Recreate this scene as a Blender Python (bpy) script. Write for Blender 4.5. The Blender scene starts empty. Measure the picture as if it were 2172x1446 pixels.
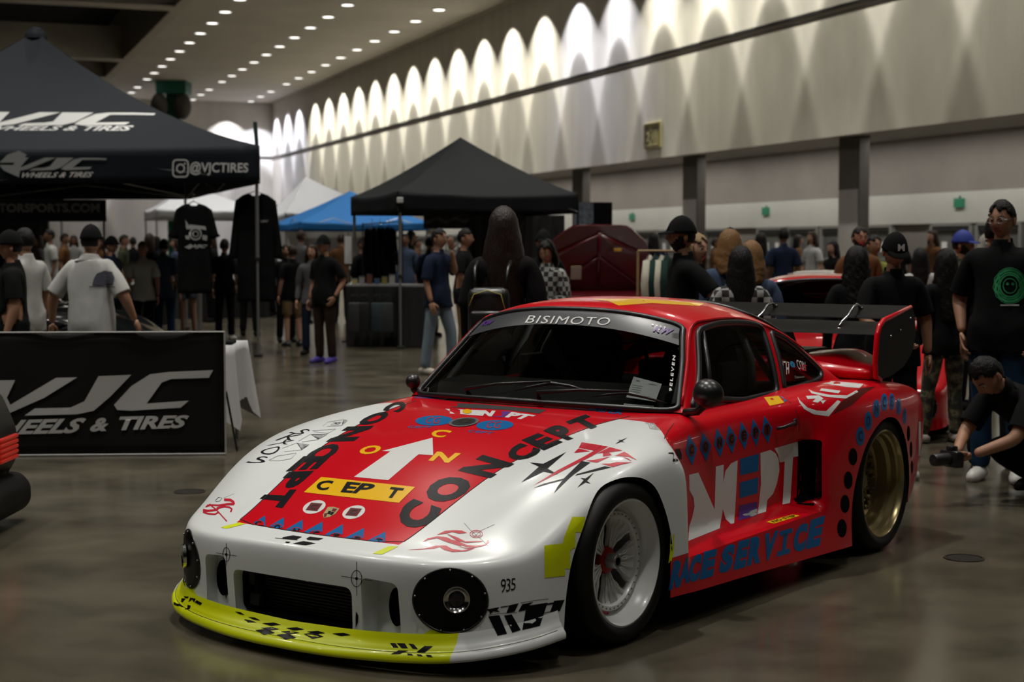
import bpy, bmesh, math, random
from mathutils import Vector, Matrix, Euler, noise
from mathutils.bvhtree import BVHTree
from math import sin, cos, pi, radians as RD, sqrt, atan2
random.seed(7)
SC = bpy.context.scene
COL = SC.collection
# ---------------------------------------------------------------- camera, world, big lights, exposure
F = 3400.0; CAMZ = 1.46
PITCH = math.atan((723-523)/F)
cd = bpy.data.cameras.new('camera'); cam = bpy.data.objects.new('camera', cd); COL.objects.link(cam)
cam.location = (0, 0, CAMZ); cam.rotation_euler = (pi/2-PITCH, 0, 0)
cd.sensor_width = 36; cd.lens = F/2172*36; cd.clip_end = 400
cd.dof.use_dof = True; cd.dof.focus_distance = 6.3; cd.dof.aperture_fstop = 4.0
SC.camera = cam
SC.view_settings.view_transform = 'Standard'; SC.view_settings.look = 'None'
SC.view_settings.exposure = 0.0; SC.view_settings.gamma = 1.0; SC.view_settings.use_curve_mapping = False
W = bpy.data.worlds.new('world'); SC.world = W; W.use_nodes = True
W.node_tree.nodes['Background'].inputs[0].default_value = (0.055, 0.055, 0.05, 1)
W.node_tree.nodes['Background'].inputs[1].default_value = 0.2
# hall frame: d along the long wall, n across towards it
WD = Vector((-0.33649, 0.94169, 0)); WN = Vector((0.94169, 0.33649, 0))
def hall(n, s, z=0.0): return WN*n + WD*s + Vector((0, 0, z))
HALLROT = atan2(WN.y, WN.x)
CEIL = 14.1
def lamp(name, kind, loc, energy, color=(1, 1, 1), size=0.3, rot=(0, 0, 0), **kw):
    l = bpy.data.lights.new(name, kind); l.energy = energy; l.color = color
    if kind == 'AREA': l.shape = 'DISK'; l.size = size
    elif kind in ('SPOT', 'POINT'): l.shadow_soft_size = size
    for k, v in kw.items(): setattr(l, k, v)
    o = bpy.data.objects.new(name, l); COL.objects.link(o); o.location = loc; o.rotation_euler = rot
    o['label'] = 'lamp'; return o
KEY = 185.0
# high bay lamps over the show floor (outside the frame, in the coffered part of the roof); strong far rows added to brighten distant canopies
for i, (hn, hs) in enumerate([(x, y) for x in (-11.5, -4.5, 2.5, 9.5, 17) for y in (-5, 2, 9, 16, 24, 33)]+[(x, y) for x in (-4, 8, 20) for y in (46, 60, 78)]):
    e = KEY*(0.25 if hs < 0 else 0.6 if hs < 5 else 1.25 if hs < 12 else (1.0 if hs < 40 else 2.4))*(0.55 if hn > 8 and hs < 12 else 1)
    lamp('high_bay_and_fill', 'AREA', hall(hn, hs, 13.2), e, (1.0, 0.97, 0.9), 0.5, spread=RD(100))
# ring shaped beams washing down the long wall, one under every third downlight
def wall_wash(n, s, z, energy, color):
    l = bpy.data.lights.new('wall_washer', 'SPOT'); l.energy = energy; l.color = color
    l.spot_size = RD(150); l.spot_blend = 0.0; l.shadow_soft_size = 0.05
    l.use_nodes = True; nt = l.node_tree; N = nt.nodes; L = nt.links
    em = N['Emission']; tc = N.new('ShaderNodeTexCoord'); sp = N.new('ShaderNodeSeparateXYZ')
    L.new(tc.outputs['Normal'], sp.inputs[0])
    ab = N.new('ShaderNodeMath'); ab.operation = 'ABSOLUTE'; L.new(sp.outputs[2], ab.inputs[0])
    ac = N.new('ShaderNodeMath'); ac.operation = 'ARCCOSINE'; L.new(ab.outputs[0], ac.inputs[0])
    r = N.new('ShaderNodeValToRGB'); r.color_ramp.interpolation = 'EASE'
    el = r.color_ramp.elements
    deg = [(0, .75), (8, .50), (15, .33), (19.5, .33), (23.5, 1.0), (27, .74), (32, .50), (37.5, .36), (41.5, .20), (45, .0)]
    el[0].position = 0; el[0].color = (deg[0][1],)*3+(1,); el[1].position = 1; el[1].color = (0, 0, 0, 1)
    for a, v in deg[1:]:
        e = el.new(a/90); e.color = (v, v, v, 1)
    sc = N.new('ShaderNodeMath'); sc.operation = 'DIVIDE'; sc.inputs[1].default_value = pi/2
    L.new(ac.outputs[0], sc.inputs[0]); L.new(sc.outputs[0], r.inputs[0]); L.new(r.outputs[0], em.inputs['Strength'])
    o = bpy.data.objects.new('wall_washer', l); COL.objects.link(o); o.location = hall(n, s, z)
WASH = 9000.0
WS = [139.3, 134.7, 130.1] + [124.1-4.575*i for i in range(22)]
for i, s in enumerate(WS):
    c = (0.80, 0.82, 1.0) if i < 3 else ((0.88, 0.88, 1.0) if i in (15, 16) else (1.0, 0.96, 0.84))
    wall_wash(26.61, s, 14.08, WASH*(0.95 if i < 3 else 0.85 if s > 66 else 0.62 if s > 52 else .5), c)
for k in range(3):
    o = wall_wash(24.0-7*k, 139.8, 14.05, WASH*0.7, (0.95, 0.93, 1.0))

for s_ in range(16, 124, 12):  # fill strips added under the soffit to brighten the dark recess
    lamp('recess_fill', 'AREA', hall(29.3, s_, 5.04), 190, (1.0, .96, .88), 0.4, (0, 0, HALLROT), shape='RECTANGLE', size_y=11.6)
# ---------------------------------------------------------------- helpers
MATS = {}
def mat(name, color=(0.5, 0.5, 0.5), rough=0.5, metal=0.0, coat=0.0, spec=0.5, emit=None, es=0.0, var=0.0, vscale=20.0, trans=0.0, bump=0.0, bscale=80.0, alpha=1.0, sheen=0.0):
    if name in MATS: return MATS[name]
    m = bpy.data.materials.new(name); m.use_nodes = True; nt = m.node_tree; N = nt.nodes; L = nt.links
    b = N['Principled BSDF']
    b.inputs['Base Color'].default_value = (*color, 1); b.inputs['Roughness'].default_value = rough
    b.inputs['Metallic'].default_value = metal; b.inputs['Coat Weight'].default_value = coat
    b.inputs['Coat Roughness'].default_value = 0.04
    b.inputs['Specular IOR Level'].default_value = spec; b.inputs['Transmission Weight'].default_value = trans
    b.inputs['Alpha'].default_value = alpha; b.inputs['Sheen Weight'].default_value = sheen
    if emit: b.inputs['Emission Color'].default_value = (*emit, 1); b.inputs['Emission Strength'].default_value = es
    tc = None
    if var > 0 or bump > 0:
        tc = N.new('ShaderNodeTexCoord')
    if var > 0:
        n = N.new('ShaderNodeTexNoise'); n.inputs['Scale'].default_value = vscale; n.inputs['Detail'].default_value = 4
        L.new(tc.outputs['Object'], n.inputs['Vector'])
        mx = N.new('ShaderNodeMix'); mx.data_type = 'RGBA'
        mx.inputs[6].default_value = (*[c*(1-var) for c in color], 1); mx.inputs[7].default_value = (*[min(1, c*(1+var)) for c in color], 1)
        L.new(n.outputs[0], mx.inputs[0]); L.new(mx.outputs[2], b.inputs['Base Color'])
    if bump > 0:
        n = N.new('ShaderNodeTexNoise'); n.inputs['Scale'].default_value = bscale; n.inputs['Detail'].default_value = 3
        L.new(tc.outputs['Object'], n.inputs['Vector'])
        bp = N.new('ShaderNodeBump'); bp.inputs['Strength'].default_value = bump; bp.inputs['Distance'].default_value = 0.01
        L.new(n.outputs[0], bp.inputs['Height']); L.new(bp.outputs[0], b.inputs['Normal'])
    MATS[name] = m; return m
def link(name, me, parent=None, mats=None, smooth=True):
    o = bpy.data.objects.new(name, me); COL.objects.link(o)
    if mats is not None:
        if not isinstance(mats, (list, tuple)): mats = [mats]
        for m in mats: me.materials.append(m)
    if parent: o.parent = parent
    if smooth:
        me.shade_smooth()
    return o
def obj(name, bm, m, parent=None, smooth=False, angle=None):
    me = bpy.data.meshes.new(name); bm.normal_update(); bm.to_mesh(me); bm.free()
    o = link(name, me, parent, m, smooth or angle is not None)
    if angle is not None: me.set_sharp_from_angle(angle=RD(angle))
    return o
def tag(o, label=None, cat=None, group=None, kind=None):
    if label: o['label'] = label
    if cat: o['category'] = cat
    if group: o['group'] = group
    if kind: o['kind'] = kind
    return o
def thing(name, label, cat, loc=(0, 0, 0), rotz=0.0, group=None):
    o = bpy.data.objects.new(name, None); COL.objects.link(o); o.location = loc; o.rotation_euler = (0, 0, rotz)
    o.empty_display_size = 0.1
    return tag(o, label, cat, group)
def struct(name, bm, m, parent=None, smooth=False):
    o = obj(name, bm, m, parent, smooth)
    if parent is None: o['kind'] = 'structure'
    return o
def copy_tree(o, parent=None):
    c = o.copy(); COL.objects.link(c); c.parent = parent
    for ch in o.children: copy_tree(ch, c)
    return c
def box(bm, c, s, rot=None, bevel=0.0):
    r = bmesh.ops.create_cube(bm, size=1); vs = r['verts']
    M = Matrix.Translation(Vector(c)) @ (rot.to_4x4() if rot else Matrix()) @ Matrix.Diagonal((*s, 1))
    bmesh.ops.transform(bm, matrix=M, verts=vs)
    if bevel > 0:
        es = {e for v in vs for e in v.link_edges}
        bmesh.ops.bevel(bm, geom=list(es), offset=bevel, segments=2, affect='EDGES', profile=0.5)
    return bm
def B(c, s, rot=None, bevel=0.0): return box(bmesh.new(), c, s, rot, bevel)
def frame_of(d):
    d = d.normalized(); a = Vector((0, 0, 1)) if abs(d.z) < 0.9 else Vector((1, 0, 0))
    x = d.cross(a).normalized(); return x, x.cross(d).normalized()
def tube(bm, pts, r, seg=8, cap=True, closed=False):
    pts = [Vector(p) for p in pts]; n = len(pts); rs = r if isinstance(r, (list, tuple)) else [r]*n
    rings = []; px = None
    for i, p in enumerate(pts):
        if closed: d = pts[(i+1) % n]-pts[i-1]
        else: d = pts[min(i+1, n-1)]-pts[max(i-1, 0)]
        if d.length < 1e-9: d = Vector((0, 0, 1))
        d.normalize()
        if px is None: px, py = frame_of(d)
        else:
            px = (px-d*px.dot(d)); px = px.normalized() if px.length > 1e-6 else frame_of(d)[0]
            py = px.cross(d).normalized()
        rings.append([bm.verts.new(p+(px*cos(2*pi*k/seg)+py*sin(2*pi*k/seg))*rs[i]) for k in range(seg)])
    m = n if closed else n-1
    for i in range(m):
        a, b = rings[i], rings[(i+1) % n]
        for k in range(seg): bm.faces.new((a[k], a[(k+1) % seg], b[(k+1) % seg], b[k]))
    if cap and not closed:
        bm.faces.new(rings[0][::-1]); bm.faces.new(rings[-1])
    return bm
def lathe(bm, prof, axis='Z', seg=32, M=None, closed=False, cap=False):
    """profile of (radius, height) turned round an axis"""
    rings = []
    for r, h in prof:
        ring = []
        for k in range(seg):
            a = 2*pi*k/seg; v = Vector((r*cos(a), r*sin(a), h))
            if axis == 'Y': v = Vector((v.x, v.z, v.y))
            if axis == 'X': v = Vector((v.z, v.x, v.y))
            if M: v = M @ v
            ring.append(bm.verts.new(v))
        rings.append(ring)
    for i in range(len(rings)-(0 if closed else 1)):
        a, b = rings[i], rings[(i+1) % len(rings)]
        for k in range(seg): bm.faces.new((a[k], a[(k+1) % seg], b[(k+1) % seg], b[k]))
    if cap and not closed:
        for ring, rr in ((rings[0], prof[0][0]), (rings[-1], prof[-1][0])):
            if rr > 1e-5: bm.faces.new(ring)
    bmesh.ops.remove_doubles(bm, verts=[v for r in rings for v in r], dist=1e-6)
    bmesh.ops.recalc_face_normals(bm, faces=bm.faces)
    return bm
def prism(bm, poly, axis, a, b):
    """2-D polygon extruded between a and b along an axis"""
    def P(u, v, w):
        return {'x': (w, u, v), 'y': (u, w, v), 'z': (u, v, w)}[axis]
    A = [bm.verts.new(P(u, v, a)) for u, v in poly]; Bv = [bm.verts.new(P(u, v, b)) for u, v in poly]
    fs = [bm.faces.new(A), bm.faces.new(Bv[::-1])]
    for i in range(len(poly)):
        j = (i+1) % len(poly); fs.append(bm.faces.new((A[i], Bv[i], Bv[j], A[j])))
    bmesh.ops.recalc_face_normals(bm, faces=fs)
    return bm
def ray(px, py):
    D = Vector((0, cos(PITCH), -sin(PITCH))); U = Vector((0, sin(PITCH), cos(PITCH)))
    return D+Vector((1, 0, 0))*((px-1086)/F)-U*((py-723)/F)
CAM = Vector((0, 0, CAMZ))
def at_floor(px, py, z=0.0):
    r = ray(px, py); return CAM+r*((z-CAMZ)/r.z)
def at_depth(px, py, Y):
    r = ray(px, py); return CAM+r*(Y/r.y)
def to_mesh(o):
    dg = bpy.context.evaluated_depsgraph_get(); dg.update()
    return bpy.data.meshes.new_from_object(o.evaluated_get(dg))
def subdivide_grid2d(bm, cell, x0, x1, y0, y1):
    for ax, a, b in ((0, x0, x1), (1, y0, y1)):
        n = int((b-a)/cell)
        for i in range(1, n+1):
            co = [0, 0, 0]; no = [0, 0, 0]; co[ax] = a+i*cell; no[ax] = 1
            g = list(bm.verts)+list(bm.edges)+list(bm.faces)
            bmesh.ops.bisect_plane(bm, geom=g, plane_co=co, plane_no=no)
def polys2d(polys):
    """flat bmesh of 2-D polygons (holes are made by drawing)"""
    bm = bmesh.new()
    for p in polys:
        try: bm.faces.new([bm.verts.new((x, y, 0)) for x, y in p])
        except ValueError: pass
    bm.normal_update(); bmesh.ops.triangulate(bm, faces=bm.faces, ngon_method='EAR_CLIP')
    return bm
TXT = {}
def text2d(s, bold=0.0, shear=0.0, spacing=1.0):
    key = (s, bold, shear, spacing)
    if key not in TXT:
        cu = bpy.data.curves.new('t', 'FONT'); cu.body = s; cu.offset = bold; cu.shear = shear; cu.space_character = spacing
        cu.resolution_u = 3
        o = bpy.data.objects.new('t', cu); COL.objects.link(o); me = to_mesh(o)
        bpy.data.objects.remove(o); TXT[key] = me
    me = TXT[key]; bm = bmesh.new(); bm.from_mesh(me)
    bmesh.ops.remove_doubles(bm, verts=bm.verts, dist=1e-5)
    return bm
def unit_box(bm):
    xs = [v.co.x for v in bm.verts]; ys = [v.co.y for v in bm.verts]
    x0, x1, y0, y1 = min(xs), max(xs), min(ys), max(ys)
    for v in bm.verts: v.co.x = (v.co.x-x0)/max(1e-9, x1-x0); v.co.y = (v.co.y-y0)/max(1e-9, y1-y0)
    return bm
def flat_text(name, s, origin, ux, uy, w, h, m, parent=None, bold=0.0, shear=0.0, off=0.0, spacing=1.0):
    """writing on a flat sheet: origin lower left, ux/uy unit directions, w x h metres"""
    bm = unit_box(text2d(s, bold, shear, spacing)); ux = Vector(ux); uy = Vector(uy); n = ux.cross(uy).normalized()
    for v in bm.verts: v.co = Vector(origin)+ux*(v.co.x*w)+uy*(v.co.y*h)+n*off
    return obj(name, bm, m, parent)
def flat_polys(name, polys, origin, ux, uy, m, parent=None, off=0.0, sx=1.0, sy=1.0):
    bm = polys2d(polys); ux = Vector(ux); uy = Vector(uy); n = ux.cross(uy).normalized()
    for v in bm.verts: v.co = Vector(origin)+ux*(v.co.x*sx)+uy*(v.co.y*sy)+n*off
    return obj(name, bm, m, parent)
# ---------------------------------------------------------------- the hall
def noise_mat(name, c1, c2, scale, rough, detail=6, bump=0.0, stretch=(1, 1, 1), rough2=None, spec=0.5):
    m = bpy.data.materials.new(name); m.use_nodes = True; nt = m.node_tree; N = nt.nodes; L = nt.links; b = N['Principled BSDF']
    tc = N.new('ShaderNodeTexCoord'); mp = N.new('ShaderNodeMapping'); mp.inputs['Scale'].default_value = stretch
    L.new(tc.outputs['Object'], mp.inputs[0])
    n = N.new('ShaderNodeTexNoise'); n.inputs['Scale'].default_value = scale; n.inputs['Detail'].default_value = detail
    n.inputs['Roughness'].default_value = 0.6
    L.new(mp.outputs[0], n.inputs['Vector'])
    r = N.new('ShaderNodeValToRGB'); r.color_ramp.elements[0].position = 0.35; r.color_ramp.elements[1].position = 0.7
    r.color_ramp.elements[0].color = (*c1, 1); r.color_ramp.elements[1].color = (*c2, 1)
    L.new(n.outputs[0], r.inputs[0]); L.new(r.outputs[0], b.inputs['Base Color'])
    b.inputs['Roughness'].default_value = rough; b.inputs['Specular IOR Level'].default_value = spec
    if rough2 is not None:
        mr = N.new('ShaderNodeMapRange'); mr.inputs[3].default_value = rough; mr.inputs[4].default_value = rough2
        L.new(n.outputs[0], mr.inputs[0]); L.new(mr.outputs[0], b.inputs['Roughness'])
    if bump:
        bp = N.new('ShaderNodeBump'); bp.inputs['Strength'].default_value = bump; bp.inputs['Distance'].default_value = 0.02
        L.new(n.outputs[0], bp.inputs['Height']); L.new(bp.outputs[0], b.inputs['Normal'])
    MATS[name] = m; return m
M_FLOOR = noise_mat('polished concrete', (0.050, 0.044, 0.030), (0.112, 0.098, 0.068), 1.7, 0.15, 14, 0.0, rough2=0.28)
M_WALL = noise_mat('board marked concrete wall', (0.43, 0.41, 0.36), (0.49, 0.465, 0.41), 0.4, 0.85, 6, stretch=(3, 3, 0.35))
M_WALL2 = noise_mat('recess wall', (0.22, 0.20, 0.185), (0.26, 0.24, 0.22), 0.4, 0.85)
M_BAND = noise_mat('pale lintel band', (0.52, 0.52, 0.49), (0.58, 0.58, 0.54), 0.4, 0.8)
M_CEIL = noise_mat('ceiling plaster', (0.46, 0.43, 0.38), (0.54, 0.50, 0.44), 0.25, 0.9)
M_COFFER = noise_mat('coffer beam', (0.42, 0.39, 0.33), (0.50, 0.46, 0.40), 0.3, 0.9)
M_DARK = mat('ceiling void black', (0.004, 0.004, 0.004), 0.9)
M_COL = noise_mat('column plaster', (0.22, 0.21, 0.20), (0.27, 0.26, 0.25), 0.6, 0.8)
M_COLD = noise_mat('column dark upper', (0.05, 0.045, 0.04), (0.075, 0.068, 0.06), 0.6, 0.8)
M_DOOR = noise_mat('grey door', (0.105, 0.105, 0.10), (0.13, 0.13, 0.125), 0.6, 0.5)
M_DOORF = mat('door frame paint', (0.25, 0.25, 0.235), 0.5)
M_BLACK = mat('black paint', (0.01, 0.01, 0.01), 0.5)
M_GREEN = mat('green paint', (0.0, 0.16, 0.10), 0.5)
M_PAPER = mat('white paper', (0.75, 0.76, 0.76), 0.8)
RZ = Matrix.Rotation(HALLROT, 3, 'Z')     # local x = n, local y = s
def hbox(n0, n1, s0, s1, z0, z1, bm=None):
    bm = bm or bmesh.new()
    return box(bm, hall((n0+n1)/2, (s0+s1)/2, (z0+z1)/2), (n1-n0, s1-s0, z1-z0), RZ)
struct('floor', hbox(-45, 34, -25, 146, -0.2, 0), M_FLOOR)
struct('wall_right', hbox(28, 28.5, -25, 141.5, 5.1, CEIL+0.4), M_WALL)
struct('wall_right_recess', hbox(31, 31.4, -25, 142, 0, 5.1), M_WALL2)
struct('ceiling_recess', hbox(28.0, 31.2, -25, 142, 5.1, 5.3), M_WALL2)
struct('wall_far', hbox(-45, 31, 141.4, 142, 0, CEIL+0.4), M_WALL)
struct('ceiling', hbox(12.5, 28.1, -25, 141.5, CEIL, CEIL+0.4), M_CEIL)
struct('ceiling_upper', hbox(-45, 12.7, -25, 141.5, 17.4, 17.8), M_DARK)
struct('wall_left', hbox(-45.4, -45, -25, 142, 0, 17.5), M_WALL2)
struct('wall_back', hbox(-45, 31, -25.4, -25, 0, 17.5), M_WALL2)
# rail (thin dark ledge along the wall) and ceiling joint
struct('trim_wall_rail', hbox(27.96, 28.0, -25, 141.4, 9.27, 9.38), M_BLACK)
struct('trim_wall_rail_edge', hbox(27.98, 28.0, -25, 141.4, 9.10, 9.14), M_BLACK)
struct('trim_ceiling_joint', hbox(27.85, 28.0, -25, 141.4, CEIL-0.10, CEIL-0.0), M_COFFER)
struct('trim_far_rail', hbox(-45, 28, 141.36, 141.4, 9.25, 9.40), M_BLACK)
# coffers left of the slab: long edge beam, cross beams
struct('trim_edge_beam', hbox(11.9, 12.5, -25, 141.4, CEIL-0.1, 17.4), M_COFFER)
for s2 in (-8, 15, 38, 62, 86, 111, 123):
    struct('trim_cross_beam', hbox(-45, 11.9, s2, s2+1.0, CEIL-0.05, 16.2), M_COFFER)
    struct('trim_cross_beam_lip', hbox(-45, 11.9, s2-0.25, s2+1.25, CEIL-0.12, CEIL-0.05), M_CEIL)
for n in (-22, -5):
    struct('trim_long_beam', hbox(n-0.5, n+0.5, -25, 141.4, CEIL, 16.2), M_COFFER)
# doors recess: pale band, grey doors, columns
cols = [(47.1, 45.9, 45.35), (59.06, 57.85, 57.25), (71.1, 69.9, 69.2), (83.0, 81.8, 81.2), (95, 93.8, 93.2), (107, 105.8, 105.2), (35.1, 33.9, 33.3), (23.1, 21.9, 21.3)]
struct('trim_lintel_band', hbox(30.85, 31.0, 0, 141.4, 2.22, 3.22), M_BAND)
M_GLAZE = mat('dark transom', (0.03, 0.03, 0.03), 0.3)
dn = 0
for a, b_, c in cols:
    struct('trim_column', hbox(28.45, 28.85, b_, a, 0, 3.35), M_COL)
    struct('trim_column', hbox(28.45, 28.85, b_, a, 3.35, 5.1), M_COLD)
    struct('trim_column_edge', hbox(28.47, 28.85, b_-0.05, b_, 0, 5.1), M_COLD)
for a, b_, c in cols[:7]:
    bay0, bay1 = a-12.0+0.35, c
    w = (bay1-bay0)/4
    for k in range(4):
        s0 = bay0+k*w; dn += 1
        fr = hbox(30.78, 31.0, s0+0.1, s0+0.22, 0, 2.2); hbox(30.78, 31.0, s0+w-0.22, s0+w-0.1, 0, 2.2, fr); hbox(30.78, 31.0, s0+0.1, s0+w-0.1, 2.13, 2.2, fr)
        d0 = struct('door_%d' % dn, fr, M_DOORF); d0['kind'] = 'structure'
        mid = s0+w/2
        for q0, q1 in ((s0+0.24, mid-0.015), (mid+0.015, s0+w-0.24)):
            obj('door_leaf', hbox(30.88, 30.98, q0, q1, 0.02, 1.98), M_DOOR, d0)
        obj('closer_box', hbox(30.8, 30.98, s0+0.24, s0+w-0.24, 1.98, 2.12), M_GLAZE, d0)
        obj('push_bar', hbox(30.78, 30.88, s0+0.4, s0+w-0.4, 0.98, 1.05), M_DOORF, d0)
        for q in (mid-0.42, mid+0.42):
            obj('notice', hbox(30.86, 30.88, q-0.14, q+0.14, 1.28, 1.62), M_PAPER, d0)
for k, s in enumerate((69.44, 56.45, 43.68)):
    t = thing('exit_sign', ['small green box exit sign on the pale band behind the black canopy', 'small green box exit sign on the band between the two dark columns', 'small green box exit sign on the band above the man with glasses'][k], 'sign', hall(30.82, s, 2.86), HALLROT)
    obj('sign_housing', B((0, 0, 0), (0.10, 0.5, 0.30), None, 0.01), mat('sign green', (0.03, 0.20, 0.11), 0.4, emit=(0.02, 0.3, 0.16), es=0.06), t)
    obj('sign_bracket', B((0.03, 0, 0.18), (0.03, 0.1, 0.08)), M_BLACK, t)
t = thing('exit_sign', 'large tan EXIT sign high on the concrete wall', 'sign', hall(27.95, 60.9, 6.06), HALLROT)
obj('sign_panel', B((0, 0, 0), (0.08, 1.62, 1.08), None, 0.02), mat('sign tan', (0.42, 0.36, 0.17), 0.5), t)
obj('sign_border', tube(bmesh.new(), [(-0.05, -0.72, -0.46), (-0.05, 0.72, -0.46), (-0.05, 0.72, 0.46), (-0.05, -0.72, 0.46)], 0.025, 6, closed=True), M_BLACK, t)
flat_text('sign_lettering', 'EXIT', (-0.05, 0.62, -0.34), (0, -1, 0), (0, 0, 1), 1.24, 0.68, mat('sign letter brown', (0.03, 0.035, 0.02), 0.6), t, 0.015, off=0.004)
# downlights
M_LAMP = mat('lamp glow', (1, 1, 1), 0.5, emit=(1.0, 0.97, 0.9), es=3.0)
M_LAMPC = mat('lamp glow cool', (1, 1, 1), 0.5, emit=(0.8, 0.85, 1.0), es=3.0)
M_RIM = mat('lamp rim', (0.4, 0.4, 0.38), 0.5)
ss = [139.9, 135.2, 130.6] + [124.1-4.6*i for i in range(11)] + [124.1-4.6*(11+i) for i in range(4)]
proto = None
ORD = 'first second third fourth fifth sixth seventh eighth ninth tenth eleventh twelfth thirteenth fourteenth fifteenth sixteenth seventeenth eighteenth'.split()
rowname = ['coffer-side row', 'middle row', 'wall-side row']
for r, n in enumerate((14.9, 20.55, 25.55)):
    for s in ss:
        dr = (s-100)/45*0.35
        if proto is None:
            t = proto = thing('ceiling_downlight', '', 'ceiling light', hall(n+dr, s, CEIL))
            obj('lens', lathe(bmesh.new(), [(0.0, -0.03), (0.33, -0.03), (0.33, 0.0)], seg=16), M_LAMP, t)
            obj('rim', lathe(bmesh.new(), [(0.33, 0.0), (0.33, -0.05), (0.42, -0.05), (0.42, 0.0)], seg=16), M_RIM, t)
        else:
            t = copy_tree(proto); t.location = hall(n+dr, s, CEIL)
        k_ = ss.index(s); tag(t, ORD[k_]+' round ceiling downlight from the far wall in the '+rowname[r], 'ceiling light', 'downlights in the '+rowname[r])
# floor service covers
for k, (px, py) in enumerate(((402, 1043), (2045, 1184), (345, 1024))):
    if k == 2: continue
    p = at_floor(px, py); t = thing('floor_cover', ['round dark service cover in the floor left of the white nose', 'round dark service cover in the floor at the right, behind the race car'][k], 'cover', (p.x, p.y, 0))
    obj('cover_plate', lathe(bmesh.new(), [(0, 0.004), (0.078, 0.004), (0.082, 0.0)], seg=24), mat('cover iron', (0.02, 0.018, 0.015), 0.4, 0.3), t)
    obj('cover_ring', lathe(bmesh.new(), [(0.084, 0.0), (0.085, 0.005), (0.094, 0.005), (0.096, 0.0)], seg=24), mat('cover rim', (0.05, 0.045, 0.035), 0.35, 0.5), t)
# ---------------------------------------------------------------- the race car
YAW = RD(35.5)
C_FWD = Vector((-sin(YAW), -cos(YAW), 0)); C_LEFT = Vector((cos(YAW), -sin(YAW), 0))
C_O = Vector((-0.3222, 6.3520, 0))
CAR = thing('race_car', 'red and white wide-bodied race car covered in CONCEPT lettering', 'car', C_O, atan2(C_FWD.y, C_FWD.x))
MC = Matrix.Translation(C_O) @ Matrix.Rotation(atan2(C_FWD.y, C_FWD.x), 4, 'Z'); MCI = MC.inverted()
M_RED = mat('race red paint', (0.60, 0.001, 0.010), 0.28, 0, 0.45, spec=0.22)
M_WHITE = mat('satin white paint', (0.74, 0.76, 0.75), 0.30, 0, 0.25)
M_YEL = mat('acid yellow paint', (0.66, 0.72, 0.0), 0.38, 0, 0.2)
M_CARB = mat('carbon black', (0.008, 0.007, 0.006), 0.4, spec=.12)
M_CARB2 = mat('satin carbon', (0.007, 0.006, 0.005), 0.5, spec=0.06)
M_TRIM = mat('black rubber trim', (0.012, 0.012, 0.013), 0.35)
M_MESHB = mat('matte black', (0.003, 0.003, 0.003), 0.8, spec=.05)
M_INK = mat('black vinyl', (0.006, 0.0055, 0.007), 0.35, spec=.15)
M_WV = mat('white vinyl', (0.72, 0.72, 0.70), 0.3, 0, 0.3)
M_REDV = mat('red vinyl', (0.55, 0.01, 0.03), 0.3, 0, 0.3)
M_BLUE = mat('blue vinyl', (0.0, 0.115, 0.33), 0.35, 0, 0.15, spec=.2)
M_YV = mat('amber vinyl', (0.85, 0.48, 0.0), 0.3, 0, 0.3)
M_GREYV = mat('grey vinyl', (0.35, 0.36, 0.36), 0.4)
M_CHROME = mat('polished metal', (0.75, 0.75, 0.75), 0.15, 1.0)
M_STEEL = mat('dull metal', (0.35, 0.35, 0.36), 0.35, 1.0)

# cage: top grid rows front to back, each (x, [ (dx, y, z) five columns ])
TOP = [
 [(0.805, 0, .402), (0.805, .22, .401), (0.785, .40, .396), (0.730, .56, .390), (0.665, .665, .386)],
 [(0.665, 0, .426), (0.665, .22, .425), (0.668, .40, .420), (0.620, .60, .408), (0.572, .752, .400)],
 [(0.460, 0, .535), (0.460, .22, .530), (0.460, .425, .508), (0.455, .66, .500), (0.450, .805, .425)],
 [(0.200, 0, .640), (0.200, .22, .635), (0.200, .455, .612), (0.200, .68, .678), (0.200, .850, .592)],
 [(-.050, 0, .708), (-.050, .22, .703), (-.050, .49, .680), (-.050, .69, .716), (-.050, .870, .668)],
 [(-.260, 0, .748), (-.260, .22, .743), (-.260, .515, .726), (-.260, .70, .742), (-.260, .875, .698)],
 [(-.385, 0, .764), (-.385, .22, .760), (-.385, .53, .746), (-.385, .70, .754), (-.385, .870, .712)],
 [(-.410, 0, .770), (-.410, .22, .766), (-.410, .54, .752), (-.410, .70, .758), (-.420, .800, .728)],
 [(-.900, 0, .800), (-.900, .22, .800), (-.900, .55, .792), (-.900, .705, .785), (-.900, .785, .760)],
 [(-1.35, 0, .800), (-1.35, .22, .800), (-1.35, .55, .792), (-1.35, .710, .788), (-1.35, .795, .762)],
 [(-1.58, 0, .800), (-1.58, .22, .800), (-1.58, .55, .795), (-1.58, .715, .805), (-1.58, .850, .795)],
 [(-1.70, 0, .800), (-1.70, .22, .800), (-1.70, .55, .797), (-1.70, .720, .815), (-1.70, .885, .812)],
 [(-1.95, 0, .800), (-1.95, .22, .800), (-1.95, .55, .805), (-1.95, .740, .830), (-1.95, .915, .822)],
 [(-2.27, 0, .790), (-2.27, .22, .790), (-2.27, .55, .800), (-2.27, .760, .822), (-2.27, .925, .812)],
 [(-2.60, 0, .750), (-2.60, .22, .750), (-2.60, .55, .770), (-2.60, .760, .800), (-2.60, .920, .790)],
 [(-2.86, 0, .700), (-2.86, .22, .700), (-2.86, .55, .730), (-2.86, .750, .760), (-2.86, .905, .755)],
]
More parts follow.
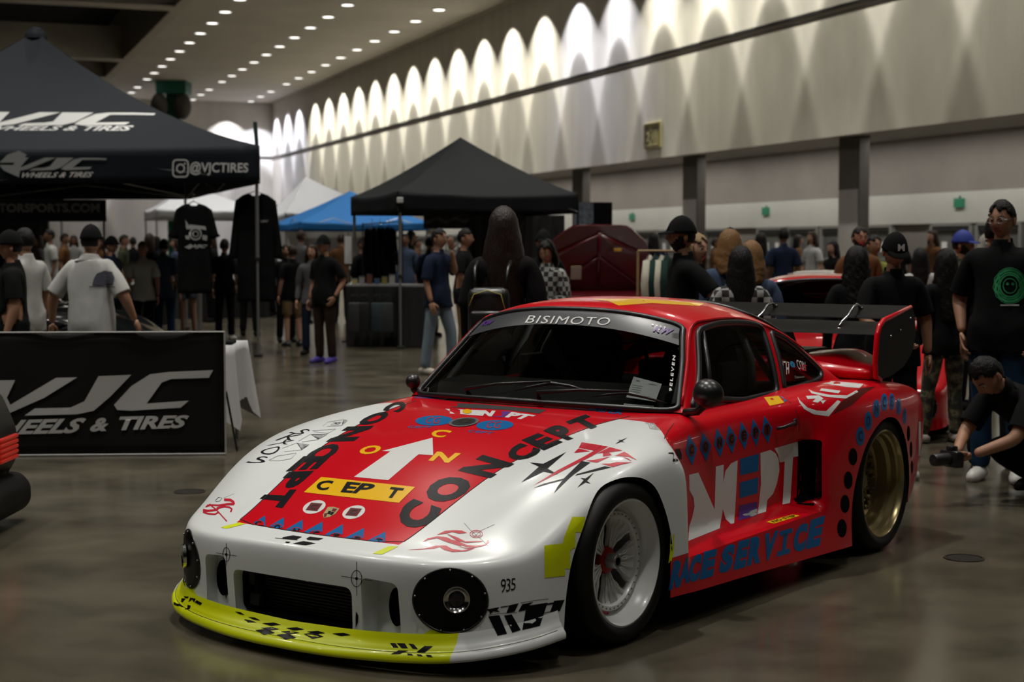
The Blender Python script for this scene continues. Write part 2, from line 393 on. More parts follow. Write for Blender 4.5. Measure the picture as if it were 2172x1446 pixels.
SIDE_F = {   # front face, j = 0..4 of row 0
 0: [(.825, 0, .378), (.822, 0, .30), (.815, 0, .20), (.81, 0, .13), (.81, 0, .075)],
 1: [(.825, .22, .377), (.823, .22, .30), (.816, .22, .20), (.81, .22, .13), (.81, .22, .075)],
 2: [(.806, .405, .372), (.808, .405, .30), (.800, .405, .20), (.795, .405, .13), (.80, .41, .075)],
 3: [(.747, .575, .366), (.742, .580, .295), (.732, .58, .20), (.73, .58, .13), (.74, .59, .075)],
 4: [(.680, .688, .362), (.680, .700, .29), (.672, .702, .20), (.672, .705, .13), (.68, .72, .080)],
}
SIDE = {     # i = 1..  (x, [y,z]*5)
 1: [(.585, .780, .376), (.585, .790, .30), (.582, .795, .20), (.582, .80, .14), (.59, .81, .095)],
 2: [(.455, .850, .400), (.455, .862, .32), (.452, .865, .22), (.452, .868, .16), (.45, .875, .115)],
 3: [(.200, .902, .560), (.200, .912, .46), (.200, .915, .32), (.200, .917, .22), (.200, .92, .13)],
 4: [(-.05, .932, .642), (-.05, .940, .52), (-.05, .945, .34), (-.05, .945, .24), (-.05, .945, .13)],
 5: [(-.26, .940, .662), (-.26, .952, .52), (-.26, .955, .36), (-.26, .957, .265), (-.26, .958, .135)],
 6: [(-.385, .935, .668), (-.388, .950, .52), (-.388, .955, .36), (-.385, .957, .262), (-.385, .962, .130)],
 7: [(-.425, .825, .670), (-.402, .845, .50), (-.400, .850, .32), (-.400, .953, .266), (-.400, .965, .128)],
 8: [(-.900, .815, .680), (-.900, .830, .50), (-.900, .838, .325), (-.900, .955, .274), (-.900, .972, .118)],
 9: [(-1.35, .825, .680), (-1.35, .835, .50), (-1.35, .842, .330), (-1.35, .960, .284), (-1.35, .985, .105)],
 10: [(-1.56, .895, .715), (-1.598, .848, .600), (-1.598, .848, .35), (-1.56, .965, .288), (-1.58, .992, .100)],
 11: [(-1.68, .955, .740), (-1.612, .970, .610), (-1.612, .975, .37), (-1.63, .972, .290), (-1.68, .998, .098)],
 12: [(-1.95, .990, .735), (-1.95, 1.00, .57), (-1.93, 1.00, .40), (-1.92, 1.00, .26), (-1.90, 1.00, .092)],
 13: [(-2.27, 1.000, .725), (-2.27, 1.004, .55), (-2.27, 1.004, .39), (-2.27, 1.004, .26), (-2.27, 1.00, .10)],
 14: [(-2.60, .992, .705), (-2.60, 1.00, .55), (-2.60, .998, .40), (-2.60, .99, .30), (-2.60, .98, .22)],
 15: [(-2.92, .945, .690), (-2.93, .945, .55), (-2.90, .940, .42), (-2.87, .930, .34), (-2.83, .91, .28)],
}
REAR = [(-2.95, .690), (-2.97, .55), (-2.95, .42), (-2.91, .34), (-2.87, .28)]   # back face for j<4
def build_body():
    bm = bmesh.new(); nj = 5; ni = len(TOP)
    V = {}
    def vt(key, co):
        if key not in V: V[key] = bm.verts.new(co)
        return V[key]
    crease = bm.edges.layers.float.new('crease_edge')
    def top(i, j, s): 
        x, y, z = TOP[i][j]
        return vt(('t', i, j, s if j else 0), (x, y*s, z))
    def low(pkey, k, s):
        typ, a = pkey
        if typ == 'f':
            x, y, z = SIDE_F[a][k]
            return vt(('s', 'f', a, k, s if a else 0), (x, y*s, z))
        if typ == 's':
            x, y, z = SIDE[a][k]; return vt(('s', 's', a, k, s), (x, y*s, z))
        x, z = REAR[k]; y = TOP[ni-1][a][1]
        return vt(('s', 'r', a, k, s if a else 0), (x, y*s, z))
    for s in (1, -1):
        def face(vs):
            if s < 0: vs = vs[::-1]
            try: return bm.faces.new(vs)
            except ValueError: return None
        for i in range(ni-1):
            for j in range(nj-1):
                face([top(i, j, s), top(i+1, j, s), top(i+1, j+1, s), top(i, j+1, s)][::-1])
        per = [('f', j) for j in range(nj)] + [('s', i) for i in range(1, ni)] + [('r', j) for j in range(nj-2, -1, -1)]
        def tp(p):
            return top(0, p[1], s) if p[0] == 'f' else (top(p[1], nj-1, s) if p[0] == 's' else top(ni-1, p[1], s))
        cols_ = [[tp(p)]+[low(p, k, s) for k in range(5)] for p in per]
        for a, b in zip(cols_, cols_[1:]):
            for k in range(5): face([a[k], a[k+1], b[k+1], b[k]])
        # floor pan
        def bt(i, j):
            if i == 0: return low(('f', j), 4, s)
            if j == nj-1: return low(('s', i), 4, s)
            if i == ni-1: return low(('r', j), 4, s)
            x = SIDE[i][4][0]; x = TOP[i][j][0]
            return vt(('b', i, j, s if j else 0), (x, TOP[i][j][1]*s, SIDE[i][4][2]))
        for i in range(ni-1):
            for j in range(nj-1):
                face([bt(i, j), bt(i+1, j), bt(i+1, j+1), bt(i, j+1)])
        for p, q in zip(per, per[1:]):
            e = bm.edges.get((low(p, 4, s), low(q, 4, s)))
            if e: e[crease] = 1.0
            if p[0] == 's' and q[0] == 's':
                e = bm.edges.get((low(p, 3, s), low(q, 3, s)))
                if e and 6 <= p[1] <= 10: e[crease] = 0.85

        for st_, ks in ((6, (0, 1, 2)), (11, (1, 2)), (7, (1, 2)), (10, (1, 2))):
            for k in ks:
                if k+1 > 3: continue
                e = bm.edges.get((low(('s', st_), k, s), low(('s', st_), k+1, s)))
                if e: e[crease] = 0.8 if st_ in (6, 11) else .5
        e = bm.edges.get((low(('s', 11), 1, s), low(('s', 10), 1, s)))
        if e: e[crease] = .6
        for a, b in ((7, 8), (8, 9), (9, 10)):
            e = bm.edges.get((low(('s', a), 2, s), low(('s', b), 2, s)))
            if e: e[crease] = .7
    bmesh.ops.remove_doubles(bm, verts=bm.verts, dist=1e-5)
    bmesh.ops.recalc_face_normals(bm, faces=bm.faces)
    me = bpy.data.meshes.new('body'); bm.to_mesh(me); bm.free()
    o = bpy.data.objects.new('body', me); COL.objects.link(o)
    md = o.modifiers.new('s', 'SUBSURF'); md.levels = 3; md.render_levels = 3
    return o
def cutter(bm):
    me = bpy.data.meshes.new('cut'); bmesh.ops.recalc_face_normals(bm, faces=bm.faces); bm.to_mesh(me); bm.free()
    o = bpy.data.objects.new('cut', me); COL.objects.link(o); return o
def rounded(pts, r, seg=5):
    """2-D polygon with rounded corners"""
    out = []; n = len(pts)
    for i in range(n):
        p0, p, p1 = Vector(pts[i-1]), Vector(pts[i]), Vector(pts[(i+1) % n])
        a = (p0-p); b = (p1-p); ra = min(r, a.length*0.45, b.length*0.45)
        A = p+a.normalized()*ra; Bq = p+b.normalized()*ra
        for k in range(seg+1):
            t = k/seg; q = A*(1-t)**2+p*2*t*(1-t)+Bq*t*t; out.append((q.x, q.y))
    return out
def crom(P, t):
    n = len(P)-1; t = max(0.0, min(n-1e-6, t)); i = int(t); f = t-i
    p1, p2 = P[i], P[i+1]; p0 = P[i-1] if i > 0 else p1*2-p2; p3 = P[i+2] if i < n-1 else p2*2-p1
    return 0.5*((2*p1)+(p2-p0)*f+(2*p0-5*p1+4*p2-p3)*f*f+(3*p1-p0-3*p2+p3)*f**3)
body = build_body()
cuts = []
for s in (1, -1):
    a, b_ = (0.60, 1.2) if s > 0 else (-1.2, -0.60)
    # front arch: hand measured outline
    arch = [(.385, -.05), (.372, .135), (.352, .26), (.322, .365), (.267, .461), (.205, .541), (.125, .594), (.03, .617), (-.05, .614), (-.116, .592), (-.168, .55), (-.218, .467), (-.252, .38), (-.262, .32), (-.248, .262), (-.243, -.05)]
    arch = [(p.x, p.y) for p in [crom([Vector((a_, b2, 0)) for a_, b2 in arch[1:-1]], k/4) for k in range(53)]]; arch = [(.385, -.05)]+arch+[(-.243, -.05)]
    bm = bmesh.new(); prism(bm, arch, 'y', a, b_); cuts.append(cutter(bm))
    arch = [(-1.83, -.05), (-1.835, .20), (-1.85, .304), (-1.89, .408), (-1.97, .525), (-2.07, .60), (-2.17, .64), (-2.27, .648), (-2.36, .622), (-2.44, .545), (-2.50, .44), (-2.54, .31), (-2.55, .20), (-2.56, -.05)]
    arch = [(-1.83, -.05)]+[(p.x, p.y) for p in [crom([Vector((a_, b2, 0)) for a_, b2 in arch[1:-1]], k/4) for k in range(45)]]+[(-2.56, -.05)]
    bm = bmesh.new(); prism(bm, arch, 'y', a, b_); cuts.append(cutter(bm))
    # cooling duct behind the door, opening forwards
    bm = bmesh.new(); prism(bm, [(v[0], v[1]) for v in rounded([(.852*s, .318), (.950*s, .330), (.945*s, .598), (.855*s, .598)], .02)], 'x', -1.90, -1.50); 
    cuts.append(cutter(bm))
    # brake duct beside the grille
    bm = bmesh.new(); q = rounded([(.325*s, .10), (.475*s, .10), (.470*s, .305), (.330*s, .318)], .03); prism(bm, q, 'x', .715, .90); cuts.append(cutter(bm))
q = rounded([(-.285, .100), (.285, .100), (.290, .275), (-.290, .275)], .035)
bm = bmesh.new(); prism(bm, q, 'x', .66, .90); cuts.append(cutter(bm))
for c in cuts:
    md = body.modifiers.new('b', 'BOOLEAN'); md.operation = 'DIFFERENCE'; md.object = c; md.solver = 'EXACT'
bme = to_mesh(body)
for c in cuts: bpy.data.objects.remove(c)
bpy.data.objects.remove(body)
BODY = bmesh.new(); BODY.from_mesh(bme)
def hood_w(x): return 0.400+(0.665-x)*0.126
def bis(co, no, cond):
    fs = [f for f in BODY.faces if cond(f.calc_center_median(), f.normal)]
    g = set(fs) | {e for f in fs for e in f.edges} | {v for f in fs for v in f.verts}
    bmesh.ops.bisect_plane(BODY, geom=list(g), plane_co=co, plane_no=no)
BODY.normal_update()
topf = lambda c, n: c.z > .38 and n.z > .25
for s in (1, -1):
    bis((0.665, .40*s, 0), Vector((.126, 1*s, 0)), lambda c, n: topf(c, n) and c.x > -.75 and c.y*s > 0)
    bis((-.385, 0, 0), (1, 0, 0), lambda c, n: c.y*s > .78 and c.z < .70)
    bis((-.60, 0, .80), Vector((1, 0, 1.9)).normalized(), lambda c, n: c.y*s > .55 and c.z > .67 and c.x < -.30)
    bis((-1.53, 0, 0), (1, 0, 0), lambda c, n: c.y*s > .74 and c.z > .25)
    bis((0, 0, .285), (0, 0, 1), lambda c, n: c.y*s > .80 and -1.66 < c.x < -.24)
def hood_x(y): return .686+.030*(1-(abs(y)/.4)**2)
for s in (1, -1):
    for ya, yb in ((0, .1), (.1, .2), (.2, .3), (.3, .45)):
        pa = Vector((hood_x(ya), ya*s, 0)); pb = Vector((hood_x(yb), yb*s, 0)); dd = pb-pa
        if ya > 0: bis(pa, (0, 1, 0), lambda c, n: topf(c, n) and .60 < c.x < .76 and abs(c.y*s-ya) < .08)
        bis(pa, Vector((dd.y, -dd.x, 0)), lambda c, n: topf(c, n) and ya-.002 < c.y*s < yb+.002 and c.x > .6)
bis((-.60, 0, 0), (1, 0, 0), lambda c, n: topf(c, n))
BODY.normal_update()
def region(c, n):
    s = 1 if c.y > 0 else -1; ay = abs(c.y)
    if topf(c, n) and -.60 < c.x < hood_x(c.y) and ay < hood_w(c.x): return 'hood'
    if (n.z < -.7 and c.z < .2): return 'under_tray'
    inarch = (-.262 < c.x < .385 and c.z < .64 and ay < .955) or (-2.56 < c.x < -1.835 and c.z < .66 and ay < .975)
    if inarch and not (c.z > .62 and n.z > .3) and ay < .965 and ((c.x < 0 and c.x > -1.9 and n.x > 0) or True):
        if n.y*s < .45 and not n.z > .35: return 'wheel_housing'
    if c.x < -1.63 and c.x > -1.91 and .84 < ay < .972 and .31 < c.z < .605 and not (n.y*s > .5 and ay > .95): return 'wheel_housing'
    # front clip
    fc = c.x > -.385 if c.z < .72 else True
    if c.z > .60:
        fc = ((c.x+.60)+(c.z-.80)*1.9 > 0 and c.x > -.60) if c.z > .687 else c.x > -.385
    if fc and not (c.z < .285 and c.x < -.24): return 'front_clip'
    if c.z < .285 and -1.66 < c.x < -.24 and ay > .80: return 'side_skirt'
    if -1.53 < c.x < -.385 and ay > .74 and c.z >= .285: return 'door'
    if c.x >= -1.0 and c.x > -.75 and ay < .8 and c.z > .7: return 'cowl_panel'
    return 'rear_bodywork'
groups = {}
for f in BODY.faces:
    c = f.calc_center_median(); r = region(c, f.normal)
    key = r if r not in ('door', 'side_skirt', 'wheel_housing') else r+('F' if c.x > -1 and r == 'wheel_housing' else '')+('L' if c.y > 0 else 'R')
    groups.setdefault(key, []).append(f.index)
PM = {'hood': M_RED, 'front_clip': M_WHITE, 'door': M_RED, 'side_skirt': M_RED, 'rear_bodywork': M_RED, 'cowl_panel': M_RED, 'under_tray': M_MESHB, 'wheel_housing': M_MESHB}
BODYBVH = BVHTree.FromBMesh(BODY)
CARPARTS = {}
for k, idx in groups.items():
    r = k.rstrip('FLR') if k[-1] in 'LR' else k
    bm = BODY.copy(); idx = set(idx)
    bm.faces.ensure_lookup_table()
    bmesh.ops.delete(bm, geom=[f for f in bm.faces if f.index not in idx], context='FACES')
    o = obj(r, bm, PM[r], CAR, smooth=True)
    o.data.set_sharp_from_angle(angle=RD(32))
    CARPARTS[k] = o
M_SEAM = mat('panel gap', (0.004, 0.004, 0.004), 0.8)
def seam(pts, r=.0022, parent=CAR, name='panel_gap'):
    out = []
    P_ = [Vector(p) for p in pts]
    for a, b in zip(P_, P_[1:]):
        n = max(2, int((b-a).length/.03))
        for k in range(n): h = BODYBVH.find_nearest(a.lerp(b, k/n)); out.append(h[0])
    out.append(BODYBVH.find_nearest(P_[-1])[0])
    return obj(name, tube(bmesh.new(), out, r, 5), M_SEAM, parent, True)
seam([(x, s_*hood_w(x), z) for s_ in (-1,) for x, z in ((-.60, .78), (-.3, .74), (0, .70), (.2, .62), (.46, .51), (.66, .42))]+[(hood_x(y), y, .425) for y in (-.3, -.2, -.1, 0, .1, .2, .3)]+[(x, hood_w(x), z) for x, z in ((.66, .42), (.46, .51), (.2, .62), (0, .70), (-.3, .74), (-.60, .78))])
for s_ in (1, -1):
    seam([(-1.52, .80*s_, .775), (-1.53, .86*s_, .70), (-1.53, .88*s_, .64)])
    seam([(-.62, .76*s_, .77), (-.52, .80*s_, .76), (-.42, .83*s_, .72)], .0018)
CARPARTS['front_clip']['label'] = 'white nose and front wings'
CARPARTS['hood']['label'] = 'red front lid with black CONCEPT down each edge'
# ---------------------------------------------------------------- greenhouse, built on two smooth parametric sheets
from mathutils.geometry import delaunay_2d_cdt
def inside(poly, x, y):
    c = False; j = len(poly)-1
    for i in range(len(poly)):
        xi, yi = poly[i]; xj, yj = poly[j]
        if (yi > y) != (yj > y) and x < (xj-xi)*(y-yi)/(yj-yi)+xi: c = not c
        j = i
    return c
def resample(poly, d):
    out = []
    for i in range(len(poly)):
        a = Vector(poly[i]); b = Vector(poly[(i+1) % len(poly)]); n = max(1, int((b-a).length/d+.5))
        for k in range(n): q = a.lerp(b, k/n); out.append((q.x, q.y))
    return out
def patch(fn, outline, holes=(), d=0.05, off=0.0, flip=False):
    loops = [resample(outline, d)]+[resample(h, d) for h in holes]
    vs = []; es = []
    for lp in loops:
        b = len(vs); vs += [Vector(p) for p in lp]; es += [(b+i, b+(i+1) % len(lp)) for i in range(len(lp))]
    nb = list(vs)
    x0 = min(v.x for v in vs); x1 = max(v.x for v in vs); y0 = min(v.y for v in vs); y1 = max(v.y for v in vs)
    nx = int((x1-x0)/d)+1; ny = int((y1-y0)/d)+1
    for i in range(nx+1):
        for j in range(ny+1):
            x = x0+(x1-x0)*i/nx; y = y0+(y1-y0)*j/ny
            if inside(outline, x, y) and not any(inside(h, x, y) for h in holes):
                if min((v-Vector((x, y))).length_squared for v in nb) > (d*.45)**2: vs.append(Vector((x, y)))
    ov, oe, of, *_ = delaunay_2d_cdt(vs, es, [], 0, 1e-6)
    bm = bmesh.new(); V = []
    for p in ov: V.append(bm.verts.new(fn(p.x, p.y)))
    for f in of:
        cx = sum(ov[i].x for i in f)/len(f); cy = sum(ov[i].y for i in f)/len(f)
        if inside(outline, cx, cy) and not any(inside(h, cx, cy) for h in holes):
            q = [V[i] for i in f]; bm.faces.new(q[::-1] if flip else q)
    bmesh.ops.delete(bm, geom=[v for v in bm.verts if not v.link_faces], context='VERTS')
    bm.normal_update()
    if off:
        nn = {v: v.normal.copy() for v in bm.verts}
        for v in bm.verts: v.co += nn[v]*off
    return bm
CEN = [Vector(p) for p in [(-.600, 0, .797), (-.830, 0, 1.008), (-1.02, 0, 1.186), (-1.22, 0, 1.219), (-1.50, 0, 1.226), (-1.75, 0, 1.208), (-2.0, 0, 1.160), (-2.25, 0, 1.075), (-2.5, 0, .965), (-2.74, 0, .845)]]
RAIL = [Vector(p) for p in [(-.765, .702, .778), (-.940, .632, .955), (-1.100, .560, 1.112), (-1.26, .558, 1.138), (-1.52, .558, 1.136), (-1.76, .570, 1.098), (-1.99, .598, 1.022), (-2.18, .640, .915), (-2.33, .685, .82), (-2.50, .70, .76)]]
BELT = [Vector(p) for p in [(-.760, .712, .770), (-.94, .705, .768), (-1.13, .706, .770), (-1.28, .706, .770), (-1.52, .708, .773), (-1.76, .712, .777), (-1.99, .722, .783), (-2.20, .735, .785), (-2.36, .745, .770), (-2.52, .74, .74)]]
def f_top(u, v):          # v -1..1
    a = crom(CEN, u); b = crom(RAIL, u); s = 1 if v >= 0 else -1; av = abs(v)
    p = 2.5 if u < 2 else 2.5+min(1, u-2)*.5
    k = av**p
    return Vector((a.x+(b.x-a.x)*av**2.2, b.y*av*s, b.z+(a.z-b.z)*(1-k)))
def f_side(s):
    def g(u, w):
        a = crom(RAIL, u); b = crom(BELT, u); q = a.lerp(b, w); q.y += .012*sin(pi*w)
        return Vector((q.x, q.y*s, q.z))
    return g
def side_uw(x, z):        # invert side sheet by search
    lo, hi = 0.0, 9.0
    for _ in range(40):
        u = (lo+hi)/2; a = crom(RAIL, u); b = crom(BELT, u); w = (z-a.z)/(b.z-a.z) if abs(b.z-a.z) > 1e-6 else 0
        xx = a.x+(b.x-a.x)*w
        if xx > x: lo = u
        else: hi = u
    return (u, w)
def glass_mat(name, tint, refl=1.0, rough=0.0):
    m = bpy.data.materials.new(name); m.use_nodes = True; nt = m.node_tree; N = nt.nodes; L = nt.links
    N.remove(N['Principled BSDF']); out = N['Material Output']
    t = N.new('ShaderNodeBsdfTransparent'); t.inputs[0].default_value = (*tint, 1)
    g = N.new('ShaderNodeBsdfGlossy'); g.inputs[0].default_value = (refl, refl, refl, 1); g.inputs[1].default_value = rough
    fr = N.new('ShaderNodeFresnel'); fr.inputs[0].default_value = 1.55
    mx = N.new('ShaderNodeMixShader'); L.new(fr.outputs[0], mx.inputs[0]); L.new(t.outputs[0], mx.inputs[1]); L.new(g.outputs[0], mx.inputs[2])
    L.new(mx.outputs[0], out.inputs[0]); MATS[name] = m; return m
M_GLASS = glass_mat('tinted glass', (0.80, 0.83, 0.82))
M_GLASSR = glass_mat('rear glass', (0.30, 0.33, 0.32))
# windscreen opening in (u, v)
WS_P = rounded([(0.015, -.985), (1.95, -.955), (1.95, .955), (0.015, .985)], .13, 6)
RW_P = rounded([(5.3, -.80), (7.6, -.80), (7.6, .80), (5.3, .80)], .25, 5)
roof = patch(f_top, [(0, -1), (9, -1), (9, 1), (0, 1)], [WS_P, RW_P], .07)
bmesh.ops.recalc_face_normals(roof, faces=roof.faces)
ROOFBVH = BVHTree.FromBMesh(roof)
o = obj('roof', roof, M_RED, CAR, True)
def loop3(fn, poly, d=.05): return [fn(*p) for p in resample(poly, d)]
obj('windscreen_seal', tube(bmesh.new(), loop3(f_top, WS_P), .013, 8, closed=True), M_TRIM, CAR, True)
wsg = patch(f_top, WS_P, [], .07); bmesh.ops.recalc_face_normals(wsg, faces=wsg.faces)
if sum(f.normal.z for f in wsg.faces) < 0: bmesh.ops.reverse_faces(wsg, faces=wsg.faces)
WSBVH = BVHTree.FromBMesh(wsg)
wo = obj('windscreen', wsg, M_GLASS, CAR, True)
rwg = patch(f_top, RW_P, [], .1)
if sum(f.normal.z for f in rwg.faces) < 0: bmesh.ops.reverse_faces(rwg, faces=rwg.faces)
obj('rear_window', rwg, M_GLASSR, CAR, True)
obj('rear_window_seal', tube(bmesh.new(), loop3(f_top, RW_P), .013, 6, closed=True), M_TRIM, CAR, True)
# sun strip across the top of the windscreen, on the outside
strip = []
for k in range(25): v = -.93+1.86*k/24; strip.append((1.90-(.06 if abs(v) > .88 else 0), v))
for k in range(25): v = .94-1.88*k/24; strip.append((1.53-.10*abs(v/.9)**2.0, v))
ss_ = patch(lambda u, v: f_top(u, v), strip, [], .06)
bmesh.ops.recalc_face_normals(ss_, faces=ss_.faces); ss_.normal_update()
for v in ss_.verts: v.co += Vector((.5, 0, .6))*.003
STRIPBVH = BVHTree.FromBMesh(ss_)
obj('sun_strip', ss_, mat('dark grey film', (0.045, 0.047, 0.052), 0.35), CAR, True)
DOORW = [(-.845, .788), (-1.145, 1.098), (-1.30, 1.118), (-1.50, 1.118), (-1.68, 1.102), (-1.735, 1.085), (-1.655, .795), (-1.35, .785)]
QUARW = [(-1.810, 1.062), (-1.93, 1.025), (-2.03, .965), (-2.105, .90), (-2.135, .862), (-2.115, .835), (-2.04, .820), (-1.86, .806), (-1.725, .800)]
SIDEBVH = {}
for s in (1, -1):
    g = f_side(s)
    dw = [side_uw(*p) for p in rounded(DOORW, .03, 3)]; qw = [side_uw(*p) for p in rounded(QUARW, .02, 3)]
    sd = patch(g, [(0, 0), (9, 0), (9, 1), (0.0, 1)], [dw, qw], .08)
    bmesh.ops.recalc_face_normals(sd, faces=sd.faces)
    obj('side_frame', sd, M_RED, CAR, True)
    dg_ = patch(g, dw, [], .08); qg = patch(g, qw, [], .08)
    for b_ in (dg_, qg):
        if sum(f.normal.y for f in b_.faces)*s < 0: bmesh.ops.reverse_faces(b_, faces=b_.faces)
    obj('door_glass', dg_, M_GLASS, CAR, True)
    if s > 0: SIDEBVH['q'] = BVHTree.FromBMesh(qg)
    obj('quarter_glass', qg, M_GLASS, CAR, True)
    obj('window_seal', tube(bmesh.new(), loop3(g, dw, .06), .016, 6, closed=True), M_TRIM, CAR, True)
    obj('window_seal', tube(bmesh.new(), loop3(g, qw, .06), .014, 6, closed=True), M_TRIM, CAR, True)
    # black pillar between the panes, vent window bar, rain rail
    pil = [side_uw(*p) for p in [(-1.70, 1.112), (-1.83, 1.078), (-1.74, .79), (-1.635, .785)]]
    obj('window_pillar', patch(g, pil, [], .08, off=.004*s), M_TRIM, CAR, True)
    obj('vent_bar', tube(bmesh.new(), [g(*side_uw(-1.185, 1.105)), g(*side_uw(-1.11, .95)), g(*side_uw(-1.03, .795))], .011, 6), M_TRIM, CAR, True)
    obj('rain_rail', tube(bmesh.new(), [crom(RAIL, 0.15+k*.25)*1.0 if s > 0 else Vector((crom(RAIL, .15+k*.25).x, -crom(RAIL, .15+k*.25).y, crom(RAIL, .15+k*.25).z)) for k in range(26)], .008, 6), M_RED, CAR, True)
    # mirror
    mb = bmesh.new(); bmesh.ops.create_uvsphere(mb, u_segments=20, v_segments=12, radius=1)
    for v in mb.verts:
        x, y, z = v.co; x = x*.075 if x > 0 else x*.035
        v.co = Vector((-.735+x*.9, (.850+y*.066)*s, .868+z*.060*(1-.1*y))) if s > 0 else Vector((-.80+x*.6, -.735-y*.035, .835+z*.035))
    tube(mb, [(-.77, .72*s, .78), (-.75, .79*s, .79), (-.735, .84*s, .83)] if s > 0 else [(-.80, -.71, .78), (-.80, -.735, .80), (-.80, -.735, .82)], .017, 8)
    obj('door_mirror', mb, mat('satin black', (0.012, 0.012, 0.013), 0.3), CAR, True)
# interior
M_SEAT = mat('seat cloth black', (0.02, 0.02, 0.022), 0.8)
def seat(y):
    bm = bmesh.new()
    prof = [(-.16, 0), (-.25, .02), (-.27, .12), (-.22, .24), (-.13, .34), (0, .37), (.13, .34), (.22, .24), (.27, .12), (.25, .02), (.16, 0)]
    A = [bm.verts.new((-1.62-.25*b*.8, y+a*.9, .79+b*.92)) for a, b in prof]; Bq = [bm.verts.new((-1.55-.25*b*.8, y+a*.8, .79+b*.86)) for a, b in prof]
    bm.faces.new(A); bm.faces.new(Bq[::-1])
    for i in range(len(prof)): j = (i+1) % len(prof); bm.faces.new((A[i], Bq[i], Bq[j], A[j]))
    for sg in (-1, 1): box(bm, (-1.48, y+sg*.20, .86), (.18, .05, .16), None, .02)
    bmesh.ops.recalc_face_normals(bm, faces=bm.faces)
    return bm
for y in (.34, -.34):
    so = obj('bucket_seat', seat(y), M_SEAT, CAR, angle=40)
    for q in (-.06, .06):
        obj('harness_strap', box(bmesh.new(), (-1.575-.02, y+q, .98), (.006, .045, .26), Matrix.Rotation(RD(-11), 3, 'Y')), mat('harness blue', (0.02, 0.03, 0.12), 0.7), so)
bm = bmesh.new(); prism(bm, [(-.80, .79), (-.82, .845), (-.98, .865), (-1.02, .84), (-1.02, .79)], 'y', -.60, .60)
obj('dashboard', bm, mat('dash black', (0.012, 0.012, 0.012), 0.6), CAR)
bm = bmesh.new(); Mx = Matrix.Translation((-1.14, .34, .90)) @ Matrix.Rotation(RD(68), 4, 'Y')
pts = [Mx @ Vector((.165*cos(a*pi/14), .165*sin(a*pi/14), 0)) for a in range(28)]
tube(bm, pts, .014, 8, closed=True)
for a in (90, 210, 330): tube(bm, [Mx @ Vector((0, 0, -.02)), Mx @ Vector((.16*cos(RD(a)), .16*sin(RD(a)), 0))], .010, 6)
obj('steering_wheel', bm, M_SEAT, CAR, True)
M_CAGE = mat('cage paint', (0.30, 0.31, 0.31), 0.35)
cage = bmesh.new()
for s in (1, -1):
    tube(cage, [(-1.62, .60*s, .79), (-1.64, .575*s, .95), (-1.66, .50*s, 1.09)], .018, 8)
    tube(cage, [(-.86, .62*s, .80), (-1.04, .57*s, .99), (-1.18, .49*s, 1.09), (-1.45, .49*s, 1.105), (-1.66, .50*s, 1.09)], .016, 8)
    tube(cage, [(-1.66, .50*s, 1.09), (-2.10, .47*s, .80)], .016, 8)
tube(cage, [(-1.66, -.50, 1.09), (-1.66, 0, 1.13), (-1.66, .50, 1.09)], .018, 8)
tube(cage, [(-1.62, -.58, .80), (-1.66, .50, 1.09)], .016, 8)
obj('roll_cage', cage, M_CAGE, CAR, True)
# interior deck: the tub under the glass is black
if 'rear_bodywork' in CARPARTS:
    for k in ('rear_bodywork', 'cowl_panel'):
        if k not in CARPARTS: continue
        me = CARPARTS[k].data; me.materials.append(M_MESHB)
        for p in me.polygons:
            c = p.center
            if -2.25 < c.x < -.64 and abs(c.y) < .675 and p.normal.z > .5 and c.x < -.60-.19*(abs(c.y)/.69)**2.2-.015: p.material_index = 1
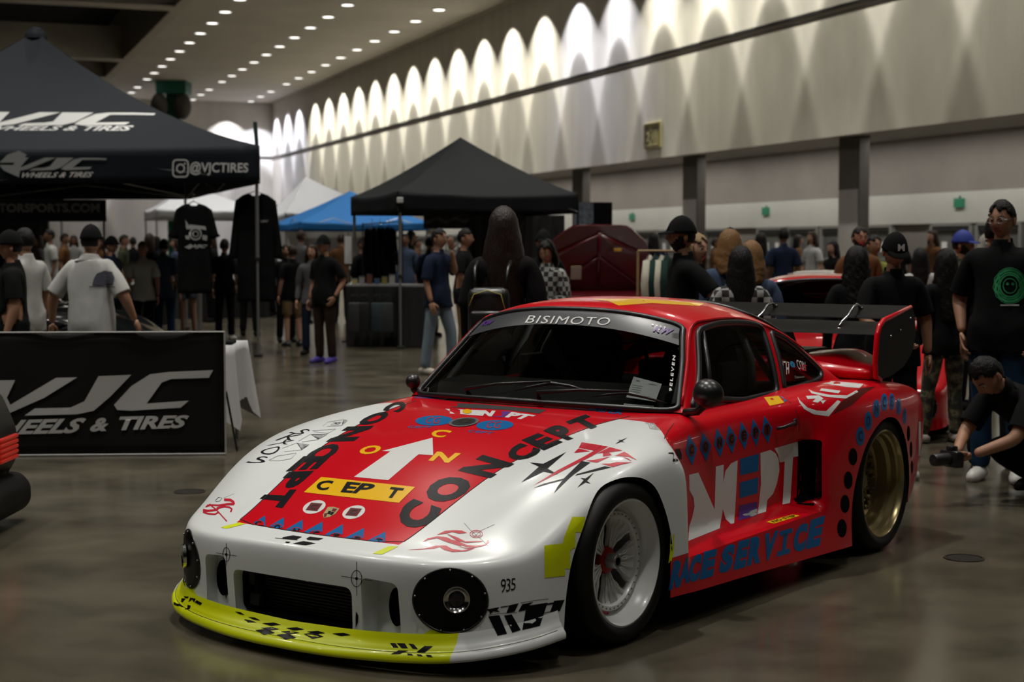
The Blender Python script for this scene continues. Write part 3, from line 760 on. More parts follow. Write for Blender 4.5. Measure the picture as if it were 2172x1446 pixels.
# ---------------------------------------------------------------- wheels
M_TYRE = mat('tyre rubber', (0.007, 0.007, 0.007), 0.5, spec=.2, bump=0.02)
M_WRIM = mat('wheel white', (0.76, 0.77, 0.75), 0.3, 0, 0.4)
M_GOLD = mat('wheel gold', (0.42, 0.34, 0.17), 0.28, 0.75)
M_GOLDD = mat('wheel gold centre', (0.25, 0.20, 0.10), 0.35, 0.7)
M_DARKW = mat('brake dark', (0.01, 0.01, 0.01), 0.6)
def wheel(x, y, s, R, rim, width, front):
    t = bpy.data.objects.new('wheel', None); COL.objects.link(t); t.parent = CAR; t.empty_display_size = .1
    mw = M_WRIM if front else M_GOLD
    Mt = Matrix.Translation((x, y*s, R)) @ Matrix.Diagonal((1, s, 1, 1))
    def lz(prof, seg=64): return lathe(bmesh.new(), prof, 'Y', seg, Mt)
    w = width
    tp = [(rim-.004, -.006), (rim+.006, .010), (rim+.022, .018), (R-.035, .018), (R-.016, .008), (R-.004, -.012), (R, -.035), (R, -w*.5), (R, -w+.03), (R-.006, -w+.01), (R-.03, -w-.005), (rim, -w)]
    o = obj('tyre', lz(tp, 80), M_TYRE, t, angle=40)
    grooves = bmesh.new()
    if front:
        lp = [(rim, .0), (rim+.003, .006), (rim-.004, .008), (rim-.010, .0), (rim-.014, -.014), (rim-.020, -.030), (rim-.028, -.045), (rim-.030, -.060), (rim-.036, -.066), (rim-.055, -.070), (rim-.055, -.20), (rim, -.20)]
    else:
        lp = [(rim, .0), (rim+.003, .006), (rim-.004, .008), (rim-.010, .0), (rim-.013, -.018), (rim-.022, -.026), (rim-.024, -.052), (rim-.040, -.066), (rim-.044, -.115), (rim-.066, -.125), (rim-.068, -.30), (rim, -.30)]
    obj('rim_barrel', lz(lp, 80), mw, t, angle=35)
    c = Vector((x, y*s, R))
    def P(r, a, d): return Vector((x+r*cos(a), (y+d)*s, R+r*sin(a)))
    obj('brake_disc', lz([(0, -.155), (.15, -.155), (.15, -.175), (0, -.175)], 32), mat('brake steel', (0.12, 0.12, 0.12), 0.4, 0.9), t)
    obj('wheel_well_disc', lz([(0, -.20), (rim-.06, -.20)], 32), M_DARKW, t)
    if front:
        rf = .186
        # outer ring of the centre
        obj('centre_ring', lz([(rf, -.064), (rf-.003, -.052), (rf-.018, -.052), (rf-.024, -.062), (rf-.024, -.075), (rf, -.075)], 64), mw, t, angle=35)
        # five fan lobes with slots between, each lobe raised mesh work
        for k in range(5):
            a0 = RD(90+18+72*k+10); lb = bmesh.new(); n = 8; sp = RD(29)
            rows = []
            for i in range(5):
                r = [.050, .085, .120, .150, .166][i]; d = [-.088, -.085, -.078, -.070, -.062][i]; hw = [.50, .62, .80, .98, 1.0][i]
                rows.append([P(r, a0+sp*hw*(2*j/n-1), d) for j in range(n+1)])
            V = [[lb.verts.new(q) for q in r] for r in rows]
            Vb = [[lb.verts.new(q-Vector((0, .014*s, 0))) for q in r] for r in rows]
            for i in range(4):
                for j in range(n):
                    lb.faces.new((V[i][j], V[i][j+1], V[i+1][j+1], V[i+1][j])); lb.faces.new((Vb[i][j], Vb[i+1][j], Vb[i+1][j+1], Vb[i][j+1]))
            for i in range(4):
                for j in (0, n): lb.faces.new((V[i][j], V[i+1][j], Vb[i+1][j], Vb[i][j]))
            bmesh.ops.recalc_face_normals(lb, faces=lb.faces)
            sk = obj('spoke', lb, mw, t, angle=30)
            rb = bmesh.new()
            for j in (-3, -1, 1, 3):
                q = j/3.4
                pts = [P(.048, a0+sp*.5*q, -.083), P(.085, a0+sp*.60*q, -.079), P(.108, a0+sp*(.70*q+.10), -.073), P(.136, a0+sp*.85*q, -.067), P(.155, a0+sp*.90*q, -.062)]
                tube(rb, pts, [.004, .004, .0035, .003, .0025], 6)
                pts = [P(.085, a0+sp*.60*q, -.079), P(.108, a0+sp*(.70*q-.12), -.073), P(.136, a0+sp*.85*q, -.067)]
                tube(rb, pts, .003, 6)
            obj('rib', rb, mw, sk, True)
        obj('hub_ring', lz([(0, -.075), (.036, -.075), (.048, -.078), (.051, -.088), (.051, -.10), (0, -.10)], 32), mat('hub red', (0.35, 0.01, 0.01), 0.35, 0.4), t, angle=30)
        obj('centre_nut', lz([(.016, -.035), (.024, -.035), (.027, -.040), (.029, -.080), (.016, -.080)], 24), M_STEEL, t, angle=30)
        obj('nut_socket', lz([(0, -.055), (.0165, -.055), (.0165, -.038)], 16), M_DARKW, t)
        bl = bmesh.new()
        for k in range(40):
            a = 2*pi*k/40; tube(bl, [P(rf-.0105, a, -.054), P(rf-.0105, a, -.048)], .0032, 6)
        obj('rim_bolts', bl, M_STEEL, t)['kind'] = 'stuff'
        bl = bmesh.new(); a = RD(-62); tube(bl, [P(.195, a, -.05), P(.197, a, -.02)], .005, 6)
        obj('tyre_valve', bl, mat('valve red', (0.2, 0.01, 0.03), 0.4), t)
    else:
        rf = .168; dd = -.118
        obj('centre_ring', lz([(rf+.03, dd-.02), (rf+.025, dd), (rf-.01, dd), (rf-.02, dd-.02)], 48), M_GOLDD, t, angle=35)
        N_ = 16
        for k in range(N_):
            bm = bmesh.new(); a = 2*pi*k/N_
            for q in (1, -1):
                tube(bm, [P(.045, a, dd-.005), P(.09, a+q*.13, dd), P(rf-.005, a-q*.10, dd)], [.009, .007, .006], 6)
            obj('spoke', bm, M_GOLDD, t, True)
        obj('hub_cap', lz([(0, dd+.03), (.03, dd+.03), (.045, dd+.02), (.06, dd-.01), (0, dd-.02)], 32), M_GOLDD, t, angle=30)
        bl = bmesh.new()
        for k in range(20): a = 2*pi*k/20; tube(bl, [P(rf+.008, a, dd), P(rf+.008, a, dd+.008)], .005, 6)
        obj('rim_bolts', bl, M_STEEL, t)['kind'] = 'stuff'
    return t
for s in (1, -1):
    wheel(0.0, .910, s, .303, .2335, .27, True)
    wheel(-2.272, .960, s, .325, .257, .36, False)
# ---------------------------------------------------------------- splitter: yellow lip with white ends
def spl_pt(k):
    pass
SPL = [(.892, 0), (.890, .12), (.874, .27), (.840, .43), (.795, .57), (.738, .69), (.655, .79), (.54, .872), (.405, .915)]
SPI = [(.822, 0), (.822, .12), (.820, .27), (.808, .41), (.765, .56), (.700, .680), (.615, .770), (.51, .845), (.40, .880)]
SZ = [.060, .060, .061, .064, .068, .076, .090, .108, .125]
def spl_z(y):
    ay = abs(y)
    for (a, b), z0, z1 in zip(zip(SPL, SPL[1:]), SZ, SZ[1:]):
        if ay <= b[1]: return z0+(z1-z0)*(ay-a[1])/(b[1]-a[1])
    return SZ[-1]
def lerp_tab(tab, t):
    return crom([Vector((a, b, 0)) for a, b in tab], t)
split = bmesh.new(); rows = []
NS = 96
for k in range(NS+1):
    t = abs(k/NS*2-1)*8; s = -1 if k < NS/2 else 1
    o_ = lerp_tab(SPL, t); i_ = lerp_tab(SPI, t); z = crom([Vector((q, 0, 0)) for q in SZ], t).x
    prof = []
    def at(f, dz): 
        q = i_.lerp(o_, f); return split.verts.new((q.x, q.y*s, z+dz))
    hh = .52+(.10 if t > 3 else .1*t/3); rows.append([at(-.12, .115*hh), at(.04, .085*hh), at(.16, .052*hh+.004), at(.32, .030), at(.52, .019), at(.62, .012), at(.66, .012), at(.90, .002), at(1.0, -.006), at(1.01, -.014), at(.98, -.022), at(-.3, -.022)])
for a, b in zip(rows, rows[1:]):
    for j in range(len(a)-1): split.faces.new((a[j], b[j], b[j+1], a[j+1]))
bmesh.ops.recalc_face_normals(split, faces=split.faces)
if sum(f.normal.z for f in split.faces if f.calc_center_median().z > .06) < 0: bmesh.ops.reverse_faces(split, faces=split.faces)
for sgn, yb in ((1, .672), (-1, .80)):
    bmesh.ops.bisect_plane(split, geom=list(split.verts)+list(split.edges)+list(split.faces), plane_co=(0, yb*sgn, 0), plane_no=Vector((0, 1*sgn, 0)))
SPLBVH = BVHTree.FromBMesh(split)
so = obj('front_splitter', split, [M_YEL, M_WHITE], CAR, True)
for p in so.data.polygons:
    c = p.center
    if (c.y > .672) or (c.y < 0 and -c.y > .80): p.material_index = 1
so['label'] = 'acid yellow splitter lip with white ends'
gpts = []
for k in range(97):
    t = abs(k/96*2-1)*7.8; s_ = -1 if k < 48 else 1; o_ = lerp_tab(SPL, t); i_ = lerp_tab(SPI, t); q_ = i_.lerp(o_, .64); gpts.append(Vector((q_.x, q_.y*s_, crom([Vector((z_, 0, 0)) for z_ in SZ], t).x+.012)))
obj('lip_groove', tube(bmesh.new(), gpts, .0016, 5), mat('groove shade', (.10, .11, .01), .6), so, True)
# ---------------------------------------------------------------- nose: radiator, light covers, ducts
rad = bmesh.new(); box(rad, (.685, 0, .195), (.02, .54, .16))
ro = obj('radiator', rad, mat('radiator black', (0.008, 0.008, 0.008), 0.5), CAR)
fins = bmesh.new()
for k in range(13): box(fins, (.70, 0.02, .125+k*.0115), (.012, .50, .0045))
obj('radiator_fins', fins, mat('fin black', (0.02, 0.02, 0.02), 0.4), ro)['kind'] = 'stuff'
bm = bmesh.new(); box(bm, (.69, 0, .198), (.26, .60, .01)) if False else None
bm = bmesh.new(); prism(bm, rounded([(-.283, .117), (.283, .117), (.288, .273), (-.288, .273)], .034), 'x', .672, .79)
gl = bmesh.new()
loop = [(.672, a, b) for a, b in rounded([(-.282, .118), (.282, .118), (.287, .272), (-.287, .272)], .033)]
for sgn in (1,):
    A = [gl.verts.new((.672, a, b)) for _, a, b in loop]; Bq = [gl.verts.new((.768, a, b)) for _, a, b in loop]
    for i in range(len(A)): j = (i+1) % len(A); gl.faces.new((A[i], A[j], Bq[j], Bq[i]))
bm.free()
obj('grille_duct', gl, M_MESHB, CAR)
mount = bmesh.new(); box(mount, (.73, -.255, .235), (.05, .03, .05), None, .006); box(mount, (.74, -.24, .155), (.03, .05, .05), None, .006); tube(mount, [(.72, -.255, .25), (.73, -.25, .13)], .008, 6)
obj('radiator_mount', mount, M_DARKW, CAR)
badge = bmesh.new(); lathe(badge, [(0, .0), (.012, .0), (.010, .01), (0, .012)], 'X', 12, Matrix.Translation((.74, .02, .262)))
obj('grille_fastener', badge, M_STEEL, CAR)
for s in (1, -1):
    dv = bmesh.new(); lathe(dv, [(0, 0), (.047, 0), (.047, .015)], 'X', 24, Matrix.Translation((.718, .425*s, .21)) @ Matrix.Diagonal((1, .72, 1.45, 1)))
    obj('brake_duct', dv, M_MESHB, CAR)
def body_ray(o, d, trees=None):
    best = None
    for tr in (trees or [BODYBVH]):
        h = tr.ray_cast(o, d)
        if h[0] is not None and (best is None or h[3] < best[3]): best = h
    return best
M_LENS = glass_mat('lamp cover', (0.25, 0.25, 0.25))
for s in (1, -1):
    # black oval cover following the rounded corner of the nose
    cx, cy, cz = .705, .640, .254; fwd = Vector((.80, .60*s, 0)).normalized(); side = Vector((-.60, .80*s, 0)).normalized()
    bm = bmesh.new(); rings = []
    for i in range(7):
        f = i/6; ring = []
        for k in range(48):
            a = 2*pi*k/48
            p = Vector((cx, cy*s, cz))+side*(cos(a)*.128*f)+Vector((0, 0, 1))*(sin(a)*.111*f)
            h = body_ray(p+fwd*.3, -fwd)
            ring.append(h[0]+fwd*(.0045 if i < 6 else .0005))
        rings.append(ring)
    V = [[bm.verts.new(q) for q in r] for r in rings[1:]]
    c0 = bm.verts.new(rings[0][0])
    for k in range(48): bm.faces.new((c0, V[0][k], V[0][(k+1) % 48]))
    for i in range(5):
        for k in range(48): bm.faces.new((V[i][k], V[i+1][k], V[i+1][(k+1) % 48], V[i][(k+1) % 48]))
    bmesh.ops.recalc_face_normals(bm, faces=bm.faces)
    cov = obj('headlight_cover', bm, mat('cover gloss black', (0.004, 0.004, 0.004), 0.35, spec=.15), CAR, True)
    rim = obj('cover_rim', tube(bmesh.new(), [q for q in rings[6]], .004, 6, closed=True), M_TRIM, cov, True)
    lc = Vector((cx, cy*s, cz+.008))+side*.022; h = body_ray(lc+fwd*.3, -fwd); lc = h[0]
    Mr = Matrix.Translation(lc+fwd*.006) @ Matrix(((fwd.x, side.x, 0, 0), (fwd.y, side.y, 0, 0), (0, 0, 1, 0), (0, 0, 0, 1)))
    obj('lamp_bowl', lathe(bmesh.new(), [(.020, -.001), (.027, .000), (.036, .005), (.043, .012), (.0455, .012), (.047, .0)], 'X', 32, Mr), M_CHROME, cov, angle=40)
    obj('lamp_lens', lathe(bmesh.new(), [(0, .012), (.014, .010), (.026, .003)], 'X', 24, Mr), mat('lens dark', (0.02, 0.02, 0.02), 0.08), cov, True)
    for k in range(9):
        a = 2*pi*(k+.4)/9; q = rings[6][int((k+.4)/9*48) % 48]; q2 = (q-rings[0][0])*.955+rings[0][0]
        b_ = bmesh.new(); bmesh.ops.create_icosphere(b_, subdivisions=1, radius=.0045, matrix=Matrix.Translation(q2+fwd*.006)); obj('bolt', b_, M_STEEL, cov, True)
# ---------------------------------------------------------------- wing and tail
for s in (1, -1):
    ep = [(-2.365, .83), (-2.355, .90), (-2.375, 1.03), (-2.40, 1.07), (-2.45, 1.098), (-2.60, 1.120), (-2.80, 1.152), (-2.835, 1.11), (-2.85, 1.0), (-2.80, .92), (-2.70, .86), (-2.55, .825), (-2.42, .812)]
    bm = bmesh.new(); prism(bm, rounded(ep, .02, 3), 'y', .872*s, .890*s)
    e = obj('end_plate', bm, M_CARB, CAR)
    edge = [(-2.42, .810), (-2.362, .83), (-2.352, .90), (-2.372, 1.03), (-2.40, 1.073), (-2.45, 1.101), (-2.60, 1.123), (-2.80, 1.155)]
    obj('edge_strip', tube(bmesh.new(), [(a, .881*s, b) for a, b in edge], [.012, .014, .014, .014, .014, .013, .012, .010], 8), M_RED, e, True)
    b_ = bmesh.new()
    for q in ((-2.52, 1.02), (-2.64, 1.045), (-2.77, 1.10)): bmesh.ops.create_icosphere(b_, subdivisions=1, radius=.006, matrix=Matrix.Translation((q[0], .892*s, q[1])))
    obj('plate_bolts', b_, M_STEEL, e)
def aero(x0, z0, chord, ang, y, th=.09, rev=1):
    pts = []
    n = 10
    for i in range(n+1):
        t = i/n; c = t**1.5; pts.append((c, th*rev*(1.0*sqrt(max(0, c))*(1-c)*1.6)))
    for i in range(n-1, 0, -1):
        t = i/n; c = t**1.5; pts.append((c, -th*.35*sqrt(c)*(1-c)))
    out = []
    for a, b in pts:
        a *= chord; b *= chord; ca, sa = cos(ang), sin(ang)
        out.append((x0-(a*ca-b*sa), z0+a*sa+b*ca))
    return out
bm = bmesh.new(); prism(bm, aero(-2.40, 1.030, .24, RD(13), 0), 'y', -.872, .872); obj('wing_plane', bm, M_CARB2, CAR, angle=35)
bm = bmesh.new(); prism(bm, aero(-2.64, 1.098, .17, RD(22), 0), 'y', -.872, .872); obj('wing_flap', bm, M_CARB2, CAR, angle=35)
for y in (.64, .16, -.32):
    bm = bmesh.new(); tube(bm, [(-2.46, y, 1.055), (-2.50, y, 1.085), (-2.58, y, 1.115), (-2.64, y, 1.155), (-2.69, y, 1.165), (-2.73, y, 1.15)], [.006, .008, .006, .006, .008, .006], 8)
    tube(bm, [(-2.46, y-.015, 1.053), (-2.46, y+.015, 1.053)], .006, 6); tube(bm, [(-2.73, y-.012, 1.148), (-2.73, y+.012, 1.148)], .006, 6)
    obj('flap_bracket', bm, M_CHROME, CAR, True)
# tail base: upturned red tray with carbon deck
rows = []
tb = bmesh.new()
st = [ # y, (front x,z), (ridge x,z), (rear x,z)
 (0.0, (-2.30, .90), (-2.52, .925), (-2.86, .925)), (.30, (-2.30, .90), (-2.52, .925), (-2.86, .925)), (.46, (-2.33, .885), (-2.52, .925), (-2.86, .925)),
 (.60, (-2.36, .87), (-2.52, .955), (-2.84, .945)), (.66, (-2.37, .865), (-2.50, .945), (-2.80, .935)), (.74, (-2.37, .862), (-2.48, .90), (-2.78, .90)), (.87, (-2.37, .858), (-2.48, .885), (-2.74, .888))]
for s in (1, -1):
    prev = None
    for y, a, b, c in st:
        r = [tb.verts.new((a[0]-.02, y*s, a[1]-.055)), tb.verts.new((a[0], y*s, a[1]-.02)), tb.verts.new((a[0]-.03, y*s, a[1]+.01)), tb.verts.new((b[0], y*s, b[1])), tb.verts.new((c[0], y*s, c[1])), tb.verts.new((c[0]-.01, y*s, c[1]-.06)), tb.verts.new((b[0], y*s, a[1]-.075))]
        if prev:
            for j in range(len(r)): q = (j+1) % len(r); tb.faces.new((prev[j], prev[q], r[q], r[j]))
        prev = r
    tb.faces.new(prev)
bmesh.ops.remove_doubles(tb, verts=tb.verts, dist=1e-5); bmesh.ops.recalc_face_normals(tb, faces=tb.faces)
o = obj('tail_spoiler', tb, M_RED, CAR, True); md = o.modifiers.new('s', 'SUBSURF'); md.levels = 2; md.render_levels = 2
bm = bmesh.new(); box(bm, (-2.62, 0, .930), (.36, .86, .012)); obj('spoiler_deck', bm, M_CARB, CAR)
bm = bmesh.new()
bm = bmesh.new(); prism(bm, [(-2.30, .76), (-2.34, .87), (-2.86, .90), (-2.88, .74)], 'y', -.52, .52); obj('engine_cover', bm, M_RED, CAR)
for s in (1, -1):
    bm = bmesh.new(); prism(bm, [(-2.45, .92), (-2.50, 1.03), (-2.62, 1.05), (-2.72, .92)], 'y', .30*s-.006, .30*s+.006); obj('wing_support', bm, M_CARB, CAR)
# rear lamp cluster edge, orange marker at the tail corner
# door handles
for s in (1, -1):
    h = BODYBVH.find_nearest(Vector((-1.43, .83*s, .685)))
    y = h[0].y
    bm = bmesh.new(); tube(bm, [(-1.355, y+.002*s, .668), (-1.37, y+.026*s, .672), (-1.48, y+.030*s, .682), (-1.50, y+.010*s, .686)], [.008, .008, .008, .008], 8)
    lathe(bm, [(0, .02), (.016, .02), (.018, 0)], 'Y', 16, Matrix.Translation((-1.505, y+.004*s, .684)) @ Matrix.Diagonal((1, s, 1, 1)))
    obj('door_handle', bm, M_TRIM, CAR, True)
# wipers
for (b0, mid, tip, blade) in ((.04+.17, None, None, None),) if False else ():
    pass
def on_glass(p, lift=.012):
    h = WSBVH.find_nearest(Vector(p)); n = h[1] if h[1].z > 0 else -h[1]; return h[0]+n*lift
def wiper(y0, y1, yb0, yb1):
    bm = bmesh.new(); base = Vector((-.600-.10*abs(y0)**2, y0, .800))
    tube(bm, [base+Vector((0, 0, -.01)), base+Vector((0, 0, .03))], .013, 8)
    e = on_glass((-.74-.05*abs(y1), y1, .90), .022)
    tube(bm, [base+Vector((0, 0, .028)), base.lerp(e, .5)+Vector((.02, 0, .02)), e], [.008, .006, .005], 6)
    wo_ = obj('wiper_arm', bm, M_TRIM, CAR, True)
    bb = bmesh.new(); pts = [on_glass((-.70, yb0+(yb1-yb0)*k/8, .853), .014+.010*sin(pi*k/8)) for k in range(9)]
    tube(bb, pts, [.003, .005, .006, .007, .008, .007, .006, .005, .003], 6)
    obj('wiper_blade', bb, M_TRIM, wo_, True)
wiper(-.33, -.05, -.02, .28) if False else None
# ---------------------------------------------------------------- printed vinyl laid on the bodywork
SPLT = [SPLBVH]; BODT = [BODYBVH, SPLBVH]; ROOT = [ROOFBVH, BODYBVH]
CO = MCI @ CAM; CR = MCI.to_3x3()
def lay(name, bm, m, trees, off=.0012, cell=11, parent=CAR, maxe=.10):
    """bm holds photo positions of the print; every vertex is set down on the car's surface"""
    if not bm.verts: return None
    xs = [v.co.x for v in bm.verts]; ys = [v.co.y for v in bm.verts]
    subdivide_grid2d(bm, cell, min(xs), max(xs), min(ys), max(ys))
    dead = []
    for v in bm.verts:
        d = (CR @ ray(v.co.x, v.co.y)).normalized(); h = body_ray(CO, d, trees)
        if h is None: dead.append(v); continue
        n = h[1] if h[1].dot(d) < 0 else -h[1]
        v.co = h[0]+n*off
    bmesh.ops.delete(bm, geom=dead, context='VERTS')
    bmesh.ops.delete(bm, geom=[f for f in bm.faces if any(e.calc_length() > maxe for e in f.edges)], context='FACES')
    if not bm.faces: bm.free(); return None
    return obj(name, bm, m, parent, True)
def quadmap(bm, q):
    TL, TR, BR, BL = [Vector(p) for p in q]
    for v in bm.verts:
        u, w = v.co.x, v.co.y; p = (BL*(1-u)+BR*u)*(1-w)+(TL*(1-u)+TR*u)*w; v.co = Vector((p.x, p.y, 0))
    return bm
class Z:
    def __init__(s, x, y, k): s.x, s.y, s.k = x, y, k
    def __call__(s, p): return (s.x+p[0]/s.k, s.y+p[1]/s.k)
    def poly(s, name, m, polys, trees=BODT, **kw):
        return lay(name, polys2d([[s(p) for p in q] for q in polys]), m, trees, **kw)
    def text(s, name, m, t, quad, bold=.03, shear=0, trees=BODT, **kw):
        sp = kw.pop('spacing', 1.0)
        bm = unit_box(text2d(t, bold, shear, sp))
        subdivide_grid2d(bm, .08, 0, 1, 0, 1)
        return lay(name, quadmap(bm, [s(p) for p in quad]), m, trees, **kw)
def st(pts, w, w2=None):
    """stroke as a polygon"""
    P_ = [Vector(p) for p in pts]; L_ = []; R_ = []; n = len(P_)
    for i, p in enumerate(P_):
        d = (P_[min(i+1, n-1)]-P_[max(i-1, 0)]); d = d.normalized() if d.length else Vector((1, 0))
        q = Vector((-d.y, d.x)); ww = (w+((w2 if w2 is not None else w)-w)*i/(n-1))/2
        L_.append(tuple(p+q*ww)); R_.append(tuple(p-q*ww))
    return L_+R_[::-1]
def ell(cx, cy, rx, ry, n=28, rot=0.0):
    return [(cx+rx*cos(2*pi*k/n)*cos(rot)-ry*sin(2*pi*k/n)*sin(rot), cy+rx*cos(2*pi*k/n)*sin(rot)+ry*sin(2*pi*k/n)*cos(rot)) for k in range(n)]
Z1 = Z(500, 830, 4.2525); Z2 = Z(840, 830, 4.344); Z3 = Z(1080, 860, 5.43); Z4 = Z(1410, 880, 3.7086); Z5 = Z(340, 1040, 5.1636)
Z6 = Z(560, 1100, 4.518); Z7 = Z(500, 840, 5.43); Z8 = Z(840, 1000, 4.0175); ZW = Z(840, 600, 3.291); ZR = Z(1500, 600, 4.525); ZP = Z(0, 0, 1)
M_NAVY = mat('maroon vinyl', (0.12, 0.004, 0.008), 0.35)
M_PURP = mat('purple vinyl', (0.09, 0.02, 0.22), 0.35)
M_SKY = mat('sky vinyl', (0.02, 0.22, 0.42), 0.35)
# bonnet: big black CONCEPT down each edge (letters laid one by one)
for ch, q in (('C', [(930, 600), (848, 640), (925, 465), (1000, 440)]),):
    pass
def L(ch, zz, q, m=M_INK, bold=.06, name='lettering', grow=1.10, **kw):
    cx = sum(p[0] for p in q)/4; cy = sum(p[1] for p in q)/4; q = [(cx+(p[0]-cx)*grow, cy+(p[1]-cy)*grow) for p in q]
    return zz.text(name, m, ch, q, bold, **kw)
# right edge (near): quads TL, TR, BR, BL with letter tops towards the middle
L('C', Z8, [(-15, 420), (130, 235), (395, 330), (215, 500)])
L('O', Z8, [(215, 215), (395, 30), (690, 95), (465, 270)])
L('N', ZP, [(972, 998), (1024, 965), (1090, 984), (1040, 1014)], grow=1.02)
L('C', Z3, [(-60, 590), (110, 435), (370, 520), (180, 640)])
L('E', Z3, [(160, 400), (340, 325), (600, 420), (400, 510)])
L('P', Z3, [(410, 295), (560, 215), (820, 345), (670, 395)])
L('T', Z3, [(670, 190), (880, 110), (1080, 215), (860, 295)])
# left edge (far): letter tops towards the middle, reading down to the nose
L('C', Z7, [(1990, 85), (1890, 185), (1690, 160), (1830, 60)])
L('O', Z7, [(1800, 190), (1620, 320), (1370, 330), (1600, 190)])
L('N', Z7, [(1570, 350), (1360, 510), (1060, 520), (1290, 360)])
L('C', Z7, [(1230, 560), (1090, 700), (800, 700), (1010, 560)])
L('E', Z7, [(1070, 700), (930, 835), (600, 860), (790, 700)])
L('P', Z7, [(880, 870), (690, 1050), (440, 1050), (620, 880)])
L('T', Z7, [(680, 1085), (530, 1280), (240, 1230), (400, 1090)])
# arrow and scattered yellow letters
Z7.poly('bonnet_arrow', M_WV, [[(1365, 925), (1755, 968), (2110, 680), (2172, 676), (2172, 505), (1690, 628), (1770, 636)]]) if False else None
ZP.poly('bonnet_arrow', M_WV, [[(751, 1011.5), (823.5, 1018.5), (888, 963.5), (919, 965.5), (917.5, 928.5), (811, 956.5), (828, 957.5)]])
L('C', Z2, [(355, 352), (515, 365), (430, 425), (320, 415)], M_YV, .04)
L('N', Z2, [(385, 560), (585, 575), (480, 655), (310, 635)], M_YV, .04)
L('O', Z7, [(1500, 572), (1700, 575), (1600, 670), (1400, 662)], M_YV, .04)
Z7.poly('yellow_banner', M_YV, [[(985, 932), (2068, 1047), (1880, 1230), (785, 1108)]])
L('C', Z7, [(960, 980), (1130, 980), (1050, 1082), (925, 1080)], M_INK, .04, off=.002)
L('EP', Z7, [(1295, 995), (1620, 1025), (1470, 1125), (1225, 1105)], M_INK, .04, off=.002)
L('T', Z7, [(1795, 1055), (1935, 1070), (1850, 1175), (1720, 1165)], M_INK, .04, off=.002)
for cx, cy in ((905, 1278), (1360, 1338)):
    o = Z7.poly('round_sticker', M_WV, [ell(cx, cy, 135, 72, 32, -.28)])
    Z7.poly('sticker_square', M_NAVY, [[(cx-35, cy-48), (cx+98, cy-38), (cx+35, cy+48), (cx-100, cy+38)]], off=.002, parent=o)
    Z7.text('sticker_letter', mat('deep ink', (0.02, 0.0, 0.002), .4), 'C', [(cx-20, cy-32), (cx+55, cy-26), (cx+20, cy+32), (cx-60, cy+26)], .05, off=.0028, parent=o)
o = Z7.poly('bonnet_crest', mat('crest gold', (0.62, 0.50, 0.26), .3, .5), [[(1062, 1278), (1130, 1275), (1195, 1297), (1150, 1355), (1085, 1392), (1015, 1405), (1005, 1365)]])
Z7.poly('crest_field', M_NAVY, [[(1125, 1295), (1172, 1302), (1145, 1335), (1105, 1325)], [(1020, 1355), (1060, 1350), (1040, 1395), (1018, 1398)]], off=.002, parent=o)
Z7.poly('crest_field', M_INK, [[(1070, 1325), (1100, 1325), (1090, 1365), (1055, 1360)], [(1100, 1335), (1140, 1342), (1110, 1375), (1090, 1370)]], off=.002, parent=o)
HOT = [BVHTree.FromPolygons([v.co for v in CARPARTS['hood'].data.vertices], [tuple(p.vertices) for p in CARPARTS['hood'].data.polygons])]
# row of blue triangles with letters on the bonnet edge
tri = [((265, 1122), (270, 1215), (160, 1185)), ((437, 1137), (432, 1250), (305, 1215)), ((605, 1157), (600, 1285), (455, 1245)), ((785, 1175), (778, 1312), (615, 1268)), ((968, 1198), (962, 1335), (805, 1293)), ((1158, 1232), (1150, 1358), (985, 1322)), ((1352, 1265), (1350, 1370), (1190, 1345))]
for i, (a, b, c) in enumerate(tri):
    t_ = Z1.poly('blue_triangle', M_BLUE, [[a, b, c]], trees=HOT)
    cx, cy = a[0]-60, (b[1]+c[1])/2-4
    Z1.poly('triangle_disc', M_RED, [ell(cx, cy, 52, 33, 20)], off=.002, trees=HOT)
    Z1.text('triangle_letter', M_INK, 'CONCEPT'[i], [(cx-18, cy-24), (cx+34, cy-18), (cx+14, cy+28), (cx-40, cy+22)], .03, off=.003, trees=HOT)
# top of the bonnet: small CONCEPT, discs, emblem, slot, blue writing
Z2.poly('air_slot', M_SEAM, [[(470, 105), (780, 120), (1385, 170), (1320, 205), (1000, 170), (490, 145)]])
o = Z2.poly('white_block', M_WV, [[(450, 162), (560, 162), (545, 207), (400, 205)], [(560, 165), (820, 178), (790, 226), (545, 207)]])
Z2.poly('sun_disc', M_YV, [ell(655, 188, 42, 20)], off=.003)
Z2.poly('dark_letter_ring', M_REDV, [st(ell(655, 188, 62, 24), 14)[:29]], off=.002) if False else None
Z2.text('lettering', M_WV, 'N', [(800, 175), (920, 180), (880, 232), (765, 225)], .07)
Z2.poly('purple_block', M_PURP, [[(925, 182), (1060, 188), (990, 240), (880, 232)]])
Z2.text('lettering', M_WV, 'PT', [(1065, 190), (1290, 222), (1190, 262), (1000, 240)], .06)
for cx, cy in ((350, 270), (910, 312)):
    Z2.poly('blue_disc', M_BLUE, [ell(cx, cy, 172, 46, 32, -.03)])
    Z2.text('disc_print', M_REDV, 'CG', [(cx-50, cy-34), (cx+70, cy-30), (cx+40, cy+30), (cx-90, cy+26)], .0, off=.002)
Z2.text('blue_writing', M_BLUE, 'CEPT', [(120, 318), (345, 322), (320, 342), (100, 336)], .01)
Z2.text('blue_writing', M_BLUE, 'CEPT', [(680, 355), (910, 378), (880, 398), (655, 375)], .01)
o = Z2.poly('bonnet_emblem', M_STEEL, [ell(625, 286, 140, 40, 32, -.10)], off=.003)
Z2.poly('emblem_ring', mat('emblem dark', (0.04, 0.045, 0.045), .3, .5), [ell(625, 286, 112, 30, 32, -.10)], off=.004, parent=o)
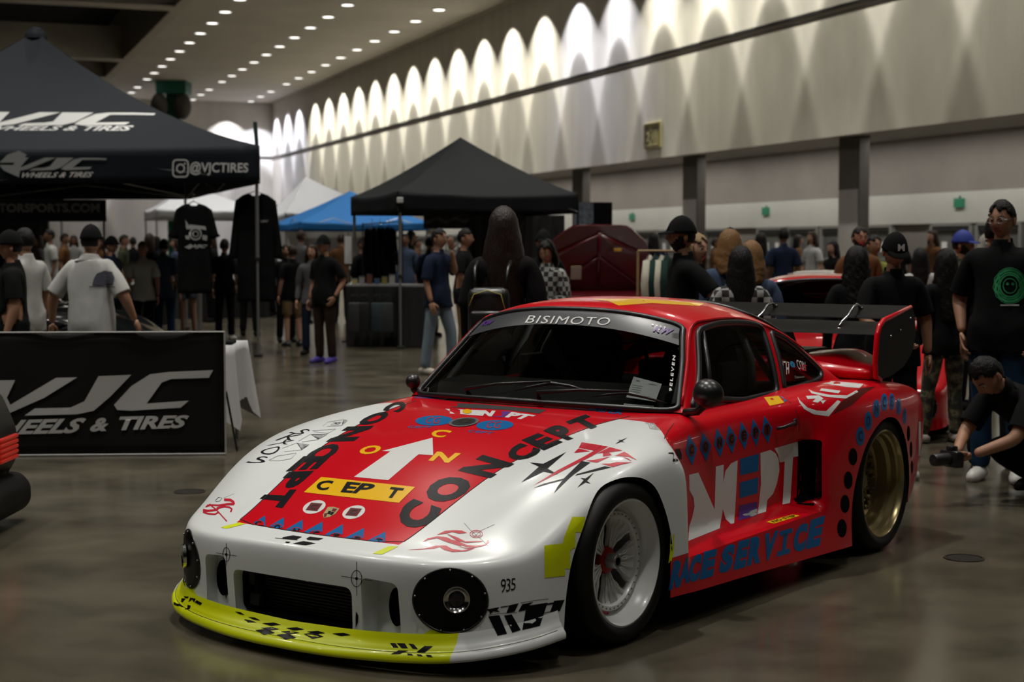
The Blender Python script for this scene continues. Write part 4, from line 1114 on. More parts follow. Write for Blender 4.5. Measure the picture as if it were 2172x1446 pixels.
Z2.poly('emblem_hub', M_CHROME, [ell(632, 282, 62, 18, 6, -.1)], off=.005, parent=o)
for q in ([(190, 42), (440, 52), (430, 74), (160, 62)], [(800, 62), (1190, 88), (1150, 118), (770, 90)], [(1640, 130), (2110, 180), (2080, 216), (1610, 160)]):
    Z2.text('blue_writing', M_BLUE, 'CONIFER', q, .03, trees=ROOT)
# near wing graphics
Z3.poly('star_red', M_REDV, [[(835, 425), (1075, 462), (975, 520), (800, 488)], [(800, 495), (935, 528), (745, 546)], [(1075, 465), (1140, 474), (950, 585), (680, 722), (280, 920), (560, 745), (860, 590)], [(1160, 480), (1305, 520), (1190, 535), (1010, 555)], [(1080, 548), (1150, 545), (1185, 572), (1080, 588)], [(1325, 534), (1370, 558), (1470, 630), (1370, 590), (1215, 580)], [(1310, 590), (1370, 610), (1415, 645), (1340, 610)], [(880, 636), (985, 625), (1165, 588), (1010, 660)], [(1060, 672), (1170, 668), (1240, 652), (1415, 655), (1300, 678), (1195, 710)]])
Z3.poly('star_black', M_INK, [[(835, 640), (935, 658), (750, 790), (700, 830), (515, 1010), (560, 930), (640, 830)], [(780, 790), (1100, 700), (1175, 714), (760, 808)], [(640, 838), (640, 852), (280, 950), (400, 900)]])
def spark(cx, cy, rx, ry, sk=0.0):
    return [(cx+rx*1.0, cy-ry), (cx+rx*.16, cy+ry*.10), (cx+rx*.62, cy+ry*.48), (cx-rx*.02, cy+ry*.30), (cx-rx, cy+ry), (cx-rx*.22, cy-ry*.02), (cx-rx*.62, cy-ry*.30), (cx-rx*.02, cy-ry*.22)]
Z3.poly('spark', M_INK, [spark(400, 710, 260, 175)])
Z3.poly('spark', M_INK, [spark(880, 860, 95, 85)])
Z3.poly('spark', M_INK, [spark(1290, 408, 70, 38)])
Z3.text('maker_mark', M_GREYV, 'ZGR', [(1560, 195), (1680, 205), (1750, 290), (1620, 270)], .03)
Z3.text('maker_mark', M_GREYV, 'PV', [(1395, 175), (1450, 180), (1440, 192), (1385, 186)], .0)
Z3.poly('wing_mark', M_INK, [[(1870, 510), (1905, 508), (1945, 640), (1880, 645), (1890, 560), (1830, 552), (1835, 542), (1890, 540)], [(1910, 505), (1960, 495), (1985, 560), (1985, 620), (1950, 638), (1925, 560)]])
Z3.poly('wing_mark', M_INK, [[(2048, 930), (2058, 960), (2055, 1100), (2042, 1060), (2038, 980)]])
# far wing outline lettering
for i, c in enumerate('SOXKS'):
    q = [[(300, 690), (380, 700), (330, 770), (100, 770)], [(440, 580), (545, 580), (420, 690), (230, 650)], [(580, 500), (680, 510), (600, 555), (350, 570)], [(680, 425), (770, 450), (650, 510), (450, 510)], [(830, 375), (860, 400), (760, 440), (590, 425)]][i]
    Z7.text('thin_lettering', M_INK, c, q, -.004, cell=6)
Z7.poly('outline_drawing', M_GREYV, [st(q, 5) for q in ([(380, 740), (480, 690), (700, 655), (640, 720), (500, 745), (390, 742)], [(540, 600), (700, 540), (850, 560), (760, 620), (560, 640)], [(720, 520), (860, 440), (1060, 440), (950, 500), (760, 530)], [(880, 400), (1150, 380), (1060, 430), (900, 410)], [(1000, 350), (1060, 300), (1240, 270), (1290, 280), (1220, 340), (1050, 350)], [(1090, 340), (1120, 310), (1220, 300), (1180, 330), (1100, 335)])], cell=6)
# red flourish on each side of the nose
Z8.poly('red_flourish', M_REDV, [[(90, 668), (250, 655), (340, 632), (420, 630), (330, 655), (200, 666)], [(345, 540), (420, 505), (500, 500), (560, 503), (605, 522), (540, 530), (480, 515), (420, 530)], [(220, 605), (270, 570), (350, 552), (430, 560), (520, 600), (560, 640), (430, 600), (350, 568), (280, 580)], [(370, 640), (425, 630), (480, 660), (560, 672), (670, 655), (600, 680), (480, 686), (410, 668)], [(440, 575), (520, 590), (600, 625), (680, 632), (760, 620), (790, 590), (785, 582), (795, 600), (760, 630), (690, 645), (600, 642), (530, 620)], [(520, 640), (600, 650), (700, 645), (620, 660)], [(430, 530), (520, 560), (590, 595), (720, 590), (740, 598), (600, 608), (520, 590)]])
Z8.poly('flourish_rings', M_REDV, [st([(684+54*cos(a*.4), 532+32*sin(a*.4)) for a in range(17)], 5), st([(684+36*cos(a*.4), 532+20*sin(a*.4)) for a in range(17)], 5)], cell=6)
Z8.poly('flourish_lines', M_INK, [st([(580, 438), (640, 505), (735, 585), (790, 640)], 2, 2), st([(660, 560), (730, 500), (840, 450)], 2, 2)], cell=6)
Z5.poly('red_flourish', M_REDV, [st([(700, 102), (770, 105), (800, 125), (808, 155)], 28, 26), st([(500, 180), (560, 160), (640, 165), (740, 150), (805, 150)], 12, 26), st([(620, 195), (700, 178), (760, 185), (785, 205), (770, 240)], 20, 18), st([(468, 215), (520, 225), (600, 215), (640, 200)], 26, 18), st([(470, 235), (520, 255), (600, 262), (640, 240)], 20, 16), st([(540, 150), (600, 200), (650, 250), (730, 340)], 14, 12), st([(500, 185), (520, 160), (560, 165)], 12, 12)], cell=6)
Z5.poly('flourish_lines', M_INK, [st([(700, 80), (810, 35)], 2), st([(600, 115), (640, 75), (680, 85), (650, 120), (605, 122)], 4)], cell=6)
# yellow tabs and patches
Z6.poly('yellow_tab', M_YEL, [[(1195, 264), (1290, 266), (1130, 344), (1040, 334)]])
Z5.poly('yellow_tab', M_YEL, [[(865, 350), (935, 368), (725, 420), (660, 405)]])
Z8.poly('yellow_patch', M_YEL, [[(1500, 386), (1612, 384), (1590, 500), (1555, 600), (1500, 880), (1265, 905), (1262, 630), (1420, 610), (1430, 560)]])
Z4.poly('yellow_edge', M_YEL, [[(45, 938), (75, 938), (72, 1060), (50, 1150), (30, 1165), (42, 1080)]])
Z6.poly('yellow_patch', M_YEL, [[(1240, 1165), (1400, 1142), (1520, 1110), (1600, 1060), (1875, 1060), (1885, 1180), (1880, 1230), (1240, 1230)]], trees=[BODYBVH])
Z5.poly('yellow_patch', M_YEL, [[(275, 950), (285, 985), (320, 1018), (345, 1025), (380, 1110), (415, 1185), (430, 1200), (200, 1200), (250, 1060)]], trees=[BODYBVH])
# nose marks
Z6.poly('nose_mark', M_INK, [[(175, 180), (280, 160), (365, 175), (300, 205), (180, 188)], [(405, 192), (440, 172), (570, 190), (520, 208), (420, 205)], [(275, 238), (380, 215), (495, 236), (400, 256)], [(210, 220), (255, 222), (235, 234), (205, 230)], st([(105, 186), (320, 205)], 4)])
def crosshair(zz, cx, cy, r, rx, l, m=M_INK):
    zz.poly('crosshair', m, [st([(cx-l, cy-l*.16), (cx+l, cy+l*.14)], 5), st([(cx-1, cy-l*1.1), (cx+3, cy+l*1.1)], 5), st([(cx+rx*cos(a*pi/12), cy+r*sin(a*pi/12)) for a in range(25)], 6), ell(cx, cy, 14, 16, 10)], cell=6)
crosshair(Z6, 888, 572, 78, 50, 148)
crosshair(Z5, 725, 700, 78, 38, 112)
Z6.poly('strut_mark', M_INK, [[(882, 885), (905, 925), (903, 990), (880, 1045), (878, 960)]])
Z5.poly('strut_mark', M_INK, [[(733, 1025), (735, 1110), (722, 1195), (712, 1110)]])
# near nose side
Z8.text('number_print', M_INK, '935', [(893, 915), (1020, 905), (1018, 1005), (890, 1035)], -.005, spacing=.8, cell=6)
Z8.poly('big_wing_logo', M_INK, [[(785, 1232), (880, 1222), (945, 1380), (865, 1396)], [(920, 1225), (985, 1215), (1062, 1348), (990, 1372)], [(1105, 1170), (1130, 1140), (1290, 1115), (1225, 1312), (1075, 1348)], [(1345, 1100), (1435, 1092), (1395, 1185), (1310, 1198)], [(1240, 1130), (1345, 1112), (1330, 1130), (1290, 1135)], [(965, 1138), (1045, 1120), (1010, 1190), (940, 1202)], [(1075, 1130), (1170, 1110), (1140, 1130), (1100, 1180), (1040, 1192)], [(890, 1150), (965, 1140), (960, 1148), (890, 1160)], [(760, 1172), (800, 1168), (885, 1152), (860, 1175), (888, 1195), (830, 1190), (800, 1215), (795, 1190)], st([(1060, 1118), (1180, 1098), (1298, 1084)], 4), st([(785, 1222), (900, 1205), (1030, 1200)], 4), st([(1255, 1205), (1300, 1195), (1350, 1190)], 5)])
# splitter prints
chk = []
ux, uy = Vector((170, 28)), Vector((108, 62))
for (cx, cy) in ((75, 1010), (60, 1055), (10, 1085), (300, 1055), (250, 1090), (215, 1130), (500, 1090), (475, 1122), (745, 1108)):
    w_, h_ = (95, 30) if cy not in (1010, 1055, 1090, 1108) else (90, 16)
    chk.append([(cx-w_, cy-h_*.6), (cx+w_*.2, cy-h_), (cx+w_, cy+h_*.3), (cx-w_*.1, cy+h_)])
Z6.poly('chequer_print', M_INK, chk, trees=[SPLBVH], cell=8)
Z5.poly('chequer_print', M_INK, [[(820, 1325), (880, 1332), (925, 1362), (870, 1355)], [(965, 1385), (1040, 1392), (1100, 1425), (1020, 1412)], [(920, 1410), (990, 1420), (1060, 1446), (960, 1446)]], trees=[SPLBVH], cell=8)
Z6.poly('splitter_mark', M_INK, [[(1208, 1188), (1260, 1190), (1290, 1235), (1235, 1232)], [(1270, 1190), (1350, 1192), (1380, 1240), (1320, 1240)], [(1385, 1195), (1435, 1200), (1475, 1248), (1425, 1245)], [(1540, 1218), (1620, 1220), (1535, 1285), (1460, 1278)], [(1290, 1260), (1385, 1262), (1300, 1295), (1215, 1298)], [(1370, 1290), (1415, 1294), (1430, 1310), (1380, 1308)], [(1460, 1297), (1505, 1300), (1525, 1318), (1475, 1315)], [(1550, 1302), (1600, 1306), (1618, 1326), (1565, 1322)]], trees=[SPLBVH], cell=8)
Z5.poly('splitter_mark', M_INK, [[(265, 1158), (315, 1162), (300, 1180), (262, 1172)], [(235, 1180), (280, 1185), (245, 1225), (230, 1218)], [(330, 1172), (390, 1185), (370, 1225), (350, 1190), (310, 1222)], [(400, 1200), (460, 1232), (440, 1255), (380, 1225)], [(300, 1250), (335, 1262), (320, 1300), (265, 1302), (300, 1285)], [(110, 1222), (160, 1225), (215, 1262), (190, 1270)], [(175, 1238), (215, 1245), (265, 1280), (235, 1275)]], trees=[SPLBVH], cell=8)
Z4.poly('intake_shade', M_MESHB, [[(1050, 190), (1200, 190), (1175, 715), (1035, 700)]], trees=[BODYBVH], off=.0009, cell=8, maxe=.3)  # flat black painted on the wall for the dark of the intake
# side: diamonds with letters
dia = [(207, 275, 42, 122), (318, 250, 42, 118), (428, 218, 40, 116), (522, 190, 40, 114), (620, 162, 38, 112), (712, 138, 36, 110), (803, 115, 38, 110)]
for i, (cx, cy, rx, ry) in enumerate(dia):
    Z4.poly('blue_diamond', M_BLUE, [[(cx-22, cy-ry), (cx+rx+5, cy-12), (cx+8, cy+ry), (cx-rx-2, cy+14)]])
    Z4.poly('diamond_disc', M_NAVY, [ell(cx, cy, 26, 50, 20)], off=.002)
    Z4.text('diamond_letter', M_INK, 'CONCEPT'[i], [(cx-16, cy-30), (cx+16, cy-38), (cx+16, cy+26), (cx-14, cy+36)], .03, off=.0028)
# side: big white lettering
def arc(cx, cy, rx, ry, a0, a1, n=14): return [(cx+rx*cos(RD(a0+(a1-a0)*k/n)), cy+ry*sin(RD(a0+(a1-a0)*k/n))) for k in range(n+1)]
Z4.poly('door_lettering', M_WV, [[(190, 470), (262, 452), (390, 742), (400, 405), (462, 390), (455, 740), (432, 892), (185, 992), (190, 875), (215, 800), (232, 720), (225, 650), (192, 590)],
    [(572, 355), (560, 600), (545, 852), (520, 858), (478, 820), (455, 740), (455, 560), (475, 440), (520, 380)],
    [(750, 298), (830, 274), (870, 300), (895, 350), (900, 440), (880, 540), (850, 620), (805, 668), (795, 762), (730, 780), (755, 540)],
    [(862, 262), (1045, 208), (1048, 322), (1008, 332), (985, 692), (925, 705), (942, 365), (905, 372), (890, 310)]], cell=9)
Z4.poly('blue_block', M_BLUE, [[(590, 345), (740, 302), (735, 440), (592, 474)], [(590, 530), (735, 490), (730, 612), (588, 655)]], cell=9)
Z4.poly('purple_block', M_PURP, [[(585, 712), (725, 680), (722, 790), (578, 832)]], cell=9)
Z4.poly('block_car_print', M_GREYV, [[(600, 790), (650, 762), (725, 735), (725, 785), (690, 800), (640, 795)]], off=.002, cell=9)
o = Z4.poly('step_sticker', M_YV, [[(795, 842), (1005, 783), (1062, 793), (858, 855)]])
Z4.text('sticker_lettering', M_INK, 'NO STEP', [(830, 835), (1010, 787), (1040, 795), (860, 848)], .02, off=.002)
# RACE SERVICE along the skirt
for ch, q in (('R', [(70, 1160), (150, 1135), (120, 1335), (35, 1370)]), ('A', [(140, 1140), (205, 1118), (190, 1305), (95, 1345)]), ('C', [(210, 1120), (290, 1095), (265, 1290), (180, 1315)]), ('E', [(310, 1085), (405, 1060), (375, 1255), (280, 1285)]), ('S', [(460, 1040), (555, 1015), (520, 1215), (425, 1240)]), ('E', [(580, 1005), (665, 980), (630, 1185), (542, 1210)]), ('R', [(680, 975), (775, 945), (745, 1150), (650, 1178)]), ('V', [(790, 945), (890, 915), (850, 1120), (765, 1150)]), ('I', [(905, 915), (1005, 885), (980, 1085), (880, 1115)]), ('C', [(1030, 880), (1125, 850), (1100, 1050), (1005, 1080)]), ('E', [(1150, 835), (1255, 800), (1215, 1015), (1115, 1045)])):
    if ch == 'I':
        a, b, c, d = [Vector(p) for p in q]
        def Qi(u, w): p = (d*(1-u)+c*u)*(1-w)+(a*(1-u)+b*u)*w; return (p.x, p.y)
        Z4.poly('skirt_lettering', M_BLUE, [[Qi(*t) for t in ((0, 1), (1, 1), (1, .8), (.66, .8), (.66, .2), (1, .2), (1, 0), (0, 0), (0, .2), (.34, .2), (.34, .8), (0, .8))]])
    else: L(ch, Z4, q, M_BLUE, .07, 'skirt_lettering')
# rear wing lettering and dots
Zb = Z(1180, 620, 2.191)
for i, (cx, cy, rx, ry) in enumerate(((1412, 668, 20, 44), (1449, 597, 18, 44), (1487, 540, 17, 42), (1523, 510, 16, 40), (1558, 507, 14, 38), (1590, 530, 12, 38), (1618, 575, 9, 38))):
    Zb.poly('blue_disc', M_BLUE, [ell(cx, cy, rx, ry, 20)], cell=8)
    Zb.text('disc_letter', mat('ink blue', (0.003, 0.01, 0.06), .4), 'CONCEPT'[i], [(cx-rx*.5, cy-24), (cx+rx*.5, cy-26), (cx+rx*.5, cy+22), (cx-rx*.5, cy+26)], .04, off=.002, cell=8)
for cx, cy, rx, ry in ((1378, 763, 20, 40), (1356, 872, 20, 41), (1341, 982, 21, 42), (1327, 1095, 22, 42), (1636, 655, 7, 36), (1648, 730, 6, 38), (1652, 810, 5, 30)):
    Zb.poly('dark_dot', M_MESHB, [ell(cx, cy, rx, ry, 20)], cell=8)
Zb.poly('tail_stripe', M_WV, [[(1683, 600), (1693, 600), (1692, 790), (1682, 800)]], cell=8)
Zb.poly('side_marker', mat('amber lens', (0.5, 0.12, 0.02), 0.25), [[(1690, 800), (1698, 815), (1665, 870), (1655, 865)]], cell=8)
# shoulder emblem behind the side window
ZR.poly('shoulder_emblem', M_WV, [[(865, 1090), (890, 1130), (960, 1195), (1050, 1225), (1140, 1230), (1250, 1125), (1280, 1140), (1165, 1280), (1020, 1260), (930, 1210), (885, 1150)], [(945, 1085), (1075, 1080), (1115, 1110), (1060, 1150), (1010, 1140), (1040, 1110), (965, 1115)], [(1095, 1012), (1280, 1035), (1260, 1060), (1080, 1035)], [(1095, 940), (1240, 945), (1500, 970), (1460, 1010), (1340, 1000), (1180, 975), (1100, 965)], [(970, 1020), (1020, 1045), (1180, 1075), (1340, 1080), (1430, 1030), (1450, 1045), (1330, 1110), (1150, 1095), (1000, 1060)], [(1085, 1130), (1140, 1125), (1110, 1160)]], cell=7)
ZR.poly('shoulder_shadow', mat('painted shade', (0.10, 0.01, 0.008), .3, 0, .3), [[(1290, 1135), (1470, 1010), (1620, 992), (1510, 1060), (1390, 1170), (1200, 1265)]], off=.0009, cell=7)  # shade on the rear shoulder, painted as a dark red patch
ZR.poly('door_sticker', M_YV, [[(545, 1098), (685, 1085), (740, 1150), (600, 1180)]])
ZR.poly('door_sticker_end', M_BLUE, [[(695, 1088), (720, 1092), (765, 1130), (745, 1145)]])
# roof print
Zf = Z(1120, 420, 3.745)
Zf.poly('roof_print', M_YV, [[(500, 802), (900, 800), (1400, 838), (1360, 858), (980, 835), (720, 855), (640, 820)]], trees=[ROOFBVH], cell=9, maxe=.3)
# sun strip lettering
STT = [STRIPBVH]
ZW.text('strip_lettering', M_WV, 'BISIMOTO', [(920, 228), (1500, 244), (1490, 298), (900, 280)], .0, .15, trees=STT, off=.003, spacing=1.1)
for q, c, dy in (([(1800, 300), (1945, 325), (1925, 368), (1790, 340)], M_PURP, 0), ([(610, 270), (690, 262), (670, 290), (600, 302)], M_PURP, 0)):
    ZW.text('strip_logo', c, 'KW', q, .05, .3, trees=STT, off=.0035)
ZW.poly('strip_chequer', M_WV, [[(1785+14*i+8*j, 288+13*j+3*i), (1797+14*i+8*j, 290+13*j+3*i), (1799+14*i+8*j, 300+13*j+3*i), (1787+14*i+8*j, 298+13*j+3*i)] for j in range(4) for i in range(7-j) if (i+j) % 2 == 0], trees=STT, off=.003, cell=6)
# on the windscreen: vertical word, papers inside
WST = [WSBVH]
bm = unit_box(text2d('9ELEVEN', .03, 0, 1.4)); subdivide_grid2d(bm, .08, 0, 1, 0, 1)
lay('glass_lettering', quadmap(bm, [ZW((1905, 755)), ZW((1932, 505)), ZW((1952, 510)), ZW((1925, 760))]), M_WV, WST, off=.002, cell=8)
pp = ZW.poly('paper_sheet', M_PAPER if 'M_PAPER' in globals() else M_WV, [[(1655, 630), (1855, 682), (1810, 806), (1602, 775)]], trees=WST, off=-.02)
ZW.poly('paper_print', M_GREYV, [[(1675, 655), (1700, 660), (1697, 668), (1672, 663)]]+[st([(1650-6*i, 690+14*i), (1720-6*i, 702+14*i)], 3) for i in range(4)]+[st([(1760, 682), (1815, 692)], 4)], trees=WST, off=-.018, cell=8)
ZW.poly('paper_sheet', MATS.get('white paper', M_WV), [[(1588, 818), (1800, 835), (1790, 872), (1578, 840)]], trees=WST, off=-.02)
# side window stickers
QT = [SIDEBVH['q']]
ZR.poly('window_sticker', mat('sticker blue', (0.01, 0.10, 0.42), .4), [[(625, 755), (720, 738), (742, 895), (640, 908)]], trees=QT, off=.003)
ZR.text('sticker_text', M_WV, 'RS', [(665, 770), (722, 762), (735, 880), (680, 885)], .03, trees=QT, off=.0045, cell=6)
ZR.text('window_sticker', M_WV, 'H', [(745, 765), (782, 775), (785, 870), (755, 880)], .03, .1, trees=QT, off=.003, cell=6)
ZR.text('window_sticker', M_SKY, '9', [(785, 745), (835, 760), (845, 845), (805, 855)], .06, trees=QT, off=.003, cell=6)
ZR.text('window_sticker', M_WV, 'CON', [(845, 735), (935, 760), (940, 840), (870, 830)], .0, trees=QT, off=.003, cell=6)
ZR.text('window_sticker', M_REDV, 'ACE', [(880, 780), (945, 790), (945, 850), (885, 845)], .02, trees=QT, off=.004, cell=6)
ZR.text('window_sticker', M_GREYV, 'Titanium', [(832, 895), (930, 890), (925, 910), (830, 918)], .0, trees=QT, off=.003, cell=6)
# wipers set on the glass
def gpt(p, lift, trees=(WSBVH, ROOFBVH, BODYBVH)):
    d = (CR @ ray(*p)).normalized(); h = body_ray(CO, d, trees); n = h[1] if h[1].dot(d) < 0 else -h[1]
    return h[0]+n*lift
for arm, bl in (([(999, 846), (996, 834), (1060, 824), (1171, 816)], [(1094, 831), (1125, 824), (1171, 817), (1210, 822), (1244, 830)]), ([(1146, 858), (1145, 842), (1230, 837), (1335, 837)], [(1256, 844), (1290, 840), (1330, 838), (1370, 846), (1414, 858)])):
    a_ = obj('wiper_arm', tube(bmesh.new(), [gpt(arm[0], .004), gpt(arm[1], .03), gpt(arm[2], .03), gpt(arm[3], .022)], [.012, .010, .006, .005], 8), M_TRIM, CAR, True)
    obj('wiper_blade', tube(bmesh.new(), [gpt(p, .008+.006*(1-abs(i-2)/2)) for i, p in enumerate(bl)], [.003, .006, .009, .007, .003], 6), M_TRIM, a_, True)
# ---------------------------------------------------------------- people
SKINS = {'light': (0.46, 0.25, 0.17), 'tan': (0.34, 0.17, 0.10), 'brown': (0.20, 0.095, 0.055)}
def skin_mat(k): return mat('skin '+k, SKINS[k], 0.55, var=.08, vscale=30)
def cloth(name, c, rough=.9): return mat(name, c, rough, spec=.12, var=.18, vscale=9, bump=.25, bscale=14)
C_BLK = cloth('black cotton', (0.006, 0.006, 0.0065)); C_WHT = cloth('white cotton', (0.42, 0.42, 0.40)); C_NAV = cloth('navy cotton', (0.012, 0.018, 0.04))
C_DNM = cloth('light denim', (0.16, 0.20, 0.24)); C_DNB = cloth('blue denim', (0.012, 0.035, 0.075)); C_KHK = cloth('khaki cotton', (0.17, 0.11, 0.055)); C_GRY = cloth('grey cotton', (0.10, 0.10, 0.105))
C_BRN = cloth('brown suede', (0.11, 0.05, 0.02)); C_BLT = cloth('blue grey cotton', (0.05, 0.07, 0.12)); C_DKB = cloth('dark brown twill', (0.025, 0.016, 0.012)); C_OLV = cloth('olive cotton', (0.04, 0.045, 0.025)); C_BEI = cloth('beige fleece', (0.35, 0.33, 0.28))

def hair_mat(name, c, rough=.5, spec=.3):
    m = mat(name, c, rough, spec=spec, bump=.9, bscale=1.0)
    nt = m.node_tree
    for n in list(nt.nodes):
        if n.type == 'TEX_NOISE':
            mp = nt.nodes.new('ShaderNodeMapping'); mp.inputs['Scale'].default_value = (150, 150, 7)
            src = n.inputs['Vector'].links[0].from_socket; nt.links.new(src, mp.inputs[0]); nt.links.new(mp.outputs[0], n.inputs['Vector'])
    return m
H_BLK = hair_mat('black hair', (0.006, 0.005, 0.005), .5, .25); H_BRN = hair_mat('brown hair', (0.03, 0.015, 0.009)); H_BLD = hair_mat('blonde hair', (0.30, 0.20, 0.10)); H_GNG = hair_mat('ginger hair', (0.20, 0.10, 0.035)); H_DRK = hair_mat('dark brown long hair', (0.018, 0.011, 0.010), .42, .4)
def camo_mat():
    m = bpy.data.materials.new('camouflage cloth'); m.use_nodes = True; N = m.node_tree.nodes; L_ = m.node_tree.links
    tc = N.new('ShaderNodeTexCoord'); n = N.new('ShaderNodeTexNoise'); n.inputs['Scale'].default_value = 14; n.inputs['Detail'].default_value = 2
    r = N.new('ShaderNodeValToRGB'); r.color_ramp.interpolation = 'CONSTANT'; e = r.color_ramp.elements
    e[0].position = 0; e[0].color = (.012, .012, .008, 1); e[1].position = .46; e[1].color = (.05, .045, .02, 1)
    q = e.new(.54); q.color = (.12, .10, .06, 1); q = e.new(.62); q.color = (.03, .035, .015, 1)
    L_.new(tc.outputs['Object'], n.inputs[0]); L_.new(n.outputs[0], r.inputs[0]); L_.new(r.outputs[0], N['Principled BSDF'].inputs[0]); N['Principled BSDF'].inputs['Roughness'].default_value = .9
    return m
def plaid_mat():
    m = bpy.data.materials.new('black and white plaid'); m.use_nodes = True; N = m.node_tree.nodes; L_ = m.node_tree.links
    tc = N.new('ShaderNodeTexCoord'); n = N.new('ShaderNodeTexChecker'); n.inputs['Scale'].default_value = 22
    n.inputs['Color1'].default_value = (.30, .30, .29, 1); n.inputs['Color2'].default_value = (.015, .015, .015, 1)
    L_.new(tc.outputs['Object'], n.inputs[0]); L_.new(n.outputs[0], N['Principled BSDF'].inputs[0]); N['Principled BSDF'].inputs['Roughness'].default_value = .9
    return m
C_CAMO = camo_mat(); C_PLAID = plaid_mat()
def g2(x, z, cx, cz, sx, sz): return math.exp(-((x-cx)/sx)**2-((z-cz)/sz)**2)
def head_pt(d, female=False):
    x, y, z = d; rx, ry, rz = .074, .096, .118
    if z < 0: rx *= 1-.30*abs(z)**1.4; ry *= 1-.10*abs(z)
    px, py, pz = x*rx, y*ry, z*rz
    if y < 0:
        f = min(1, -y*1.6)
        py -= f*(.022*g2(px, pz, 0, -.022, .012, .018)+.010*g2(px, pz, 0, -.002, .009, .02)+.006*g2(px, pz, 0, .030, .045, .010)+.007*g2(px, pz, 0, -.058, .022, .010)+.010*g2(px, pz, 0, -.098, .026, .016)+.004*g2(abs(px), pz, .045, -.030, .018, .022))
        py += f*(.012*g2(abs(px), pz, .030, .008, .015, .011)+.003*g2(px, pz, 0, -.046, .02, .004)+.004*g2(px, pz, 0, -.076, .02, .008))
        if z < -.55: py += .012*(-z-.55)
    elif z < 0: py *= 1-.28*abs(z)
    return Vector((px, py, pz))
def head_mesh(off=0.0, keep=None, nu=28, nv=20):
    """one head surface; keep(d) picks directions for hair, beards and caps"""
    bm = bmesh.new(); V = {}
    def gv(i, j):
        k = (i % nu, j) if 0 < j < nv else (0, j)
        if k not in V:
            a = 2*pi*(i % nu)/nu; b = pi*j/nv; d = Vector((sin(b)*sin(a), sin(b)*cos(a), cos(b))); p = head_pt(d)
            p = p+Vector((d.x/.9, d.y, d.z)).normalized()*off
            V[k] = (bm.verts.new(p), d)
        return V[k]
    for i in range(nu):
        for j in range(nv):
            q = [gv(i, j), gv(i+1, j), gv(i+1, j+1), gv(i, j+1)]; vs = []
            for v, d in q:
                if v not in vs: vs.append(v)
            c = sum((d for v, d in q), Vector())/4
            if keep is None or keep(c): bm.faces.new(vs[::-1])
    bmesh.ops.delete(bm, geom=[v for v in bm.verts if not v.link_faces], context='VERTS')
    bmesh.ops.recalc_face_normals(bm, faces=bm.faces)
    return bm
def thicken(bm, t):
    bm.normal_update(); fs = list(bm.faces); bnd = [e for e in bm.edges if len(e.link_faces) == 1]
    mp = {v: bm.verts.new(v.co-v.normal*t) for v in list(bm.verts)}
    for f in fs: bm.faces.new([mp[v] for v in f.verts][::-1])
    for e in bnd:
        l = e.link_loops[0]; a, b = l.vert, l.link_loop_next.vert; bm.faces.new((b, a, mp[a], mp[b]))
    return bm
HANDS = {}
def hand_bm(curl):
    """right hand pointing down -z, palm facing -x(inwards), thumb forward (-y)"""
    bm = bmesh.new()
    box(bm, (0, 0, -.045), (.026, .078, .088), None, .011)
    for k, (y, L_) in enumerate(((-.029, .068), (-.010, .078), (.010, .072), (.028, .056))):
        p = Vector((0, y, -.085)); pts = [Vector((0, y*.9, -.06)), p]; a = curl*.5
        for s_ in (.42, .32, .26):
            p = p+Vector((-sin(a), y*.25, -cos(a)))*(L_*s_); pts.append(p); a += curl
        tube(bm, pts, [.0095, .0095, .0085, .0075, .0060], 6)
    tube(bm, [(-.004, -.025, -.02), (-.012, -.050, -.040), (-.020, -.062, -.066), (-.026, -.062, -.088)], [.012, .0115, .0095, .007], 6)
    return bm
BONES = [('pelvis', 'waist', 't'), ('waist', 'chest', 't'), ('chest', 'neckb', 't'), ('neckb', 'neck', 'n'), ('neck', 'headc', 'n')]
